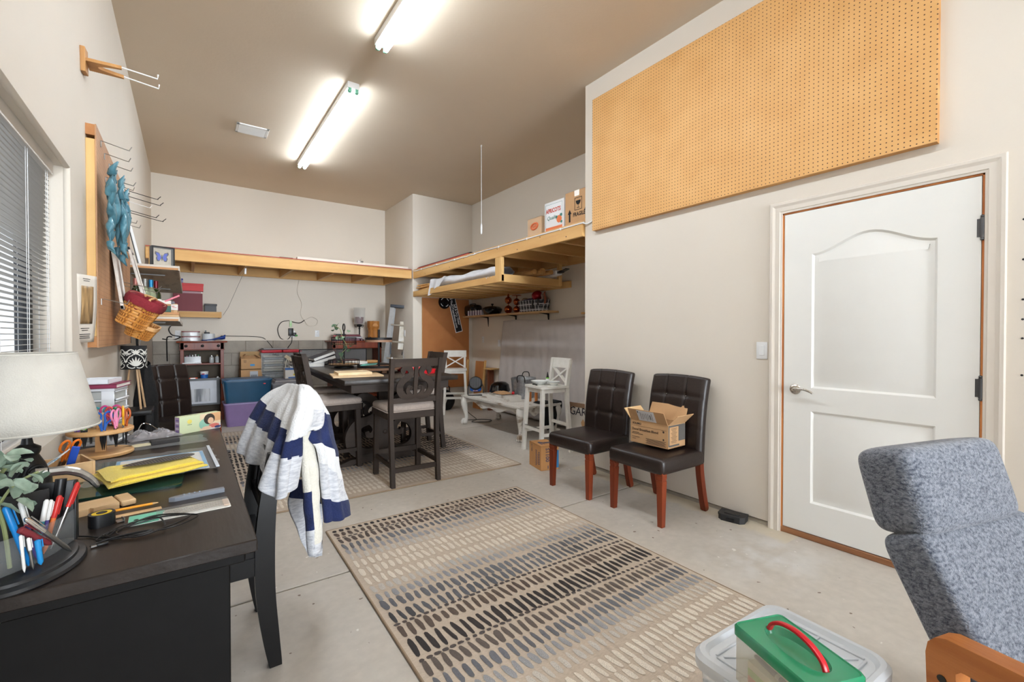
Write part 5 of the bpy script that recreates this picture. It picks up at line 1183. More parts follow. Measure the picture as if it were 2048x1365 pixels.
# calendar, bracket
cl = thing('wall_calendar', 'narrow paper wall calendar hanging beside the board on the left wall', 'calendar', (-.425, 3.10, 1.425), rot=(.03, .05, -.32))
for i in range(3):
    g = G(); g.surf(lambda u, v, i=i: (.002+.004*i+.006*math.sin(PI*v)*(.4+i*.3)-.004*v, (u-.5)*.17-.004*i, .17-.34*v), 6, 12); g.obj('page', [mat('calendar_page', (228, 220, 208), .8, var=.02), mat('calendar_back', (110, 96, 84), .8), M_paper][0 if i == 2 else 1 if i == 0 else 2], cl, solid=.001)
g = G(); g.surf(lambda u, v: (.0125+.006*math.sin(PI*(.16+v*.56))-.004*(.16+v*.56), (u-.5)*.1-.008, .115-.19*v), 4, 10); g.obj('calendar_picture', mat('calendar_photo', (96, 74, 50), .5, col2=(196, 160, 110), vs=14, stretch=(1, 3, .6)), cl, solid=.0008)
g = G()
for i, (w_, z_) in enumerate(((.07, -.098), (.05, -.108), (.09, -.128), (.08, -.138), (.085, -.147), (.05, .14), (.06, .15))): g.box((.0115, -.012, z_), (.001, w_, .003))
stuff(g.obj('printed_dates', M_ink, cl))
wb2 = thing('saddle_bracket', 'wooden wall bracket with curved notch and white prongs high on the left wall', 'bracket', (XL, 3.21, 2.71))
g = G(); g.box((.01, -.02, .0), (.02, .09, .12), .002, 1, Matrix.Rotation(.15, 3, 'X')); g.obj('wall_plate', wood('bracket_wood', (170, 118, 66), (200, 150, 94), 'z', 10), wb2)
g = G(); N_ = 12
arc = [(.16-.1*math.sin(PI*i/N_)**.9, .045-.09*i/N_) for i in range(N_+1)]
g.prism([(.02, .06), (.16, .06)]+arc+[(.16, -.06), (.02, -.05)], -.008, .008, 'xy'); g.obj('notched_arm', MATS['bracket_wood'], wb2)
for s_ in (-1, 1):
    g = G(); g.tube([(.15, s_*.053, .004), (.31, s_*.06, -.012), (.312, s_*.06, .012)], [.0035, .0035, .004], 6); g.obj('prong', M_white, wb2)
# black garment on its strap, lamp with damask shade
gm = thing('black_garment', 'black garment hanging from a strap below the left shelf', 'garment', (-.38, 4.98, .35))
M_gar = mat('black_cloth', (20, 20, 22), .95, var=.2, bump=.3, bs=60)
def gf(u, v):
    a = 2*PI*u; k = .45+.55*min(1, v*2.4); return (.07+.075*k*math.cos(a)*(1+.25*math.cos(3*a)), .2*k*math.sin(a)*(1+.12*math.cos(5*a)), .70-.68*v+.03*math.sin(a))
g = G(); g.surf(gf, 48, 24, True); g.obj('cloth', M_gar, gm, smooth=80)
g = G(); g.surf(lambda u, v: (.03+.006*math.sin(6*v), -.08+.16*u, .68+.28*v), 4, 10); g.obj('strap', M_gar, gm, solid=.006)
g = G(); g.surf(lambda u, v: (.05+.006*math.sin(8*v), -.06+.03*u, .72+.22*v), 3, 8); g.obj('ribbon', mat('grey_ribbon', (170, 170, 176), .5), gm, solid=.002)
def damask():
    m, t, b, N, L = nt('damask'); b.inputs['Roughness'].default_value = .8; b.inputs['Base Color'].default_value = lin((24, 23, 25)); return m
dl = thing('damask_lamp', 'small lamp with black and white damask drum shade on wooden legs', 'lamp', (-.345, 4.55, .72))
g = G(); R0 = .078
g.lathe([(R0, .31), (R0, .49)], 48); shd = g.obj('drum_shade', damask(), dl, solid=.003)
g = G()
def on_drum(poly, a0, z0_, s):
    V = [((R0+.0022)*math.cos(a0+p[0]*s/R0), (R0+.0022)*math.sin(a0+p[0]*s/R0), z0_+p[1]*s) for p in poly]; n = len(V); c = Vector((0, 0, 0))
    for p in V: c += Vector(p)/n
    c = c.normalized()*1.0 if False else c; r_ = math.hypot(c.x, c.y); c = Vector((c.x/r_*(R0+.0022), c.y/r_*(R0+.0022), c.z)); g.add(V+[c], [(i, (i+1) % n, n) for i in range(n)])
def petal(cx_, cz_, L, w_, a): 
    out = []
    for i in range(10):
        t = 2*PI*i/10; x, y = w_*math.sin(t)*(1-.4*math.cos(t)), L*.5*(1+math.cos(t)); out.append((cx_+x*math.cos(a)+y*math.sin(a), cz_-x*math.sin(a)+y*math.cos(a)))
    return out
def curl(cx_, cz_, r_, a0_, a1_, w_, s):
    n = 9; P = [(cx_+r_*(1-.45*i/n)*math.cos(a0_+(a1_-a0_)*i/n), cz_+r_*(1-.45*i/n)*math.sin(a0_+(a1_-a0_)*i/n)) for i in range(n+1)]
    return P
def stroke(P, w_, a0, zc):
    for (x0, y0), (x1, y1) in zip(P, P[1:]):
        d = Vector((x1-x0, y1-y0)); q = Vector((-d.y, d.x)).normalized()*w_/2; on_drum([(x0+q.x, y0+q.y), (x1+q.x, y1+q.y), (x1-q.x, y1-q.y), (x0-q.x, y0-q.y)], a0, zc, 1)
for rep in range(4):
    a0 = rep*PI/2-1.35
    for zc in (.325,):
        for a in (-1.15, -.75, -.38, 0, .38, .75, 1.15): on_drum(petal(.0, .010, .074-.016*abs(a), .0062, a*.85), a0, zc, 1)
        for s_ in (-1, 1):
            stroke([(s_*x, y) for x, y in ((.004, .0), (.022, -.006), (.04, .0), (.052, .012), (.05, .024), (.042, .024))], .006, a0, zc)
            stroke([(s_*x, y) for x, y in ((.002, .102), (.016, .1), (.024, .09), (.036, .086), (.044, .072), (.05, .068), (.056, .052))], .007, a0, zc)
            stroke([(s_*x, y) for x, y in ((.012, .13), (.03, .138), (.046, .128), (.052, .112), (.044, .104), (.036, .11))], .008, a0, zc)
            stroke([(s_*x, y) for x, y in ((.026, .112), (.036, .102), (.048, .098), (.057, .092))], .006, a0, zc)
            on_drum(petal(s_*.055, .1, .03, .006, s_*.5), a0, zc, 1); on_drum(petal(s_*.05, .055, .024, .006, s_*2.4), a0, zc, 1)
        for a in (-.9, -.45, 0, .45, .9): on_drum(petal(0, .104, .034, .006, a), a0, zc, 1)
stuff(g.obj('damask_pattern', mat('ivory_print', (222, 220, 212), .8, var=0), shd, smooth=0, solid=0))
for a in (-.95, .6, 2.6):
    g = G(); g.tube([(.02*math.cos(a), .02*math.sin(a), .4), (.075*math.cos(a), .075*math.sin(a), .0)], [.006, .0075], 8); g.obj('leg', wood('lamp_leg_wood', (186, 150, 112), (212, 180, 144), 'z', 14), dl)
g = G(); g.lathe([(0, .40), (.028, .40), (.028, .415), (0, .415)], 16); g.obj('collar', M_steel, dl)
# black low stool under the lamp so that its legs stand on something
st_ = thing('side_stand', 'small black covered stand under the damask lamp', 'stand', (-.33, 4.55, 0))
g = G(); g.box((0, 0, .70), (.2, .3, .035), .006); g.obj('stand_top', M_black, st_)
for sx in (-1, 1):
    for sy in (-1, 1):
        g = G(); g.bar((sx*.08, sy*.12, 0), (sx*.08, sy*.12, .69), .03, .03, up=(0, 1, 0)); g.obj('leg', M_black, st_)
# ---------------------------------------------------------------- shelves beyond the board
M_edge = mat('shelf_laminate', (208, 200, 188), .6, var=.05, vs=12)
M_ulam = mat('stained_shelf_underside', (168, 158, 142), .7, col2=(120, 112, 102), vs=5, lo=.55, hi=.8, stretch=(3, .4, 1))
def shelf(label, x1, y0, y1, z, th_, zz):
    t = thing('wall_shelf', label, 'shelf', (XL, y0, z))
    g = G(); g.box(((x1-XL)/2, (y1-y0)/2, -th_/2), (x1-XL, y1-y0, th_)); g.obj('shelf_board', M_ulam, t)
    g = G(); g.box((x1-XL+.004, (y1-y0)/2, -th_/2), (.008, y1-y0, th_+.004)); g.box(((x1-XL)/2, -.004, -th_*.25), (x1-XL+.008, .008, th_*.5)); g.obj('edge_band', M_edge, t)
    g = G(); g.box(((x1-XL)/2, -.003, -th_*.72), (x1-XL-.004, .006, th_*.5)); g.obj('raw_edge', wood('raw_particle_edge', (176, 122, 76), (204, 152, 102), 'x', 20), t)
    for y in (.45, (y1-y0)*.75):
        g = G(); g.bar((.004, y, -th_-.2), (.004, y, -th_), .02, .008, up=(1, 0, 0)); g.bar((0, y, -th_-.006), (.26, y, -th_-.006), .02, .01); g.obj('bracket', mat('grey_bracket', (120, 118, 116), .5, metal=.6), t)
    return t
shelf('upper laminate shelf on the left wall holding the butterfly case', -.068, 5.0, 7.7, 1.908, .036, 0)
shelf('lower laminate shelf on the left wall holding bottles and small boxes', -.07, 5.0, 7.7, 1.455, .036, 0)
for i in range(2):
    g = G(); g.box((0, 0, .0105), (.36, .9, .019), .001, 1); b_ = tag(g.obj('spare_board', [M_lw, wood('raw_shelf', (180, 128, 82), (208, 160, 112), 'x', 20)][i], loc=(XL+.19, 5.47+.01*i, 1.456+.0215*i)), ['pale spare board on the lower shelf, under another', 'brown edged spare board on the lower shelf, topmost'][i], 'board')
SZ = 1.50
bc = thing('butterfly_case', 'black shadow box with a blue butterfly on the upper shelf', 'display case', (-.185, 5.13, 1.908), .32)
g = G()
for c, d in (((0, .028, .09), (.17, .004, .18)), ((0, 0, .006), (.17, .06, .012)), ((0, 0, .174), (.17, .06, .012)), ((-.079, 0, .09), (.012, .06, .156)), ((.079, 0, .09), (.012, .06, .156))): g.box(c, d)
g.obj('case', M_black, bc)
g = G(); g.box((0, .024, .09), (.144, .004, .154)); g.obj('backing', mat('case_backing', (206, 190, 164), .8, col2=(226, 214, 192), vs=20), bc)
bf_ = None
g = G()
for s_ in (-1, 1):
    g.prism([(s_*.003, .09), (s_*.02, .128), (s_*.048, .138), (s_*.052, .118), (s_*.036, .094), (s_*.044, .078), (s_*.036, .052), (s_*.02, .05), (s_*.003, .08)], .012, .0135, 'xz')
bf_ = g.obj('butterfly', mat('wing_edge', (40, 30, 40), .5), bc, smooth=0)
g = G()
for s_ in (-1, 1): g.prism([(s_*.005, .091), (s_*.02, .121), (s_*.04, .128), (s_*.043, .117), (s_*.031, .095), (s_*.036, .079), (s_*.031, .06), (s_*.02, .057), (s_*.005, .082)], .0108, .012, 'xz')
g.obj('blue_wing', mat('morpho_blue', (54, 84, 210), .25, metal=.3, var=.1), bf_, smooth=0)
g = G(); g.tube([(0, .01, .06), (0, .01, .11)], .003, 6); g.obj('body', M_ink, bf_)
g = G(); g.box((0, -.028, .09), (.15, .002, .16)); g.obj('case_glass', glass('case_glass', (230, 236, 240), .08, .02), bc)
t_ = thing('white_board', 'narrow white panel leaning against the left wall on the upper shelf', 'panel', (-.345, 5.32, 1.908), rot=(0, -.2, .05))
g = G(); g.box((0, 0, .2), (.02, .2, .40), .002, 1); g.obj('board_face', M_white, t_); g = G(); g.box((-.014, 0, .2), (.006, .17, .38)); g.obj('dark_back', M_black, t_)
t_ = tag(piece('tan_board', M_pine, (-.3, 5.7, 2.03), (.012, .25, .24), None), 'tan board standing behind the butterfly case on the upper shelf', 'board')
# bottles and small things on the lower shelf
M_bg, M_bc = mat('green_bottle_glass', (38, 52, 24), .08, var=0, coat=.3), mat('pale_bottle_glass', (150, 160, 130), .08, var=0, coat=.3)
def bottle(x, y, m, cap, label, h_=.29, z=None):
    t = thing('wine_bottle', label, 'bottle', (x, y, SZ if z is None else z), group='wine bottles on the lower left shelf')
    g = G(); s_ = h_/.3; g.lathe([(0, .003), (.03, 0), (.036, .004), (.037, .16*s_), (.034, .185*s_), (.02, .215*s_), (.0145, .235*s_), (.014, .285*s_), (.016, .287*s_), (.016, .3*s_), (0, .3*s_)], 18); g.obj('glass', m, t)
    g = G(); g.lathe([(.0152, .235*s_), (.0155, .25*s_), (.0172, .285*s_), (.0172, .302*s_), (0, .302*s_)], 16); g.obj('capsule', mat('capsule_'+label.split()[0], cap, .35, metal=.3), t)
    g = G(); g.lathe([(.0378, .05*s_), (.0378, .13*s_)], 18); g.obj('bottle_label', M_paper, t)
for a in ((-.372, 5.12, M_bg, (186, 120, 110), 'rose capped dark wine bottle nearest the left wall'), (-.345, 5.23, M_bg, (30, 30, 30), 'black capped dark wine bottle second from the wall'), (-.308, 5.13, M_bc, (150, 150, 146), 'grey capped pale wine bottle in the middle of the row'), (-.27, 5.2, M_bc, (40, 140, 200), 'blue capped pale wine bottle fourth from the wall'), (-.238, 5.28, M_bg, (120, 30, 40), 'burgundy capped wine bottle farthest from the wall')): bottle(*a)
def small_box(name, label, c, d, m, rz=0, cat='box'):
    g = G(); g.box((0, 0, d[2]/2), d, .001, 1); o_ = tag(g.obj(name, m, loc=c), label, cat); o_.rotation_euler = (0, 0, rz); return o_
M_dkg = mat('dark_green_card', (26, 82, 66), .5)
b_ = small_box('green_box', 'dark green printed box at the near edge of the lower shelf', (-.175, 5.06, SZ), (.1, .05, .055), M_dkg)
g = G()
for i in range(5): g.box((-.02, -.0255, .038-.006*i), (.05-.006*abs(2-i), .0008, .002))
g.lathe([(0, 0), (.006, 0)], 12, (.036, -.0257, .028)); stuff(g.obj('gold_print', mat('pale_gold', (190, 196, 160), .5), b_))
b_ = small_box('cream_box', 'cream box with a black flourish on the lower shelf', (-.255, 5.04, SZ), (.055, .05, .1), M_paper)
g = G(); g.tube(spline([(-.018, -.026, .07), (-.002, -.026, .08), (.015, -.026, .065), (.012, -.026, .04), (.002, -.026, .03)], 5), .002, 5); g.obj('flourish', M_ink, b_)
small_box('white_pack', 'white paper packet lying on the box of cards on the lower shelf', (-.175, 5.14, SZ+.075), (.09, .06, .03), M_paper, .2)
small_box('brown_box', 'small brown carton behind the dark green box', (-.17, 5.13, SZ), (.12, .08, .074), M_card)
b_ = small_box('white_card', 'small white label card near the end of the lower shelf', (-.1, 5.08, SZ+.02), (.05, .004, .05), M_paper)
g = G(); g.box((-.01, -.0026, .034), (.02, .001, .006)); g.box((.0, -.0026, .022), (.03, .001, .004)); stuff(g.obj('red_print', mat('red_ink', (190, 60, 60), .6), b_))
g = G(); g.box((0, 0, 0), (.13, .02, .016), .006, 3, Matrix.Rotation(-.5, 3, 'Y')); tag(g.obj('pink_handle', mat('pink_plastic', (232, 130, 150), .4), loc=(-.12, 5.12, SZ+.125)), 'pink plastic handle sticking up at the end of the lower shelf', 'tool')
g = G(); g.box((0, 0, .04), (.1, .12, .08), .012, 3); tag(g.obj('grey_pouch', mat('grey_pouch', (120, 120, 128), .6), loc=(-.15, 5.3, SZ+.03)), 'grey pouch with blue edge behind the packets on the lower shelf', 'pouch')
g = G(); g.lathe([(.014, 0), (.014, .06), (.008, .066), (.008, .08), (0, .08)], 14); tag(g.obj('white_tube', M_white, loc=(-.3, 5.035, SZ)), 'small white tube beside the basket on the lower shelf', 'tube')
b_ = small_box('wood_tray_box', 'pale wooden box end standing on the lower shelf near its front edge', (-.095, 5.22, SZ-.0), (.03, .18, .08), M_lw)
# ---------------------------------------------------------------- back wall shelf left
bs_ = thing('box_shelf', 'small pine box shelf on the back wall hung by a wire', 'shelf', (.0, 8.42, 1.655))
g = G(); g.box((0, -.13, -.045), (.84, .038, .09), .002, 1); g.obj('front_rail', M_pine, bs_)
g = G(); g.box((.402, .0, -.045), (.038, .24, .09), .002, 1); g.obj('end_rail', wood('reddish_pine', (160, 98, 54), (190, 128, 78), 'y', 10), bs_)
g = G(); g.box((0, .0, -.006), (.80, .3, .012)); g.obj('shelf_board', M_ply, bs_)
g = G(); g.tube([(.44, -.14, -.05), (.5, -.2, .06), (.66, -1.1, .58)], .0025, 5); g.obj('hanger_wire', M_steel, bs_)
g = G(); g.tube([(.66, -1.1, .58), (.655, -1.1, .50)], .012, 8); g.obj('white_clip', M_white, bs_)
b_ = small_box('red_case', 'large burgundy case standing on the small back wall shelf', (.0, 8.4, 1.656), (.36, .16, .29), mat('burgundy_leatherette', (120, 34, 44), .5, bump=.2, bs=200))
g = G(); g.box((.0, -.082, .285), (.36, .006, .03)); g.obj('case_lid', mat('mauve_lid', (170, 130, 136), .5), b_)
g = G(); g.box((.17, -.086, .284), (.02, .006, .02), .003); g.obj('clasp', M_paper, b_)
b_ = small_box('red_box', 'bright red box on top of the burgundy case', (.06, 8.39, 1.962), (.26, .15, .105), mat('bright_red_card', (206, 34, 34), .5))
g = G(); g.box((0, 0, .1), (.268, .158, .03), .001, 1); g.obj('box_lid', MATS['bright_red_card'], b_)
b_ = small_box('charcoal_box', 'small charcoal lidded box at the end of the back wall shelf', (.28, 8.36, 1.656), (.15, .13, .1), mat('charcoal_plastic', (66, 66, 70), .5))
g = G(); g.box((0, 0, .105), (.166, .146, .03), .004, 2); g.obj('box_lid', MATS['charcoal_plastic'], b_)
g = G(); g.lathe([(0, 0), (.032, 0), (.032, .2), (0, .2)], 20); b_ = tag(g.obj('blue_canister', mat('royal_blue', (30, 50, 160), .4), loc=(-.09, 8.42, 1.948)), 'blue canister standing on the burgundy case behind the shelf', 'canister')
g = G(); g.ring((.02, -.0265, .15), .009, .002, 'y', 14, 5); g.ring((.02, -.0265, .17), .009, .002, 'y', 14, 5); g.obj('white_emblem', M_white, b_)
# ================================================================ back of the room
def cab_open(name, label, loc, w_, d_, h_, shelves, knobs, cat='cabinet', top_over=.045):
    t = thing(name, label, cat, loc)
    m = M_cherry
    g = G(); g.box((0, 0, h_-.012), (w_+2*top_over, d_+.05, .024), .006, 2); g.obj('top', m, t)
    g = G(); g.box((0, -d_/2+.012, h_-.075), (w_+.01, .024, .10), .003, 1); g.box((0, -d_/2+.006, h_-.13), (w_+.02, .036, .014), .004, 1); g.obj('frieze', m, t)
    for sx in (-1, 1):
        g = G(); g.box((sx*(w_/2-.022), 0, (h_-.024)/2), (.044, d_, h_-.024), .002, 1); g.obj('side', m, t)
    g = G(); g.box((0, d_/2-.006, h_/2), (w_-.08, .012, h_-.06)); g.obj('back_panel', mat('cabinet_back', (94, 84, 72), .8), t)
    for z in shelves:
        g = G(); g.box((0, -.0, z-.011), (w_-.088, d_-.02, .022), .002, 1); g.obj('shelf_board', m, t)
    for x in knobs:
        g = G(); T0 = Matrix.Translation((x, -d_/2, h_-.072)) @ Matrix.Rotation(PI/2, 4, 'X'); g.T = T0; g.lathe([(.008, 0), (.008, .01), (.02, .014), (.02, .02), (.012, .026), (0, .027)], 14); g.obj('knob', M_iron, t)
    return t
cab_open('cherry_cabinet', 'open cherry wood cabinet with three dark knobs left of the blue tote', (.17, 8.36, 0), .54, .40, 1.207, (.873, .632, .1), (-.2, .0, .2))
cab_open('cherry_cabinet', 'wide cherry wood cabinet in the back right corner behind the table', (2.47, 8.36, 0), .86, .40, 1.197, (.70, .2), ())
# things in the left cabinet
def jar(x, y, z, r, h_, m, lid, label, group='small bottles in the clear caddy', name='small_bottle', cat='bottle'):
    t = thing(name, label, cat, (x, y, z), group=group)
    g = G(); g.lathe([(0, 0), (r, 0), (r, h_*.7), (r*.5, h_*.85), (r*.5, h_*.9), (0, h_*.9)], 12); g.obj('bottle_body', m, t)
    g = G(); g.lathe([(r*.6, h_*.86), (r*.6, h_), (0, h_)], 12); g.obj('lid', lid, t)
M_cl2 = glass('clear_ware', (226, 230, 232), .35, .08)
cdy = thing('clear_caddy', 'clear plastic caddy of small bottles on the upper shelf of the cherry cabinet', 'caddy', (.05, 8.24, .874))
for c, d in (((0, 0, .002), (.2, .1, .004)), ((0, -.049, .05), (.2, .003, .1)), ((0, .049, .05), (.2, .003, .1)), ((-.099, 0, .05), (.003, .1, .1)), ((.099, 0, .05), (.003, .1, .1))):
    g = G(); g.box(c, d); g.obj('caddy_wall', M_cl2, cdy)
for i, (x, c, h_) in enumerate(((-.07, (170, 120, 140), .11), (-.035, (60, 60, 66), .14), (.0, (230, 230, 230), .12), (.035, (220, 222, 214), .13), (.07, (40, 130, 80), .125))):
    jar(.05+x, 8.235, .879, .015, h_, mat('jar_body_%d' % i, (206, 204, 206) if i != 1 else (150, 150, 156), .3), mat('jar_lid_%d' % i, c, .4), ['pink lidded', 'dark lidded', 'white lidded', 'cream lidded', 'green lidded'][i]+' small bottle in the clear caddy')
g = G(); g.box((0, 0, .007), (.23, .12, .014), .002); tag(g.obj('white_tray', M_white, loc=(.04, 8.2, .8741)), 'thin white tray under the clear caddy', 'tray')
jar(.285, 8.22, .874, .03, .115, M_cl2, M_steel, 'clear jar with steel lid on the upper cabinet shelf', 'jars on the cherry cabinet shelf', 'jar', 'jar'); jar(.355, 8.24, .874, .026, .12, M_cl2, mat('tan_lid', (150, 130, 96), .5), 'clear jar with tan lid on the upper cabinet shelf', 'jars on the cherry cabinet shelf', 'jar', 'jar')
tub = thing('blue_white_tub', 'blue and white lidded tub on the middle cabinet shelf', 'tub', (.19, 8.22, .633))
g = G(); g.lathe([(0, 0), (.046, 0), (.05, .07)], 24); g.obj('tub_base', mat('tub_blue', (30, 96, 176), .4), tub)
g = G(); g.lathe([(.0501, .07), (.052, .1)], 24); g.obj('tub_label', mat('tub_white', (226, 226, 230), .4, col2=(190, 60, 70), vs=26, lo=.56, hi=.62), tub)
g = G(); g.lathe([(.053, .098), (.054, .115), (.03, .118), (0, .118)], 24); g.obj('lid', M_white, tub)
lv = thing('spirit_level', 'orange and grey hand tool lying on the middle cabinet shelf', 'tool', (.03, 8.21, .633))
g = G(); g.box((-.0, 0, .016), (.16, .03, .022), .004); g.obj('body', mat('safety_orange', (232, 88, 30), .4), lv); g = G(); g.box((.02, -.016, .016), (.06, .004, .014)); g.obj('grey_insert', M_steel, lv)
g = G(); g.box((0, 0, .006), (.12, .04, .012), .003); g.ball((.03, 0, .018), .014, 10); tag(g.obj('small_fittings', M_white, loc=(.33, 8.2, .633)), 'small white fittings on the middle cabinet shelf', 'parts')
pf = thing('framed_picture', 'black framed misty forest picture leaning inside the cherry cabinet', 'picture', (.165, 8.12, .25), rot=(-.08, 0, 0))
for k, (w_, h_, d_, m) in enumerate(((.44, .40, .0, M_black), (.43, .39, -.016, mat('charcoal_frame', (52, 54, 58), .4)))):
    g = G()
    for c, d in (((0, 0, h_-.012), (w_, .02, .024)), ((0, 0, .012), (w_, .02, .024)), ((-w_/2+.012, 0, h_/2), (.024, .02, h_-.048)), ((w_/2-.012, 0, h_/2), (.024, .02, h_-.048))): g.box((c[0]-.012*k, c[1]+d_, c[2]), d)
    g.obj('frame', m, pf)
g = G(); g.box((-.012, -.012, .195), (.38, .006, .34)); g.obj('mat_board', mat('mat_board', (206, 210, 218), .6), pf)
g = G(); g.box((-.03, -.0165, .15), (.25, .003, .19)); g.obj('forest_print', mat('misty_forest', (120, 124, 130), .6, col2=(206, 208, 212), vs=14, stretch=(1.6, 1, .12), lo=.4, hi=.6), pf)
# on the left cabinet
for i in range(2):
    z = 1.208+.075*i
    t = thing('food_container', ['lower clear food container with maroon lid on the cherry cabinet', 'upper clear food container with maroon lid on the cherry cabinet'][i], 'container', (.03, 8.27, z), group='clear containers on the cherry cabinet')
    g = G(); g.prism(rrect(.225-.008*i, .16, .03), .0, .055); g.obj('tub_body', M_cl2, t); g = G(); g.prism(rrect(.235-.008*i, .17, .03), .055, .07); g.obj('lid', mat('maroon_lid', (120, 46, 50), .4), t)
    g = G(); g.box((0, 0, .02), (.17, .1, .03), .006); g.obj('contents', mat('contents_%d' % i, [(200, 150, 160), (206, 204, 200)][i], .7, col2=(226, 224, 220), vs=50), t)
t = thing('plastic_bowl', 'frosted plastic tub of black parts beside the maroon lidded containers', 'bowl', (.25, 8.27, 1.208))
g = G(); g.prism(rrect(.16, .14, .03), 0, .11); g.obj('tub_body', glass('frosted', (196, 200, 204), .55, .3), t)
g = G(); g.box((-.02, 0, .12), (.07, .05, .03), .008); g.bar((-.04, 0, .12), (-.035, 0, .16), .02, .02); g.obj('black_parts', M_black, t)
g = G(); bg_ = random.Random(2)
def bluebag(u, v): return ((u-.5)*.3, -.08+.16*v, .006+.08*u*u*(.6+.4*math.sin(9*v))+.008*mnoise.noise(Vector((u*8, v*8, 0))))
g.surf(bluebag, 20, 16); tag(g.obj('blue_bag', mat('blue_nylon', (26, 62, 140), .5, bump=.3, bs=60), smooth=40, solid=.006, loc=(.31, 8.2, 1.214)), 'blue nylon bag lying on the front of the cherry cabinet', 'bag')
# totes and cartons
def tote(name, label, c, w_, d_, h_, m, ml, group=None, taper=.9, latch=None):
    t = thing(name, label, 'storage box', c, group=group); g = G(); n = 5
    O = rrect(w_, d_, .04, n); Bm = [(x*taper, y*taper) for x, y in O]; k = len(O)
    V = [(x, y, 0) for x, y in Bm]+[(x, y, h_-.03) for x, y in O]+[(x*1.015, y*1.015, h_-.03) for x, y in O]+[(x*1.015, y*1.015, h_-.02) for x, y in O]+[(x*.96, y*.96, h_-.02) for x, y in O]+[(x*.88, y*.88, .004) for x, y in O]
    F = [(j*k+i, j*k+(i+1) % k, (j+1)*k+(i+1) % k, (j+1)*k+i) for j in range(5) for i in range(k)]+[tuple(range(k))[::-1], tuple(5*k+i for i in range(k))]
    g.add(V, F); g.obj('tub_body', m, t, smooth=30)
    g = G(); g.prism([(x*1.03, y*1.03) for x, y in O], h_-.02, h_-.004); g.prism([(x*.9, y*.9) for x, y in O], h_-.004, h_+.004); g.obj('lid', ml, t, smooth=30)
    return t
M_blt = mat('translucent_blue', (18, 72, 104), .35, var=.1, alpha=.93); M_bll = mat('blue_lid', (52, 92, 126), .4)
M_prp = mat('translucent_purple', (134, 110, 156), .4, var=.08, alpha=.95); M_prl = mat('lilac_lid', (158, 142, 190), .4)
tote('purple_tote', 'purple translucent tote with lilac lid at the bottom of the stack', (.71, 7.62, 0), .62, .42, .335, M_prp, M_prl)
bt = tote('blue_tote', 'blue translucent tote with a mint label standing on the purple tote', (.69, 7.58, .34), .6, .42, .325, M_blt, M_bll)
g = G(); g.box((.02, -.203, .235), (.07, .004, .10), R=Matrix.Rotation(.08, 3, 'X')); g.obj('mint_label', mat('mint_label', (120, 190, 176), .6, col2=(190, 214, 206), vs=30), bt)
g = G(); g.box((.2, -.213, .255), (.03, .004, .014)); g.obj('red_sticker', M_red, bt)
for sx in (-1, 1):
    g = G(); g.box((sx*.3, 0, .29), (.02, .12, .05), .005); g.obj('latch', M_bll, bt)
tote('grey_tote', 'grey tote on the floor under the two brown cartons', (1.1, 8.27, 0), .95, .5, .60, mat('grey_tote_plastic', (120, 122, 124), .5), mat('grey_tote_lid', (140, 140, 142), .5), taper=.94)
def carton(name, label, c, d, rz=0, m=None, flaps=(), group=None):
    """closed or open corrugated box; flaps: (side, angle, length)"""
    t = thing(name, label, 'box', c, rz, group); w_, dd, h_ = d; th_ = .004; m = m or M_card
    g = G(); 
    for cc_, s_ in (((0, 0, th_/2), (w_, dd, th_)), ((0, -dd/2+th_/2, h_/2), (w_, th_, h_)), ((0, dd/2-th_/2, h_/2), (w_, th_, h_)), ((-w_/2+th_/2, 0, h_/2), (th_, dd-2*th_, h_)), ((w_/2-th_/2, 0, h_/2), (th_, dd-2*th_, h_))): g.box(cc_, s_)
    if not flaps: g.box((0, 0, h_-th_/2), (w_, dd, th_))
    g.obj('carton_body', m, t, smooth=0)
    for side, ang, L_ in flaps:
        g = G(); s_ = {'front': (0, -1), 'back': (0, 1), 'left': (-1, 0), 'right': (1, 0)}[side]; wide = w_ if s_[0] == 0 else dd
        # ang: 0 = folded flat over the opening, pi = folded right out
        ou = Vector((s_[0], s_[1], 0)); b0 = Vector((s_[0]*w_/2, s_[1]*dd/2, h_)); al = Vector((-s_[1], s_[0], 0)); dirv = (-ou*math.cos(ang)+Vector((0, 0, 1))*math.sin(ang))*L_; nn = dirv.normalized().cross(al)*.002
        V = []
        for q in (nn, -nn): V += [b0+al*wide*.49+q, b0-al*wide*.49+q, b0-al*wide*.48+dirv+q, b0+al*wide*.48+dirv+q]
        g.add(V, [(0, 1, 2, 3), (7, 6, 5, 4), (0, 4, 5, 1), (1, 5, 6, 2), (2, 6, 7, 3), (3, 7, 4, 0)]); g.obj('flap', M_cardin if side == 'back' else m, t, smooth=0)
    return t
c1 = carton('brown_carton', 'brown carton with a printed white label under another, on the grey tote', (.8, 8.22, .606), (.29, .3, .155))
g = G(); g.box((.03, -.152, .07), (.11, .002, .11)); lb = g.obj('shipping_label', mat('pale_label', (178, 184, 192), .6), c1)
g = G()
for i in range(10): g.box((-.01+.009*i, -.1535, .05), (.004, .001, .04))
stuff(g.obj('bar_code', M_ink, lb))
c2 = carton('brown_carton', 'brown carton with open flaps, arrows and a blue sticker, topmost of two', (.8, 8.22, .763), (.285, .3, .16), 0, None, (('front', .35, .14), ('back', .9, .14), ('left', .8, .1), ('right', .6, .1)))
g = G(); g.box((.01, -.152, .065), (.06, .002, .03)); g.obj('blue_sticker', mat('blue_sticker', (70, 150, 206), .6), c2)
g = G()
for x in (-.1, -.08): g.box((x, -.1515, .125), (.004, .002, .022)); g.prism([(x-.007, .133), (x+.007, .133), (x, .143)], -.1525, -.1505, 'xz')
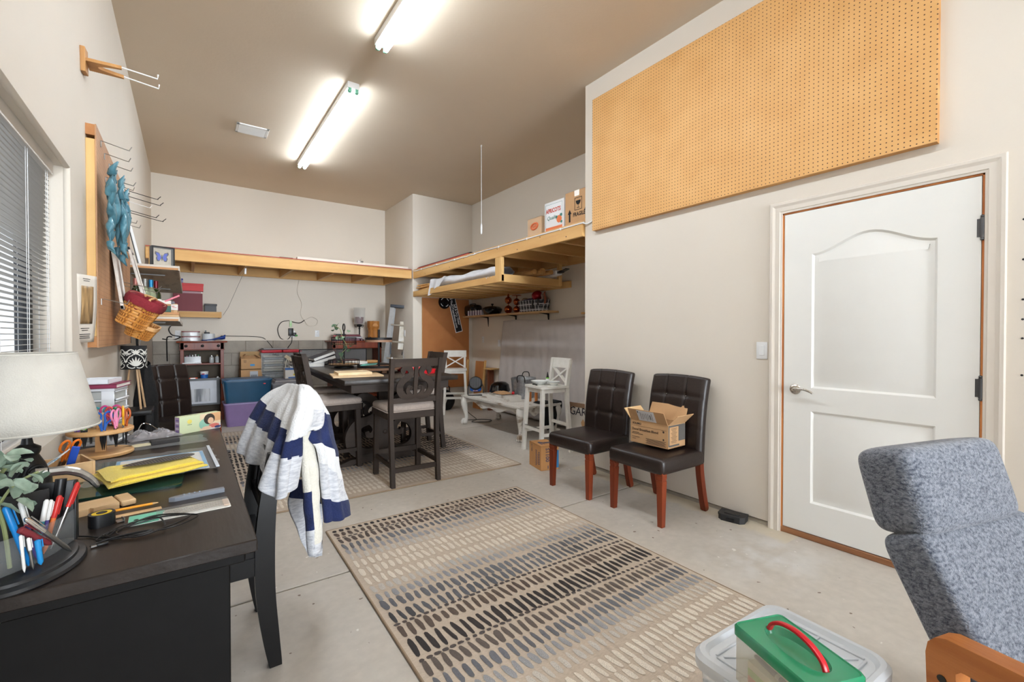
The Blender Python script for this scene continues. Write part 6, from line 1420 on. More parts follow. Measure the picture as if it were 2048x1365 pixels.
g.box((-.09, -.1515, .108), (.036, .002, .003)); g.lathe([(0, 0), (.012, 0)], 12, (0, 0, 0)); stuff(g.obj('up_arrows', M_ink, c2))
ctb = thing('clear_tote', 'large clear tote of papers with a faded red lid against the back wall', 'storage box', (1.22, 8.24, .71))
for cc_, d in (((0, 0, .004), (.56, .36, .008)), ((0, -.18, .15), (.58, .004, .30)), ((0, .18, .15), (.58, .004, .30)), ((-.29, 0, .15), (.004, .36, .30)), ((.29, 0, .15), (.004, .36, .30))):
    g = G(); g.box(cc_, d); g.obj('tote_wall', glass('clear_tote', (196, 202, 204), .22, .15), ctb)
for i in range(7):
    g = G(); g.box((-.12+.01*(i % 3), 0, .03+.036*i), (.27, .3, .026), .003); g.obj('paper_stack', mat('stacked_paper_%d' % (i % 3), [(196, 186, 166), (214, 208, 196), (150, 152, 156)][i % 3], .8), ctb)
g = G(); g.bar((.05, -.1, .25), (.26, -.1, .10), .2, .05); g.bar((.05, 0, .15), (.26, 0, .05), .2, .05); stuff(g.obj('loose_papers', mat('loose_paper', (206, 186, 150), .8, col2=(220, 214, 200), vs=9), ctb))
g = G()
for x, w_ in ((-.14, .3), (.16, .29)): g.box((x, 0, .325), (w_, .4, .045), .015, 3, taper=.97)
g.obj('red_lid', mat('faded_red_lid', (186, 44, 56), .45, var=.05), ctb)
text('FALL', .045, M_ink, (-.13, -.1825, .258), (1, 0, 0), (0, 0, 1), ctb)
for i in range(2):
    g = G(); g.box((0, 0, .006), (.36, .3, .012), .002, 1); o_ = tag(g.obj('flat_case', mat('flat_case_%d' % i, [(60, 62, 64), (150, 150, 152)][i], .5), loc=(1.12+.03*i, 8.24, 1.058+.013*i)), ['dark flat portfolio lying on the red tote lid', 'grey flat portfolio topmost on the red tote lid'][i], 'portfolio')
cb_ = thing('clear_bin', 'small clear bin under the large clear tote', 'storage box', (1.13, 8.2, .606))
for cc_, d in (((0, 0, .003), (.36, .34, .006)), ((0, -.17, .05), (.38, .004, .095)), ((-.19, 0, .05), (.004, .34, .095)), ((.19, 0, .05), (.004, .34, .095)), ((0, .17, .05), (.38, .004, .095))):
    g = G(); g.box(cc_, d); g.obj('bin_wall', MATS['clear_tote'], cb_)
g = G(); g.box((0, -.005, .04), (.3, .28, .05), .01); g.obj('bin_contents', mat('bin_contents', (120, 122, 126), .6, col2=(190, 190, 192), vs=30), cb_)
g = G(); g.box((0, -.175, .09), (.40, .02, .012)); g.obj('bin_rim', M_cl2, cb_)
st2 = tote('grey_bin', 'low grey tote in front of the clear tote carrying the detergent carton', (1.27, 7.77, 0), .5, .4, .56, mat('slate_plastic', (134, 136, 140), .5), mat('slate_lid', (150, 150, 154), .5), taper=.95)
for i in range(3):
    g = G(); g.box((0, 0, .008), (.42-.02*i, .3, .016), .002, 1); tag(g.obj('magazine', mat('magazine_%d' % i, [(150, 146, 150), (190, 186, 184), (120, 118, 126)][i], .5), loc=(1.27, 7.80, .566+.0165*i)), ['lowest magazine of the pile on the low grey tote', 'middle magazine of the pile on the low grey tote', 'top magazine under the detergent carton'][i], 'magazine')
wx = thing('detergent_carton', 'white carton with blue and yellow bands on the magazine pile', 'box', (1.31, 7.78, .618))
g = G(); g.box((0, 0, .085), (.19, .14, .17), .002, 1); g.obj('carton_body', M_paper, wx)
g = G(); g.box((0, -.0705, .152), (.19, .002, .034)); g.box((.02, -.0705, .015), (.14, .002, .02)); g.obj('blue_band', mat('band_blue', (60, 110, 180), .5), wx)
g = G(); g.box((.05, -.0708, .06), (.06, .002, .028)); g.obj('yellow_patch', mat('patch_yellow', (226, 206, 80), .5), wx)
g = G(); g.tube(spline([(-.06, 0, .17), (-.05, .02, .24), (-.03, .02, .3), (-.01, .01, .27), (.02, 0, .2), (.03, 0, .172)], 5), .006, 6); tag(g.obj('cream_strap', mat('cream_strap', (214, 206, 188), .6), loc=(1.29, 7.78, .62)), 'cream looped strap standing on the detergent carton', 'strap')
# electrical bits on the back wall
def outlet(x, y, z, rz, label, rocker=False, group='outlets and switches'):
    t = thing('wall_plate', label, 'switch' if rocker else 'outlet', (x, y, z), rz, group)
    g = G(); g.box((0, -.003, 0), (.072, .006, .116), .0025, 2); g.obj('plate', M_white, t)
    g = G()
    if rocker: g.box((0, -.008, 0), (.034, .006, .068), .002, 1, Matrix.Rotation(.06, 3, 'X'))
    else:
        g.box((0, -.0075, .0), (.034, .004, .068), .002, 1)
    i_ = g.obj('rocker' if rocker else 'socket', M_white, t)
    if not rocker:
        g = G()
        for s_ in (-.018, .018):
            for x_ in (-.007, .007): g.box((x_, -.0098, s_+.004), (.002, .001, .009))
            g.box((0, -.0098, s_-.008), (.005, .001, .005))
        stuff(g.obj('slots', M_ink, i_))
    return t
outlet(1.875, YB, 1.325, 0, 'white outlet on the back wall left of the cherry cabinet'); outlet(1.475, YB, 1.315, 0, 'white outlet on the back wall behind the black adapter'); outlet(-.13, YB, 1.31, 0, 'white outlet on the back wall behind the food containers')
outlet(4.31, 6.87, 1.215, -PI/2, 'white wall plate in the recess nearest the column'); outlet(4.31, 6.35, 1.16, -PI/2, 'white wall plate in the recess beside the drop cloth', True)
outlet(R, 1.482, 1.188, -PI/2, 'white rocker light switch beside the white door', True); outlet(3.13, 7.62, 1.33, -PI/2, 'white wall plate on the side of the column behind the ladder')
ad = thing('power_adapter', 'black power adapter with green tag plugged in on the back wall', 'adapter', (1.44, YB-.012, 1.35))
g = G(); g.box((0, -.022, .0), (.075, .05, .13), .006, 2); g.box((.06, -.02, -.04), (.05, .045, .06), .005); g.obj('adapter_body', M_black, ad)
g = G(); g.box((.0, -.02, .14), (.035, .02, .11), .003); g.obj('green_tag', mat('green_tag', (150, 214, 120), .5, col2=(230, 234, 226), vs=20), ad)
g = G(); g.box((.085, -.045, -.06), (.035, .012, .03), .004); g.obj('green_plug', mat('green_plug', (60, 150, 60), .5), ad)
def cord(name, label, pts, r, m, n=8): 
    g = G(); g.tube(spline(pts, n), r, 6); return tag(g.obj(name, m), label, 'cable')
cord('black_cable', 'black cable looping left of the adapter on the back wall', [(1.42, YB-.03, 1.55), (1.3, YB-.02, 1.52), (1.24, YB-.02, 1.4), (1.28, YB-.02, 1.25), (1.38, YB-.02, 1.22), (1.44, YB-.03, 1.28)], .006, M_black)
cord('black_cable', 'black cable dropping from the adapter behind the red lidded tote', [(1.46, YB-.03, 1.28), (1.45, YB-.03, 1.17), (1.39, YB-.05, 1.08), (1.36, YB-.05, .98)], .006, M_black)
cord('black_cable', 'long black cable running along the wall ledge from the cherry cabinet', [(.42, YB-.03, 1.285), (.6, YB-.02, 1.28), (.85, YB-.02, 1.275), (1.02, YB-.02, 1.25), (1.12, YB-.03, 1.14), (1.16, YB-.05, 1.07)], .005, M_black)
cord('black_cable', 'short black cables joining the green tag and the white cable loop', [(1.46, YB-.03, 1.53), (1.58, YB-.03, 1.51), (1.66, YB-.03, 1.56)], .007, M_black)
cord('thin_cable', 'thin beige cable hanging from the back deck to the adapter', [(1.58, YB-.02, 2.26), (1.55, YB-.02, 2.05), (1.62, YB-.02, 1.85), (1.6, YB-.02, 1.68), (1.66, YB-.03, 1.57), (1.78, YB-.03, 1.62), (1.88, YB-.02, 1.56), (1.84, YB-.02, 1.47), (1.72, YB-.02, 1.47), (1.66, YB-.03, 1.56)], .0035, M_trim)
cord('black_cable', 'black cables hanging below the lower left shelf', [(-.2, 8.4, 1.45), (-.24, YB-.02, 1.38), (-.2, YB-.02, 1.3), (-.1, YB-.02, 1.27), (-.2, YB-.02, 1.22), (-.32, YB-.02, 1.24)], .008, M_black)
cord('black_cable', 'black cable dropping down the back wall left of the cherry cabinet', [(-.2, YB-.02, 1.27), (-.26, YB-.02, 1.26), (-.265, YB-.03, 1.1), (-.262, YB-.03, .9)], .009, M_black)
# on the right cabinet: books, hurricane lamp, wooden pot, small numerals
for i, (x, w_, z, c, lab) in enumerate(((2.14, .2, 1.198, (50, 44, 56), 'dark book at the bottom left of the piles on the wide cherry cabinet'), (2.13, .17, 1.238, (130, 40, 50), 'red book in the left pile on the wide cherry cabinet'), (2.16, .2, 1.268, (150, 60, 66), 'rose book in the left pile on the wide cherry cabinet'), (2.19, .17, 1.292, (40, 40, 50), 'black book topmost of the left pile on the wide cherry cabinet'), (2.42, .3, 1.198, (120, 84, 96), 'mauve book at the bottom of the right pile on the wide cherry cabinet'), (2.42, .3, 1.236, (170, 164, 168), 'grey book in the right pile on the wide cherry cabinet'), (2.4, .26, 1.274, (110, 50, 60), 'maroon book topmost of the right pile on the wide cherry cabinet'))):
    t = thing('book', lab, 'book', (x, 8.3, z), group='books on the wide cherry cabinet'); h_ = .036 if i >= 4 else .026
    g = G(); g.box((0, .004, h_/2), (w_-.01, .15, h_-.006)); g.obj('pages', M_paper, t)
    g = G(); g.box((0, 0, .0015), (w_, .16, .003)); g.box((0, 0, h_-.0015), (w_, .16, .003)); g.box((0, -.078, h_/2), (w_, .004, h_)); g.obj('cover', mat('book_%d' % i, c, .6), t)
hl = thing('hurricane_lamp', 'tall glass hurricane candle holder on the wide cherry cabinet', 'candle holder', (2.535, 8.28, 1.197))
g = G(); g.lathe([(.105, .30), (.09, .32), (.098, .40), (.104, .6)], 28); g.obj('glass_cylinder', glass('hurricane_glass', (222, 224, 222), .14, .03), hl, solid=.003)
g = G(); g.lathe([(0, .31), (.055, .31), (.07, .36), (.072, .43), (.06, .42), (0, .42)], 24); g.obj('candle', mat('burgundy_wax', (96, 30, 40), .5), hl)
g = G(); g.lathe([(.012, .03), (.012, .2), (.018, .22), (.014, .25), (.05, .27), (.055, .29), (.03, .3), (0, .3)], 16)
for a in range(3):
    d = Vector((math.cos(a*2.1+.4), math.sin(a*2.1+.4), 0)); g.tube(spline([d*.01+Vector((0, 0, .09)), d*.04+Vector((0, 0, .05)), d*.08+Vector((0, 0, .008)), d*.1+Vector((0, 0, .02))], 5), .008, 6)
    g.tube(spline([d*.03+Vector((0, 0, .26)), d*.07+Vector((0, 0, .25)), d*.085+Vector((0, 0, .28)), d*.07+Vector((0, 0, .29))], 5), .006, 6)
g.obj('iron_stand', M_iron, hl)
wp = thing('wooden_pot', 'turned honey wood canister with an arched carving on the wide cherry cabinet', 'canister', (2.79, 8.28, 1.197))
M_pot = wood('honey_wood', (150, 92, 40), (190, 128, 64), 'z', 12, .4)
g = G(); g.lathe([(0, 0), (.1, 0), (.104, .03), (.098, .05), (.104, .065), (.1, .11), (.092, .16), (.1, .2), (.104, .21), (.098, .225), (.106, .235), (.112, .25), (.112, .36), (.1, .36), (.1, .3), (0, .3)], 10); g.obj('pot_body', M_pot, wp, smooth=25)
g = G(); n = 12; g.prism([(.05*math.cos(PI*i/n), .265+.055*math.sin(PI*i/n)) for i in range(n+1)], -.112, -.104, 'xz'); g.obj('arched_carving', wood('carving_wood', (176, 116, 60), (206, 150, 92), 'x', 12), wp)
for i, (ch, x) in enumerate((('6', 2.615), ('9', 2.67))):
    o_ = text(ch, .10, M_iron, (0, 0, 0), (1, 0, 0), (0, 0, 1), None, 'iron_numeral', extr=.006); o_.location = (x, 8.16, 1.198); tag(o_, ['small black iron numeral six beside the hurricane lamp', 'small black iron numeral nine beside the wooden canister'][i], 'numeral', 'iron numerals')
# in the right cabinet
basket('woven_basket', 'long honey basket inside the wide cherry cabinet', (2.67, 8.26, .701), (0, 0, 0), .40, .2, .13, False)
small_box('terracotta_book', 'terracotta coloured box lying in the wide cherry cabinet', (2.32, 8.27, .701), (.26, .2, .17), mat('terracotta_card', (170, 92, 70), .7))
small_box('white_folder', 'white folder standing beside the basket in the wide cherry cabinet', (2.45, 8.2, .701), (.03, .14, .13), M_paper)
# stepladder leaning in the corner
ld = thing('stepladder', 'folded aluminium stepladder with grey top leaning beside the column', 'ladder', (2.93, 7.75, 0), rot=(-.03, .085, -.5))
M_alu = mat('weathered_aluminium', (176, 178, 180), .35, metal=.85, var=.08, vs=20)
for sx in (-1, 1):
    g = G(); g.bar((sx*.2, 0, 0), (sx*.135, .0, 1.80), .075, .024, up=(0, 1, 0)); g.obj('side_rail', M_alu, ld)
    g = G(); g.bar((sx*.16, .09, 0), (sx*.11, .06, 1.78), .05, .022, up=(0, 1, 0)); g.obj('rear_rail', M_alu, ld)
for i in range(5):
    z = .28+.3*i; g = G(); g.box((0, .0, z), (.38-.07*z/1.8*2, .075, .03), .003, 1); g.obj('step', mat('worn_step', (150, 140, 126), .5, metal=.5, var=.15, vs=30), ld)
g = G(); g.box((0, .02, 1.815), (.33, .16, .05), .006); g.obj('top_cap', mat('grey_cap', (70, 74, 82), .5), ld)
for sx in (-1, 1):
    g = G(); g.bar((sx*.1, .03, .95), (sx*.12, .07, 1.2), .016, .006); g.obj('spreader', mat('grey_strut', (90, 96, 104), .4, metal=.6), ld)
g = G(); g.box((.07, -.02, 1.3), (.09, .003, .5)); g.obj('warning_label', mat('ladder_label', (224, 222, 216), .5, col2=(200, 190, 170), vs=12), ld)
# ================================================================ on the dining table (top at TT)
TT = .911
tr1 = thing('tiered_tray', 'two tier black wire tray with ring handle at the far end of the table', 'tray', (1.50, 5.50, TT))
M_wire = mat('black_wire', (26, 26, 28), .5, metal=.4)
def wire_tier(r, z, h_, n=30, base=True):
    g = G(); g.lathe([(0, z), (r, z), (r, z+.012), (0, z+.012)], 36); g.obj('wood_disc', wood('tray_disc', (160, 124, 84), (190, 152, 108), 'x', 14), tr1)
    g = G(); g.ring((0, 0, z+h_), r+.004, .004, 'z', 36, 6); g.ring((0, 0, z+.008), r+.004, .005, 'z', 36, 6)
    for i in range(n): a = 2*PI*i/n; g.tube([((r+.004)*math.cos(a), (r+.004)*math.sin(a), z), ((r+.004)*math.cos(a), (r+.004)*math.sin(a), z+h_)], .0018, 4)
    stuff(g.obj('wire_gallery', M_wire, tr1))
wire_tier(.17, .03, .06, 24); wire_tier(.135, .27, .085, 36)
g = G(); g.lathe([(0, 0), (.11, 0), (.11, .012), (.03, .03), (0, .03)], 28); g.tube([(0, 0, .02), (0, 0, .43)], .009, 8); g.ring((0, 0, .475), .042, .007, 'x', 20, 8); g.obj('centre_pole', M_wire, tr1)
sp = thing('leafy_sprig', 'green faux leaf sprig woven through the black wire tiered tray', 'plant', (1.46, 5.42, TT+.05))
g = G(); g.tube(spline([(0, 0, 0), (-.03, -.05, .1), (.03, -.07, .2), (-.02, -.08, .3), (-.04, -.06, .40), (-.09, -.02, .44)], 6), .004, 6); g.obj('stem', MATS['plant_stem'], sp)
M_grn2 = mat('eucalyptus_green', (74, 104, 82), .6, col2=(140, 164, 132), vs=20)
for c in ((-.02, -.05, .02), (.0, -.07, .06), (-.03, -.07, .09), (.03, -.09, .14), (.05, -.09, .17), (.0, -.09, .18), (.07, -.07, .2), (.02, -.09, .21), (-.05, -.09, .3), (.0, -.1, .32), (-.08, -.08, .33), (.05, -.07, .37), (-.08, -.03, .44), (-.12, .0, .43), (-.05, -.03, .47), (-.1, .0, .40), (-.01, -.09, .28)): leaf(sp, c, lr.uniform(.05, .085), 0, M_grn2)
tr2 = thing('tiered_tray', 'two tier round wooden tray with black metal bands on the dining table', 'tray', (1.60, 4.58, TT))
M_bar = wood('barrel_wood', (110, 78, 58), (156, 122, 98), 'x', 14)
for r, z in ((.215, .03), (.135, .312)):
    g = G(); g.lathe([(0, z), (r, z), (r*1.005, z+.028), (r*.99, z+.032), (r*.97, z+.016), (0, z+.016)], 44); t_ = g.obj('wood_tier', M_bar, tr2)
    g = G(); g.lathe([(r*1.006, z+.022), (r*1.008, z+.046), (r*.99, z+.046)], 44); g.obj('metal_band', M_wire, t_)
for a in range(3):
    g = G(); g.box((.16*math.cos(a*2.09+.5), .16*math.sin(a*2.09+.5), .0145), (.05, .05, .029), .006); g.obj('foot', M_bar, tr2)
g = G(); g.tube([(0, 0, .04), (0, 0, .44)], .012, 8); g.obj('pole', M_wire, tr2)
gb = thing('glue_bottle', 'small clear bottle of yellow glue on the round wooden tray', 'bottle', (1.71, 4.50, TT+.047))
g = G(); g.lathe([(0, 0), (.02, 0), (.02, .05), (.0, .05)], 14); g.obj('yellow_glue', mat('yellow_glue', (230, 206, 90), .4), gb)
g = G(); g.lathe([(.021, 0), (.021, .06), (.009, .075), (.009, .085), (.004, .1), (0, .1)], 14); g.obj('bottle_body', glass('glue_bottle', (240, 240, 236), .4, .1), gb)
g = G(); g.lathe([(.01, .078), (.004, .108), (0, .108)], 12); g.obj('nozzle', M_white, gb)
g = G(); g.ball((0, 0, .02), .022, 12, (1, 1, .9)); tag(g.obj('small_shell', mat('shell_pattern', (220, 214, 206), .4, col2=(120, 70, 60), vs=40, lo=.5, hi=.55), loc=(1.76, 4.52, TT+.047)), 'small pale patterned bauble beside the glue bottle on the wooden tray', 'ornament')
g = G(); g.prism([(-.11, -.05), (.05, -.08), (.12, .02), (-.03, .06)], 0, .003); o_ = tag(g.obj('teal_card', mat('teal_card', (74, 158, 146), .5), loc=(1.50, 4.62, TT+.079)), 'teal card lying across the round wooden tray', 'card'); o_.rotation_euler = (.06, -.08, 0)
g = G(); g.box((0, 0, .006), (.44, .42, .012), .001, 1); o_ = tag(g.obj('thin_board', mat('thin_ply', (214, 184, 142), .6), loc=(1.285, 4.31, TT)), 'thin tan board on the table under the thick pale board', 'board'); o_.rotation_euler = (0, 0, -.16)
g = G(); g.box((0, 0, .0125), (.30, .30, .025), .002, 1); o_ = tag(g.obj('pale_board', wood('pale_maple', (216, 190, 148), (234, 212, 176), 'y', 9), loc=(1.27, 4.36, TT+.0122)), 'thick pale wood board lying on the thin board on the table', 'board'); o_.rotation_euler = (0, 0, -.12)
rt = thing('red_tray', 'red plastic tray on the right of the dining table', 'tray', (1.90, 4.28, TT), -.05)
g = G(); g.prism(rrect(.24, .34, .03), 0, .006)
O = rrect(.26, .36, .03); k = len(O)
g.add([(x*.93, y*.95, .004) for x, y in O]+[(x, y, .045) for x, y in O]+[(x*1.03, y*1.02, .045) for x, y in O], [(j*k+i, j*k+(i+1) % k, (j+1)*k+(i+1) % k, (j+1)*k+i) for j in range(2) for i in range(k)]); g.obj('tray_body', M_red, rt)
g = G(); g.lathe([(0, 0), (.04, 0), (.075, .05), (.078, .05), (.07, .046), (.038, .006), (0, .006)], 24); tag(g.obj('red_bowl', M_red, loc=(1.86, 4.62, TT)), 'red plastic bowl behind the red tray on the dining table', 'bowl')
# binders and papers at the far end
def binder(name, label, c, d, rot, m, grp='binders at the far end of the table'):
    t = thing(name, label, 'binder', c, rot=rot, group=grp); g = G()
    g.box((0, 0, d[2]/2), (d[0]-.01, d[1]-.02, d[2]-.01)); g.obj('pages', M_paper, t)
    g = G(); g.box((0, 0, .002), (d[0], d[1], .004)); g.box((0, 0, d[2]-.002), (d[0], d[1], .004)); g.box((d[0]/2-.002, 0, d[2]/2), (.004, d[1], d[2])); g.obj('cover', m, t)
M_bindw = mat('white_binder', (216, 216, 218), .4)
binder('binder', 'white binder lowest of the leaning stack at the far end of the table', (1.22, 5.95, TT), (.24, .28, .05), (0, 0, .1), M_bindw); binder('binder', 'black binder tilted on the white one at the far end of the table', (1.36, 5.98, TT+.055), (.28, .28, .045), (0, -.28, .1), M_black); binder('binder', 'second black binder tilted topmost of the leaning stack', (1.37, 6.0, TT+.105), (.27, .27, .04), (0, -.34, .05), mat('dark_binder', (44, 44, 50), .4))
for i in range(4): binder('notepad', ['lowest', 'second', 'third', 'topmost'][i]+' pad of the white paper stack left of the binders', (1.06+.01*i, 5.88-.01*i, TT+.018*i), (.18, .24, .017), (0, 0, .08*(i-1)), [M_bindw, M_black][i % 2], 'white pads at the far left of the table')
g = G(); g.box((0, 0, .0125), (.2, .28, .025), .001, 1); tag(g.obj('paper_stack', M_paper, loc=(1.70, 5.78, TT)), 'stack of white paper right of the black wire tray', 'paper')
g = G(); g.box((0, 0, .0125), (.19, .26, .025), .001, 1); o_ = tag(g.obj('paper_stack', M_paper, loc=(1.72, 5.78, TT+.026)), 'upper stack of white paper right of the black wire tray', 'paper'); o_.rotation_euler = (0, 0, .15)
wo = thing('wire_organiser', 'black wire mesh desk organiser frame at the far end of the table', 'organiser', (1.55, 6.14, TT))
g = G()
for a, b_ in (((-.42, 0, 0), (-.42, 0, .2)), ((.42, 0, 0), (.42, 0, .2)), ((-.42, 0, .2), (.42, 0, .2)), ((-.42, 0, .004), (.42, 0, .004)), ((-.42, .1, .004), (.42, .1, .004)), ((-.42, 0, .004), (-.42, .1, .004)), ((.42, 0, .004), (.42, .1, .004))): g.tube([a, b_], .006, 6)
g.obj('frame', M_wire, wo)
g = G(); g.box((0, .004, .1), (.83, .002, .19)); g.obj('mesh', mat('dark_mesh', (96, 96, 98), .6, alpha=.4), wo)
# ================================================================ recess
shf = thing('bracket_shelf', 'long pine shelf on black brackets in the recess', 'shelf', (4.2, 6.03, 1.617))
g = G(); g.box((.0, 0, .014), (.22, 2.40, .028), .002, 1); g.obj('shelf_board', M_ply, shf)
for y in (.66, -.17, -.98):
    g = G(); g.prism([(.108, -.17), (.108, 0), (-.08, 0), (.088, -.02)], y-.009, y+.009, 'xz'); g.obj('bracket', M_iron, shf)
SH = 1.6455
ts = thing('toaster', 'black two slice toaster on the recess shelf', 'toaster', (4.2, 7.04, SH))
g = G(); g.box((0, 0, .10), (.17, .40, .19), .05, 4); g.obj('body', mat('gloss_black', (12, 14, 18), .15, var=0, coat=.3), ts)
g = G(); g.box((-.03, 0, .1955), (.025, .26, .006)); g.box((.03, 0, .1955), (.025, .26, .006)); g.obj('slots', M_iron, ts)
g = G(); g.tube(spline([(0, -.1, .19), (0, -.08, .215), (0, .08, .215), (0, .1, .19)], 5), .008, 6); g.obj('handle', M_black, ts); g = G(); g.box((-.088, -.06, .09), (.01, .03, .05), .004); g.obj('lever', M_chrome, ts)
for i in range(6):
    t = thing('striped_cup', 'small white and mauve cup in the row in front of the toaster', 'cup', (4.115, 7.02-.085*i, SH), group='small cups on the recess shelf')
    g = G(); g.lathe([(0, 0), (.028, 0), (.032, .085), (.03, .085), (.026, .004)], 16); g.obj('cup_body', mat('cup_white', (226, 222, 226), .3), t)
    g = G()
    for a in (-2.2, -3.4, -4.4): g.box((.0325*math.cos(a), .0325*math.sin(a), .043), (.006, .012, .08), R=Matrix.Rotation(a, 3, 'Z'))
    g.obj('mauve_stripe', mat('mauve', (120, 92, 116), .4), t)
for i, o_ in enumerate([o for o in bpy.data.objects if o.name.startswith('striped_cup')]):
    o_['label'] = ['first', 'second', 'third', 'fourth', 'fifth', 'sixth'][i]+' small white and mauve cup counted from the toaster end of the row'
pt = thing('lidded_pot', 'black lidded pot with round knob on the recess shelf', 'pot', (4.2, 6.40, SH))
g = G(); g.lathe([(0, 0), (.1, 0), (.15, .03), (.17, .07), (.172, .085)], 32); g.obj('pot_body', MATS['gloss_black'], pt)
g = G(); g.lathe([(.176, .083), (.174, .095), (.13, .13), (.05, .145), (0, .147)], 32); ld_ = g.obj('lid', MATS['gloss_black'], pt); g = G(); g.lathe([(.012, .146), (.012, .165), (.024, .17), (.022, .185), (0, .188)], 14); g.obj('lid_knob', MATS['gloss_black'], ld_)
M_cop = mat('polished_copper', (170, 92, 52), .16, metal=1, var=.05)
def balls(name, label, y, zs, h_, x=4.2):
    t = thing(name, label, 'candle holder', (x, y, SH), group='copper ball candle holders')
    g = G(); g.tube([(0, 0, .03), (0, 0, h_)], .008, 8); g.obj('stem', M_cop, t)
    for z, r in zs:
        g = G(); g.ball((0, 0, z), r, 18); g.obj('ball', M_cop, t)
    g = G(); g.lathe([(0, h_-.006), (.07, h_+.004), (.075, h_+.012), (.06, h_+.012), (0, h_+.004)], 24); g.obj('cup_plate', M_cop, t)
balls('candle_holder', 'tall copper candle holder of three stacked balls on the recess shelf', 5.93, ((.066, .066), (.215, .058), (.285, .02)), .335)
balls('candle_holder', 'shorter copper candle holder with two stacked balls beside the plaid basket', 5.70, ((.055, .055), (.175, .055)), .265); balls('candle_holder', 'small copper candle holder partly hidden by the plaid basket', 5.61, ((.05, .05), (.11, .045)), .16, 4.24)
def plaid():
    m, t, b, N, L = nt('grey_plaid'); b.inputs['Roughness'].default_value = .95
    tc = N.new('ShaderNodeTexCoord'); sx = N.new('ShaderNodeSeparateXYZ'); L.new(tc.outputs['Object'], sx.inputs[0])
    def band(sock, p, w_, off=0):
        a = N.new('ShaderNodeMath'); a.operation = 'MULTIPLY_ADD'; a.inputs[1].default_value = 1/p; a.inputs[2].default_value = off; L.new(sock, a.inputs[0])
        f = N.new('ShaderNodeMath'); f.operation = 'FRACT'; L.new(a.outputs[0], f.inputs[0]); q = N.new('ShaderNodeMath'); q.operation = 'LESS_THAN'; q.inputs[1].default_value = w_; L.new(f.outputs[0], q.inputs[0]); return q.outputs[0]
    ad = N.new('ShaderNodeMath'); ad.operation = 'ADD'; L.new(sx.outputs[0], ad.inputs[0]); L.new(sx.outputs[1], ad.inputs[1])
    cur = None; c = lin((112, 112, 118))
    for sock, p, w_, off, col in ((ad.outputs[0], .07, .16, 0, (36, 38, 48)), (sx.outputs[2], .08, .16, .3, (36, 38, 48)), (ad.outputs[0], .07, .14, .5, (224, 224, 226)), (sx.outputs[2], .08, .14, .75, (224, 224, 226))):
        mx = N.new('ShaderNodeMix'); mx.data_type = 'RGBA'; L.new(band(sock, p, w_, off), mx.inputs[0])
        if cur: L.new(cur, mx.inputs[6])
        else: mx.inputs[6].default_value = c
        mx.inputs[7].default_value = lin(col); cur = mx.outputs[2]
    L.new(cur, b.inputs['Base Color']); return m
pb = thing('plaid_basket', 'grey and white plaid fabric basket on the recess shelf', 'basket', (4.2, 5.27, SH))
O = rrect(.2, .58, .05); k = len(O); g = G()
g.add([(x*.85, y*.9, 0) for x, y in O]+[(x, y, .17) for x, y in O]+[(x*.95, y*.97, .165) for x, y in O]+[(x*.8, y*.86, .06) for x, y in O], [(j*k+i, j*k+(i+1) % k, (j+1)*k+(i+1) % k, (j+1)*k+i) for j in range(3) for i in range(k)]+[tuple(range(k))[::-1], tuple(3*k+i for i in range(k))]); g.obj('basket_body', plaid(), pb)
for s_ in (-1, 1):
    g = G(); g.tube(spline([(0, s_*.27, .15), (-.02, s_*.25, .2), (0, s_*.21, .215), (.02, s_*.17, .2), (0, s_*.15, .16)], 5), .008, 6); g.obj('rope_handle', mat('rope', (150, 130, 106), .9), pb)
g = G(); g.box((-.104, -.1, .1), (.008, .03, .12), .003); g.box((-.1, -.22, .13), (.008, .03, .1), .003); g.obj('black_strap', M_black, pb)
g = G(); g.surf(lambda u, v: ((u-.5)*.16, .12+(v-.5)*.3, .165+.03*math.sin(PI*u)*math.sin(PI*v)+.01*mnoise.noise(Vector((u*6, v*6, 2)))), 12, 16); tag(g.obj('violet_cloth', mat('violet_cloth', (110, 100, 140), .9), smooth=80, solid=.02, loc=(4.2, 5.22, SH)), 'folded violet cloth inside the plaid basket', 'cloth')
g = G(); g.ball((0, 0, .07), .085, 20, (1, 1, .9)); tag(g.obj('red_bauble', mat('red_gloss', (150, 16, 30), .15, metal=.4, var=0), loc=(4.18, 5.16, SH+.16)), 'shiny red bauble on top of the plaid basket', 'ornament')
for i, (y, m) in enumerate(((5.06, mat('rust_figure', (146, 70, 56), .5, col2=(206, 190, 180), vs=30)), (5.0, mat('copper_brown', (150, 84, 60), .5)))):
    g = G(); g.tube(spline([(0, 0, 0), (.0, -.02, .08), (.0, .0, .14), (0, -.02, .17)], 5), [.02]*6+[.016]*5+[.01]*5, 8); tag(g.obj('carved_figure', m, loc=(4.18, y, SH+.10+.01*i)), ['rust and white carved ornament standing in the plaid basket beside the red bauble', 'slim copper brown ornament at the outer end of the plaid basket'][i], 'ornament')
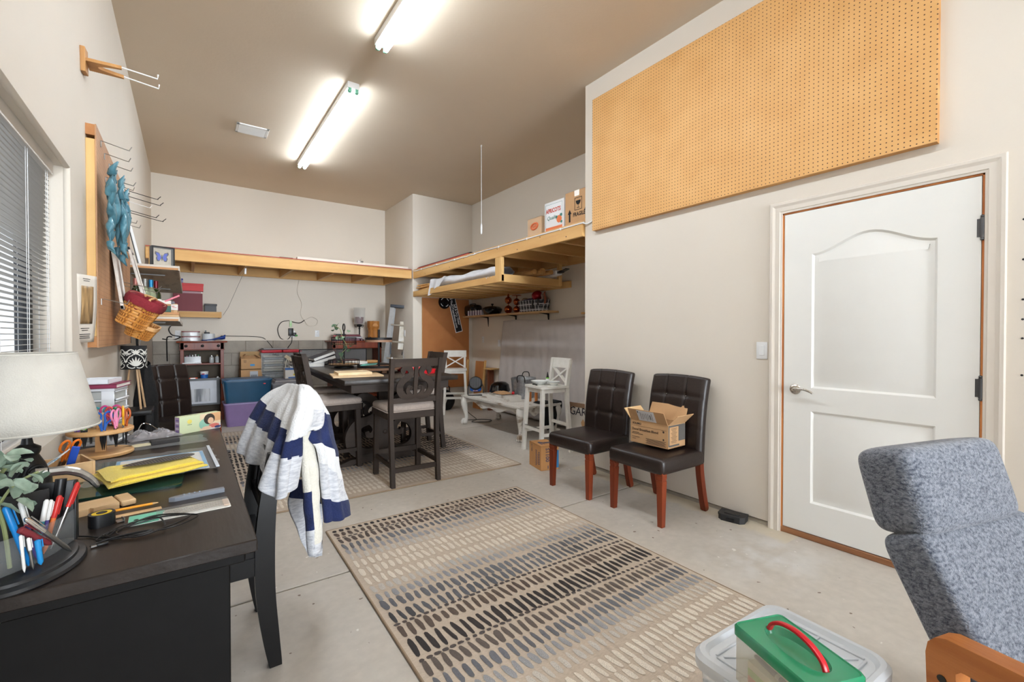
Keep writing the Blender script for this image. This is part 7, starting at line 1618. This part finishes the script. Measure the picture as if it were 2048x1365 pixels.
# plaque, round disc, drop cloth
sg = thing('name_sign', 'black name sign with white lettering hanging askew on the brown perforated board', 'sign', (3.935, 7.222, 1.655), rot=(0, 0, 0))
rv, uv_ = Vector((.155, 0, -.599)).normalized(), Vector((.599, 0, .155)).normalized()
Ms = basis((0, 0, 0), rv, uv_)
g = G(); g.T = Ms; g.box((0, 0, .004), (.625, .145, .008)); g.obj('white_border', M_white, sg, smooth=0)
g = G(); g.T = Ms; g.box((0, 0, .0088), (.60, .122, .002)); g.obj('black_face', M_ink, sg, smooth=0)
nrm = rv.cross(uv_)
text('Jeff & Dru Oster', .062, M_white, rv*-.20+uv_*.012+nrm*.0102, rv, uv_, sg, align='LEFT', offset=.0006, sx=.92)
text('TheOTeamBetts.com', .062, M_white, rv*-.285-uv_*.044+nrm*.0102, rv, uv_, sg, align='LEFT', offset=.0006, sx=.94)
rd = thing('round_plate', 'black round plate with white markings hanging beside the name sign', 'plate', (3.715, 7.222, 1.885))
def ylathe(g, prof, c=(0, 0, 0), n=32, a0=0, a1=2*PI):
    T0 = g.T; g.T = T0 @ Matrix.Translation(c) @ Matrix.Rotation(PI/2, 4, 'X'); g.lathe(prof, n, a0=a0, a1=a1); g.T = T0
g = G(); ylathe(g, [(0, 0), (.118, 0), (.12, .006), (.115, .016), (.095, .018), (.06, .012), (.04, .02), (0, .02)]); g.obj('disc', MATS['gloss_black'], rd)
g = G()
for a0 in (.3, 1.9, 3.5, 5.0): ylathe(g, [(.072, .0165), (.084, .0175)], n=10, a0=a0, a1=a0+.75)
g.obj('white_markings', M_white, rd, solid=.001)
dc = thing('drop_cloth', 'grey cotton drop cloth hanging over panels along the recess wall', 'cloth', (4.25, 5.1, 0))
def dcf(u, v):
    y = 6.13-2.2*u+.16*v*(1-u)**3*1.2; z = 1.53-1.5*v+.012*math.sin(u*9)*(1-v); f = .35+.65*v
    x = -.005-.03*v-f*(.009*math.sin(y*31+1.5*math.sin(y*5))+.007*math.sin(y*13+2)+.012*mnoise.noise(Vector((y*4, v*1.2, 0))))
    return (x, y-5.1, z)
g = G(); g.surf(dcf, 150, 40); g.obj('cloth', mat('grey_cotton', (196, 188, 183), .95, var=.04, vs=10, bump=.15, bs=200), dc, smooth=80, solid=.004)
g = G(); g.surf(lambda u, v: (.005+.03*v, 1.03-2.2*u, 1.53+.012*math.sin(u*9)), 40, 2); g.obj('folded_top', MATS['grey_cotton'], dc, smooth=80, solid=.004)
g = G(); g.box((0, 0, .012), (.14, .16, .024), .002, 1); tag(g.obj('small_ledge', M_piney, loc=(4.235, 4.16, 1.57)), 'small pine ledge on the recess wall above the drop cloth', 'ledge')
# boards leaning behind the bar stool, black bag on the floor
for i, (x, y, w_, h_, lean, m, lab) in enumerate(((4.02, 7.05, .035, .86, .1, M_pinez, 'pale pine stick leaning nearest the column'), (4.12, 6.78, .26, .84, .08, wood('orange_board', (170, 108, 58), (196, 136, 82), 'z', 7), 'orange brown board leaning behind the empty bar stool'), (4.10, 6.60, .03, .86, .1, M_pinez, 'second pale pine stick leaning beside the orange brown board'))):
    g = G(); g.box((0, 0, h_/2), (.018 if w_ > .1 else w_, w_, h_), .002, 1); o_ = tag(g.obj('leaning_board', m, loc=(x, y, 0)), lab, 'board', 'boards leaning in the recess'); o_.rotation_euler = (0, lean, 0)
tsn = thing('corner_stand', 'small brown stand with a pine top in the recess corner', 'stand', (4.21, 6.44, 0))
g = G(); g.box((0, 0, .72), (.18, .24, .02), .002, 1); g.obj('stand_top', M_piney, tsn)
g = G(); g.box((.02, .06, .355), (.1, .05, .71)); g.obj('stand_panel', wood('brown_panel', (112, 60, 40), (140, 84, 58), 'z', 8), tsn)
bgk = thing('black_bag', 'black soft bag on the floor behind the empty bar stool', 'bag', (3.62, 7.03, 0))
g = G(); g.surf(lambda u, v: (.2*math.cos(2*PI*u)*(math.sin(PI*(.12+.88*v))**.5)*(1+.1*math.sin(3*2*PI*u)), .13*math.sin(2*PI*u)*(math.sin(PI*(.12+.88*v))**.5), .002+.33*v+.02*math.sin(5*u*PI)*v), 36, 16, True); g.obj('bag_body', M_gar, bgk, smooth=80)
g = G(); g.tube(spline([(-.08, -.02, .3), (-.06, -.04, .40), (.06, -.04, .40), (.08, -.02, .3)], 5), .01, 6); g.obj('bag_handle', M_gar, bgk)
g = G(); g.box((0, 0, 0), (.04, .004, .12), R=Matrix.Rotation(.4, 3, 'Y')); tag(g.obj('white_label', M_paper, loc=(3.53, 6.84, .16)), 'white paper tag by the black bag on the floor', 'tag')
cord('black_cable', 'thin black cord lying on the floor under the coffee table', [(3.5, 6.2, .25), (3.52, 6.05, .1), (3.58, 5.9, .006), (3.45, 5.8, .006), (3.42, 5.72, .006), (3.62, 5.62, .006), (3.72, 5.7, .006), (3.66, 5.82, .006), (3.5, 5.86, .012), (3.36, 5.95, .006)], .005, M_black)
# on the coffee table
CT = .4285
fn = thing('blue_fan', 'small blue and black portable heater fan on the coffee table', 'fan', (3.36, 5.56, CT), -.6)
g = G(); g.tube(spline([(-.09, -.06, .008), (.09, -.06, .008), (.11, .0, .01), (.105, .02, .12), (.09, .02, .16)], 5), .008, 6); g.tube(spline([(-.09, -.06, .008), (-.11, .0, .01), (-.105, .02, .12), (-.09, .02, .16)], 5), .008, 6); g.obj('stand', M_black, fn)
g = G(); g.T = Matrix.Translation((0, .0, .15)) @ Matrix.Rotation(-.35, 4, 'X'); g.box((0, .02, -.02), (.17, .09, .15), .04, 4); g.obj('blue_body', mat('cobalt_blue', (26, 88, 176), .35), fn)
g = G(); g.T = Matrix.Translation((0, -.02, .175)) @ Matrix.Rotation(-.35, 4, 'X'); ylathe(g, [(.0, .03), (.085, .03), (.095, .02), (.1, -.02), (.085, -.04)], n=24); g.obj('grille_housing', M_black, fn)
g = G(); g.T = Matrix.Translation((0, -.02, .175)) @ Matrix.Rotation(-.35, 4, 'X')
for i in range(9): g.box((-.064+.016*i, -.033, 0), (.003, .006, .15*math.sqrt(max(.05, 1-((i-4)/5)**2))))
stuff(g.obj('grille_bars', mat('grille_grey', (120, 120, 122), .5), fn))
g = G(); g.T = Matrix.Translation((0, -.0, .07)); g.box((0, -.035, .01), (.07, .006, .03), .001, 1, Matrix.Rotation(-.4, 3, 'X')); g.obj('white_label', mat('fan_label', (220, 214, 210), .5, col2=(200, 110, 80), vs=60, lo=.5, hi=.56), fn)
ro = thing('roasting_pan', 'black enamel oval roasting pan lid on a wire rack on the coffee table', 'pan', (3.66, 5.38, CT), .3)
g = G(); g.lathe([(.15, .05), (.17, .055), (.17, .075), (.165, .085), (.15, .15), (.1, .185), (.05, .195), (0, .197)], 32, sx=1.05, sy=.78); g.obj('domed_lid', mat('black_enamel', (14, 14, 16), .12, var=0, coat=.4), ro)
g = G(); g.lathe([(0, 0), (.12, 0), (.155, .05), (.165, .055)], 32, sx=1.05, sy=.78); g.obj('pan_base', M_iron, ro)
g = G()
for s_ in (-1, 1): g.tube(spline([(s_*.16, -.04, .06), (s_*.2, -.03, .07), (s_*.2, .03, .07), (s_*.16, .04, .06)], 4), .006, 6)
stuff(g.obj('pan_handle', M_iron, ro))
gt = thing('galvanised_tub', 'galvanised ribbed oval tub with black handles on the coffee table', 'tub', (3.80, 5.0, CT), .8)
N_ = 120; g = G(); V = []
for z, r, rib in ((0, .84, 0), (.01, .85, 1), (.215, .98, 1), (.225, 1, 0), (.262, 1.03, 0), (.268, 1.045, 0), (.262, 1.0, 0), (.02, .82, 0)):
    for i in range(N_): a = 2*PI*i/N_; q = r*(1+.012*rib*math.sin(a*40)); V.append((.25*q*math.cos(a), .17*q*math.sin(a), z))
g.add(V, [(j*N_+i, j*N_+(i+1) % N_, (j+1)*N_+(i+1) % N_, (j+1)*N_+i) for j in range(7) for i in range(N_)]+[tuple(range(N_))[::-1], tuple(7*N_+i for i in range(N_))]); g.obj('tub_body', mat('galvanised_steel', (150, 154, 158), .42, metal=.75, col2=(186, 190, 194), vs=26), gt)
for s_ in (-1, 1):
    g = G(); g.tube(spline([(s_*.255, -.05, .23), (s_*.29, -.05, .29), (s_*.32, -.03, .325), (s_*.32, .03, .325), (s_*.29, .05, .29), (s_*.255, .05, .23)], 5), .007, 6); g.obj('handle', M_iron, gt)
def wtray(name, label, c, d, rz, tilt=0, m=None):
    t = thing(name, label, 'tray', c, rot=(tilt, 0, rz), group='chippy white wooden trays on the coffee table'); w_, dd, h_ = d
    for cc_, s_ in (((0, 0, .006), (w_, dd, .012)), ((0, -dd/2, h_/2), (w_+.012, .012, h_)), ((0, dd/2, h_/2), (w_+.012, .012, h_)), ((-w_/2, 0, h_/2), (.012, dd, h_)), ((w_/2, 0, h_/2), (.012, dd, h_))):
        g = G(); g.box(cc_, s_, .002, 1); g.obj('tray_board', M_dist, t)
wtray('wooden_tray', 'low white wooden tray at the far left end of the coffee table', (3.50, 5.36, CT), (.16, .28, .03), .1, 0); wtray('wooden_tray', 'white wooden tray holding paper in the middle of the coffee table', (3.46, 5.05, CT+.002), (.2, .34, .06), .12); wtray('wooden_tray', 'short white wooden box with flared sides nearest the bar stool', (3.42, 4.76, CT+.001), (.22, .12, .075), -.2)
g = G(); g.surf(lambda u, v: ((u-.5)*.19, (v-.5)*.28, .02+.03*math.sin(PI*u)*math.sin(PI*v)+.014*mnoise.noise(Vector((u*4, v*4, 1)))), 10, 12); tag(g.obj('kraft_paper', mat('kraft_paper', (192, 150, 108), .85), smooth=30, solid=.001, loc=(3.47, 5.05, CT+.055)), 'crumpled brown kraft paper on the middle white tray', 'paper')
rc = thing('red_clamp', 'red and black hand tool on the white trays', 'tool', (3.50, 4.83, CT+.085), .9)
g = G(); g.box((0, 0, .012), (.14, .035, .024), .008, 2); g.obj('red_grip', M_red, rc); g = G(); g.box((.09, 0, .014), (.05, .03, .028), .005); g.obj('black_end', M_black, rc)
for i in range(2):
    g = G(); g.box((0, 0, .06), (.03, .03, .12), .002, 1); tag(g.obj('orange_block', wood('orange_block', (170, 96, 44), (200, 128, 70), 'z', 14), loc=(3.62+.04*i, 4.62-.08*i, CT)), ['upright orange brown wood block left of the bar stool leg', 'upright orange brown wood block right of the bar stool leg'][i], 'block', 'orange brown wood blocks on the coffee table')
lc = thing('lace_cloth', 'black lace cloth hanging over the near end of the coffee table', 'cloth', (3.74, 4.36, CT+.004))
def lacef(u, v):
    a = (u-.5)*.36; t = v*.5
    if t < .14: return (a, .12-t, .004+.012*abs(math.sin(9*u)))
    q = t-.14; return (a*(1-.9*q)+.02*math.sin(14*q), -.035-.012*math.sin(11*u), .012-q*(1-.45*abs(u-.35)))
g = G(); g.surf(lacef, 30, 30); g.obj('cloth', mat('black_lace', (18, 18, 20), .9, alpha=.9), lc, smooth=80, solid=.003)
# on the near bar stool
ST = .739
def bowl(name, label, x, y, r, h_, ring=False):
    t = thing(name, label, 'bowl', (x, y, ST), group='white bowls on the near bar stool')
    g = G(); g.lathe([(0, .004), (r*.5, .0), (r*.55, .006), (r*.9, h_*.75), (r, h_), (r*.97, h_), (r*.85, h_*.75), (r*.5, .012), (0, .01)], 32); g.obj('bowl_body', mat('white_china', (228, 230, 226), .2, var=0), t)
    if ring: g = G(); g.lathe([(r*.985, h_*.93), (r*1.003, h_*1.003)], 32); g.obj('blue_rim', mat('pale_blue_rim', (160, 176, 200), .3), t)
bowl('white_bowl', 'wide white bowl on the near bar stool, left of two', 3.20, 3.91, .10, .045); bowl('white_bowl', 'smaller white bowl with pale blue rim on the near bar stool', 3.27, 3.75, .07, .045, True)
gl = thing('glue_applicator', 'black tipped glue bottle with lime collar behind the white bowls', 'bottle', (3.335, 3.93, ST))
g = G(); g.lathe([(0, 0), (.022, 0), (.022, .05), (.014, .06), (0, .06)], 14); g.obj('bottle_body', M_white, gl); g = G(); g.lathe([(.018, .058), (.018, .072), (0, .072)], 14); g.obj('lime_collar', mat('lime', (120, 200, 60), .4), gl); g = G(); g.lathe([(.016, .072), (.012, .09), (.003, .135), (0, .135)], 14); g.obj('black_tip', M_black, gl)
scissors('scissors', 'black scissors lying on the near corner of the bar stool seat', (3.125, 3.88, ST+.006), (PI/2, 0, 2.6), M_black, M_iron, .9)
# floor by the recess
gbx = carton('garage_carton', 'white carton marked GARAGE leaning open behind the bar stool', (3.76, 3.52, 0), (.42, .66, .50), .03, mat('white_card', (214, 208, 200), .8, var=.05, vs=6))
g = G(); g.box((-.216, 0, .44), (.006, .67, .16), .001, 1, Matrix.Rotation(-.10, 3, 'Y')); fl_ = g.obj('front_flap', MATS['white_card'], gbx)
g = G(); g.box((-.224, 0, .51), (.006, .672, .05), .001, 1, Matrix.Rotation(-.10, 3, 'Y')); g.box((-.223, .28, .48), (.006, .11, .09), .001, 1, Matrix.Rotation(-.10, 3, 'Y')); g.obj('brown_tape', mat('brown_tape', (150, 118, 92), .5), gbx)
g = G(); g.prism([(.02, .19), (.05, .2), (.09, .32), (.06, .36), (.02, .31)], -.2125, -.2105, 'yz'); g.prism([(-.06, .02), (.02, .02), (.02, .12), (-.06, .12)], -.2125, -.2105, 'yz'); g.obj('torn_patch', mat('torn_card', (190, 150, 108), .9), gbx)
text('GARAGE', .135, mat('marker_ink', (36, 34, 46), .7), (-.2172, .27, .395), (0, -1, 0), (-.1, 0, 1), gbx, shear=.2, space=.95)
g = G(); g.box((-.2235, -.06, .365), (.002, .05, .035)); g.box((-.2235, -.13, .37), (.002, .05, .03)); g.obj('blue_stamp', mat('blue_stamp', (110, 160, 206), .6), gbx)
sbx = carton('small_carton', 'small brown carton with blue print by the front leg of the leather chair', (2.83, 3.392, 0), (.19, .255, .235), -.218, mat('tan_carton', (196, 142, 88), .8))
M_bluei = mat('blue_ink', (44, 62, 98), .7)
text('S1100', .055, M_bluei, (-.045, -.129, .215), (0, 0, -1), (1, 0, 0), sbx, offset=.0004)
g = G()
for i, (x, z_, L_) in enumerate(((.035, .1, .14), (.045, .1, .1), (-.02, .03, .03))): g.box((x, -.1292, z_), (.007, .0008, L_))
for i, (y, z_, L_, w__) in enumerate(((-.02, .12, .17, .01), (-.034, .12, .15, .01), (-.085, .12, .13, .022), (-.06, .11, .1, .006))):
    n_ = int(L_/.016)
    for k in range(n_): g.box((-.0956, y, z_-L_/2+.016*k), (.0008, w__, .009))
stuff(g.obj('worn_print', M_bluei, sbx)); text('S1100', .03, M_bluei, (-.0965, .08, .22), (0, 0, -1), (0, -1, 0), sbx)
g = G(); g.box((.08, -.1295, .1), (.03, .002, .17)); g.obj('blue_panel', mat('blue_panel', (40, 118, 168), .6), sbx)
g = G()
for i in range(6): g.box((-.05+.02*i, -.02+.012*(i % 3), .2365), (.012, .1, .001), R=Matrix.Rotation(.3*i, 3, 'Z'))
stuff(g.obj('torn_label', mat('torn_print', (90, 92, 110), .8), sbx))
# carton on the leather chair
dbx = carton('coffee_carton', 'open brown coffee carton standing on the right hand leather chair', (2.845, 2.085, .484), (.21, .325, .17), .02, None, (('left', 2.05, .1), ('right', 2.0, .12), ('front', 2.35, .1), ('back', 2.3, .1)))
M_soft = mat('dark_print', (66, 54, 46), .8)
X = -.1062
text('SOLIMO', .022, M_soft, (X, .145, .138), (0, -1, 0), (0, 0, 1), dbx, offset=.0005); text('Decaf Breakfast Blend', .026, M_soft, (X, .15, .094), (0, -1, 0), (0, 0, 1), dbx)
g = G(); g.box((X, 0, .128), (.0006, .3, .0012)); g.box((X, .115, .078), (.0006, .06, .004)); g.box((X, .1, .068), (.0006, .1, .004)); g.box((X, .115, .044), (.0006, .07, .003)); g.box((X, .13, .03), (.0006, .03, .003))
for i in range(5): g.box((X, -.06, .045-.008*i), (.0006, .17-.02*(i % 2), .003))
g.ball((X, -.125, .115), .008, 10, (.08, 1, 1)); g.ball((X, -.125, .06), .007, 10, (.08, 1, 1)); stuff(g.obj('small_print', M_soft, dbx))
g = G(); g.box((0, -.1632, .158), (.2, .0012, .012)); g.box((-.096, -.1632, .09), (.012, .0012, .15)); g.box((.062, -.1632, .1), (.082, .0012, .11)); g.box((-.03, -.1632, .018), (.12, .0012, .012)); g.obj('grey_print', mat('grey_print', (92, 88, 84), .8), dbx, smooth=0)
g = G()
for i in range(11): g.box((-.035, -.1634, .14-.01*i), (.075-.015*(i % 3), .0008, .0025))
stuff(g.obj('fine_print', M_soft, dbx))
fb_ = [c for c in dbx.children if c.name.startswith('flap')][0]
ou = Vector((-1, 0, 0)); dv = (-ou*math.cos(2.05)+Vector((0, 0, 1))*math.sin(2.05)); b0 = Vector((-.105, 0, .17)); nn_ = Vector((-dv.z, 0, dv.x))
if nn_.x > 0: nn_ = -nn_
Ml = basis(b0+dv*.05+nn_*.0026, (0, -1, 0), dv)
g = G(); g.T = Ml; g.box((-.005, 0, 0), (.15, .088, .0008)); lab = g.obj('mailing_label', mat('mailing_label', (206, 204, 206), .5), fb_, smooth=0)
g = G(); g.T = Ml
for i in range(7): g.box((-.05+.016*i, -.005*(i % 2), .0008), (.006 if i == 5 else .0025, .06-.01*(i % 3), .0004))
g.box((-.07, .03, .0008), (.008, .014, .0004)); stuff(g.obj('label_print', M_ink, lab))
# rodent bait station on the floor
rb_ = thing('bait_station', 'black plastic bait box on the floor beside the door casing', 'box', (3.085, 1.635, 0), -1.35)
g = G(); g.prism([(-.085, -.035), (-.06, -.062), (.06, -.062), (.085, -.035), (.085, .05), (-.085, .05)], 0, .03); g.prism([(-.088, -.036), (-.062, -.065), (.062, -.065), (.088, -.036), (.088, .052), (-.088, .052)], .03, .045); g.obj('bait_body', mat('dark_grey_plastic', (40, 40, 42), .5), rb_, smooth=0)
g = G(); g.box((-.0, -.01, .047), (.1, .05, .006), .003, 1); g.box((.0, -.0655, .015), (.05, .004, .02)); g.obj('lid_ridge', M_black, rb_)
# pilot holes at the right edge of the frame
g = G()
for z in (1.833, 1.646, 1.459, 1.366, 1.277, 1.104): g.tube([(R-.0015, .308, z), (R+.002, .308, z)], .005, 8)
ph_ = g.obj('trim_3', M_ink); struct(ph_)
# boxes on the recess deck
DK = 2.4145
bxo = carton('deck_carton', 'small brown carton with a round orange mark, leftmost on the recess deck', (3.46, 4.14, DK), (.3, .26, .26), .0, mat('pale_card', (206, 174, 140), .85))
g = G(); g.T = basis((-.1515, .0, .16), (0, -1, 0), (0, 0, 1)) @ Matrix.Rotation(.1, 4, 'Z'); ringp = [(.062*math.cos(2*PI*i/24), .034*math.sin(2*PI*i/24)) for i in range(24)]
g.tube([(x, y, 0) for x, y in ringp], .011, 6, True); 
for i in range(4): g.box((-.03+.02*i, 0, 0), (.012, .03, .004))
g.obj('orange_mark', mat('orange_ink', (214, 110, 66), .7), bxo)
apx = thing('fruit_carton', 'white fruit carton with orange lettering in the middle of the recess deck', 'box', (3.46, 3.80, DK), .03)
g = G(); g.box((0, 0, .19), (.30, .32, .375), .012, 2); g.obj('carton_body', M_white, apx)
FX = -.1512
M_or = mat('apricot_orange', (228, 120, 66), .6); M_gr = mat('leaf_green', (70, 130, 120), .6); M_or2 = mat('brick_red', (206, 84, 60), .6)
g = G(); g.box((FX, 0, .055), (.001, .27, .07)); g.box((.0, -.1612, .30), (.24, .001, .1)); g.box((0, -.1612, .07), (.24, .001, .1)); g.box((0, -.1612, .16), (.24, .001, .02)); g.obj('orange_band', M_or, apx, smooth=0)
text('APRICOTS', .066, M_or2, (FX-.0006, .128, .252), (0, -1, 0), (0, 0, 1), apx, offset=.002, sx=.78); text('Quality', .06, M_gr, (FX-.0006, .115, .175), (0, -1, 0), (0, 0, 1), apx, shear=.3);
g = G()
g.box((FX, 0, .345), (.001, .27, .002)); g.box((FX, .133, .22), (.001, .002, .25)); g.box((FX, -.133, .22), (.001, .002, .25)); g.obj('green_frame', M_gr, apx, smooth=0)
g = G(); g.ball((FX+.001, -.085, .16), .042, 14, (.06, 1, 1)); fr0 = g.obj('apricot_picture', M_or, apx)
g = G(); g.ball((FX+.0005, -.115, .2), .022, 10, (.07, 1, .8)); g.ball((FX+.0005, -.045, .185), .016, 10, (.07, 1, .8)); g.ball((FX+.0005, -.12, .125), .018, 10, (.07, 1, .8)); stuff(g.obj('leaf_picture', M_gr, fr0))
g = G(); g.box((FX-.0008, 0, .055), (.0006, .2, .006)); g.box((FX-.0008, -.02, .04), (.0006, .15, .005)); stuff(g.obj('small_print', M_or2, apx))
fx_ = carton('fragile_carton', 'tall brown carton marked FRAGILE at the near end of the recess deck', (3.47, 3.405, DK), (.34, .38, .395), .03, mat('kraft_card', (198, 156, 112), .85))
FX = -.1712
text('FRAGILE', .058, M_ink, (FX, .075, .125), (0, -1, 0), (0, 0, 1), fx_, offset=.0015, sx=.8)
g = G()
for s_, zc in ((.125, .15), (-.11, .15)):
    g.box((FX, s_, zc-.03), (.001, .024, .085)); g.prism([(s_-.028, zc+.012), (s_+.028, zc+.012), (s_, zc+.06)], FX-.0005, FX+.0005, 'yz')
for c, d in (((FX, 0, .315), (.001, .1, .005)), ((FX, 0, .19), (.001, .1, .005)), ((FX, .05, .2525), (.001, .005, .13)), ((FX, -.05, .2525), (.001, .005, .13)), ((FX, 0, .225), (.001, .004, .03)), ((FX, 0, .21), (.001, .04, .005))): g.box(c, d)
n = 14; g.prism([(.034*math.cos(-PI*i/n), .285+.045*math.sin(-PI*i/n)) for i in range(n+1)], FX-.0005, FX+.0005, 'yz'); stuff(g.obj('fragile_symbols', M_ink, fx_, smooth=0))
g = G(); g.box((FX, .02, .365), (.0015, .07, .06)); g.obj('clear_tape', mat('packing_tape', (220, 206, 186), .2), fx_)
# ================================================================ foreground bins
BZ = .42
sb = thing('storage_bin', 'clear plastic storage bin with ribbed lid in the foreground', 'storage box', (1.325, .54, 0), -.06)
M_bin = glass('milky_clear', (214, 218, 220), .4, .25); M_lid = mat('milky_lid', (206, 210, 214), .35, var=.01, alpha=.86)
O = rrect(.41, .32, .05, 5); k = len(O); g = G()
g.add([(x*.88, y*.86, 0) for x, y in O]+[(x*.98, y*.98, BZ-.04) for x, y in O]+[(x*1.02, y*1.02, BZ-.036) for x, y in O], [(j*k+i, j*k+(i+1) % k, (j+1)*k+(i+1) % k, (j+1)*k+i) for j in range(2) for i in range(k)]+[tuple(range(k))[::-1]]); g.obj('bin_body', M_bin, sb, smooth=40)
g = G(); g.add([(x*1.04, y*1.05, BZ-.04) for x, y in O]+[(x*1.045, y*1.055, BZ-.012) for x, y in O]+[(x*1.0, y*1.0, BZ) for x, y in O]+[(x*.94, y*.93, BZ) for x, y in O]+[(x*.90, y*.88, BZ-.012) for x, y in O], [(j*k+i, j*k+(i+1) % k, (j+1)*k+(i+1) % k, (j+1)*k+i) for j in range(4) for i in range(k)]+[tuple(4*k+i for i in range(k))]); ldm = g.obj('lid', M_lid, sb, smooth=30)
g = G()
for a, b_ in (((-.15, -.1), (.15, .1)), ((-.15, .1), (.15, -.1)), ((-.16, 0), (.16, 0)), ((0, -.11), (0, .11)), ((-.16, -.115), (.16, -.115)), ((-.16, .115), (.16, .115)), ((-.165, -.11), (-.165, .11)), ((.165, -.11), (.165, .11))): g.bar((*a, BZ-.010), (*b_, BZ-.010), .007, .006, .002)
stuff(g.obj('lid_ribs', M_lid, ldm))
for s_ in (-1, 1):
    g = G(); g.box((s_*.214, 0, BZ-.05), (.012, .12, .07), .005, 2); g.obj('latch', M_lid, sb)
gc = thing('craft_caddy', 'clear caddy with green lid and red handle standing on the bin', 'storage box', (1.142, .457, BZ+.002), math.radians(-21))
CW, CL, CH = .15, .228, .14
M_lime = mat('translucent_green', (30, 136, 92), .22, var=.04, vs=9, alpha=.92, coat=.2)
for c, d in (((0, 0, .002), (CW*.9, CL*.92, .004)), ((0, -CL/2+.008, CH/2-.01), (CW-.016, .003, CH-.02)), ((0, CL/2-.008, CH/2-.01), (CW-.016, .003, CH-.02)), ((-CW/2+.008, 0, CH/2-.01), (.003, CL-.016, CH-.02)), ((CW/2-.008, 0, CH/2-.01), (.003, CL-.016, CH-.02))):
    g = G(); g.box(c, d); g.obj('caddy_wall', glass('caddy_clear', (226, 222, 206), .34, .12), gc)
g = G(); O = rrect(CW, CL, .014, 4); k = len(O)
rings = [(1, 1, CH-.024), (1, 1, CH-.004), (.95, .965, CH+.002), (.92, .945, CH+.002), (.90, .935, CH+.0)]
V = [(x*a, y*b_, z) for a, b_, z in rings for x, y in O]; g.add(V, [(j*k+i, j*k+(i+1) % k, (j+1)*k+(i+1) % k, (j+1)*k+i) for j in range(4) for i in range(k)])
# lid panel with an oval finger well
n = 48; outer = [(x*.90, y*.935) for x, y in O]; oval = [(.042*math.cos(2*PI*i/n)+.004, .082*math.sin(2*PI*i/n)-.0) for i in range(n)]
tri = geometry.tessellate_polygon([[Vector((a, b_, 0)) for a, b_ in outer], [Vector((a, b_, 0)) for a, b_ in oval]])
g.add([(a, b_, CH) for a, b_ in outer+oval], [tuple(t) for t in tri])
V = [(x, y, CH) for x, y in oval]+[(x*.86, y*.9, CH-.016) for x, y in oval]+[(x*.5, y*.6, CH-.024) for x, y in oval]; g.add(V, [(j*n+i, j*n+(i+1) % n, (j+1)*n+(i+1) % n, (j+1)*n+i) for j in range(2) for i in range(n)]+[tuple(2*n+i for i in range(n))])
gl_ = g.obj('lid', M_lime, gc, smooth=35)
g = G(); P = spline([(.004, .076, CH-.004), (.004, .066, CH+.014), (.004, .04, CH+.03), (.004, 0, CH+.037), (.004, -.04, CH+.03), (.004, -.066, CH+.014), (.004, -.076, CH-.004)], 6)
V = []
for i, p in enumerate(P):
    a = P[max(i-1, 0)]; b_ = P[min(i+1, len(P)-1)]; d = (b_-a).normalized(); u_ = Vector((1, 0, 0)); w__ = d.cross(u_)
    for q in rrect(.015, .009, .004, 2): V.append(p+u_*q[0]+w__*q[1])
m_ = len(rrect(.015, .009, .004, 2)); n = len(P); g.add(V, [(i*m_+j, i*m_+(j+1) % m_, (i+1)*m_+(j+1) % m_, (i+1)*m_+j) for i in range(n-1) for j in range(m_)]+[tuple(range(m_))[::-1], tuple((n-1)*m_+j for j in range(m_))])
g.obj('handle', mat('red_handle', (190, 24, 36), .3, var=.02), gl_, label='red arched carrying handle')
pn = thing('navy_pen', 'navy blue pen lying inside the green lidded caddy', 'pen', (1.105, .475, BZ+.075), rot=(.12, .0, math.radians(-24)+PI/2))
g = G(); g.tube([(-.07, 0, 0), (-.06, 0, 0), (-.005, 0, 0)], [.002, .006, .0065], 10); g.tube([(.005, 0, 0), (.07, 0, 0), (.075, 0, 0)], [.0065, .006, .003], 10); g.obj('barrel', mat('navy_plastic', (34, 50, 96), .35), pn)
g = G(); g.tube([(-.005, 0, 0), (.005, 0, 0)], .0068, 10); g.obj('ring', M_steel, pn)
for i, (c, lab) in enumerate((((222, 120, 96), 'coral card lowest in the green lidded caddy'), ((176, 206, 120), 'lime card second in the green lidded caddy'), ((226, 214, 190), 'cream card topmost in the green lidded caddy'))):
    g = G(); g.box((0, 0, .009), (.11, .17, .018), .001, 1); o_ = tag(g.obj('card_stack', mat('caddy_card_%d' % i, c, .7), loc=(1.145, .457, BZ+.007+.0185*i)), lab, 'card'); o_.rotation_euler = (0, 0, math.radians(-21))
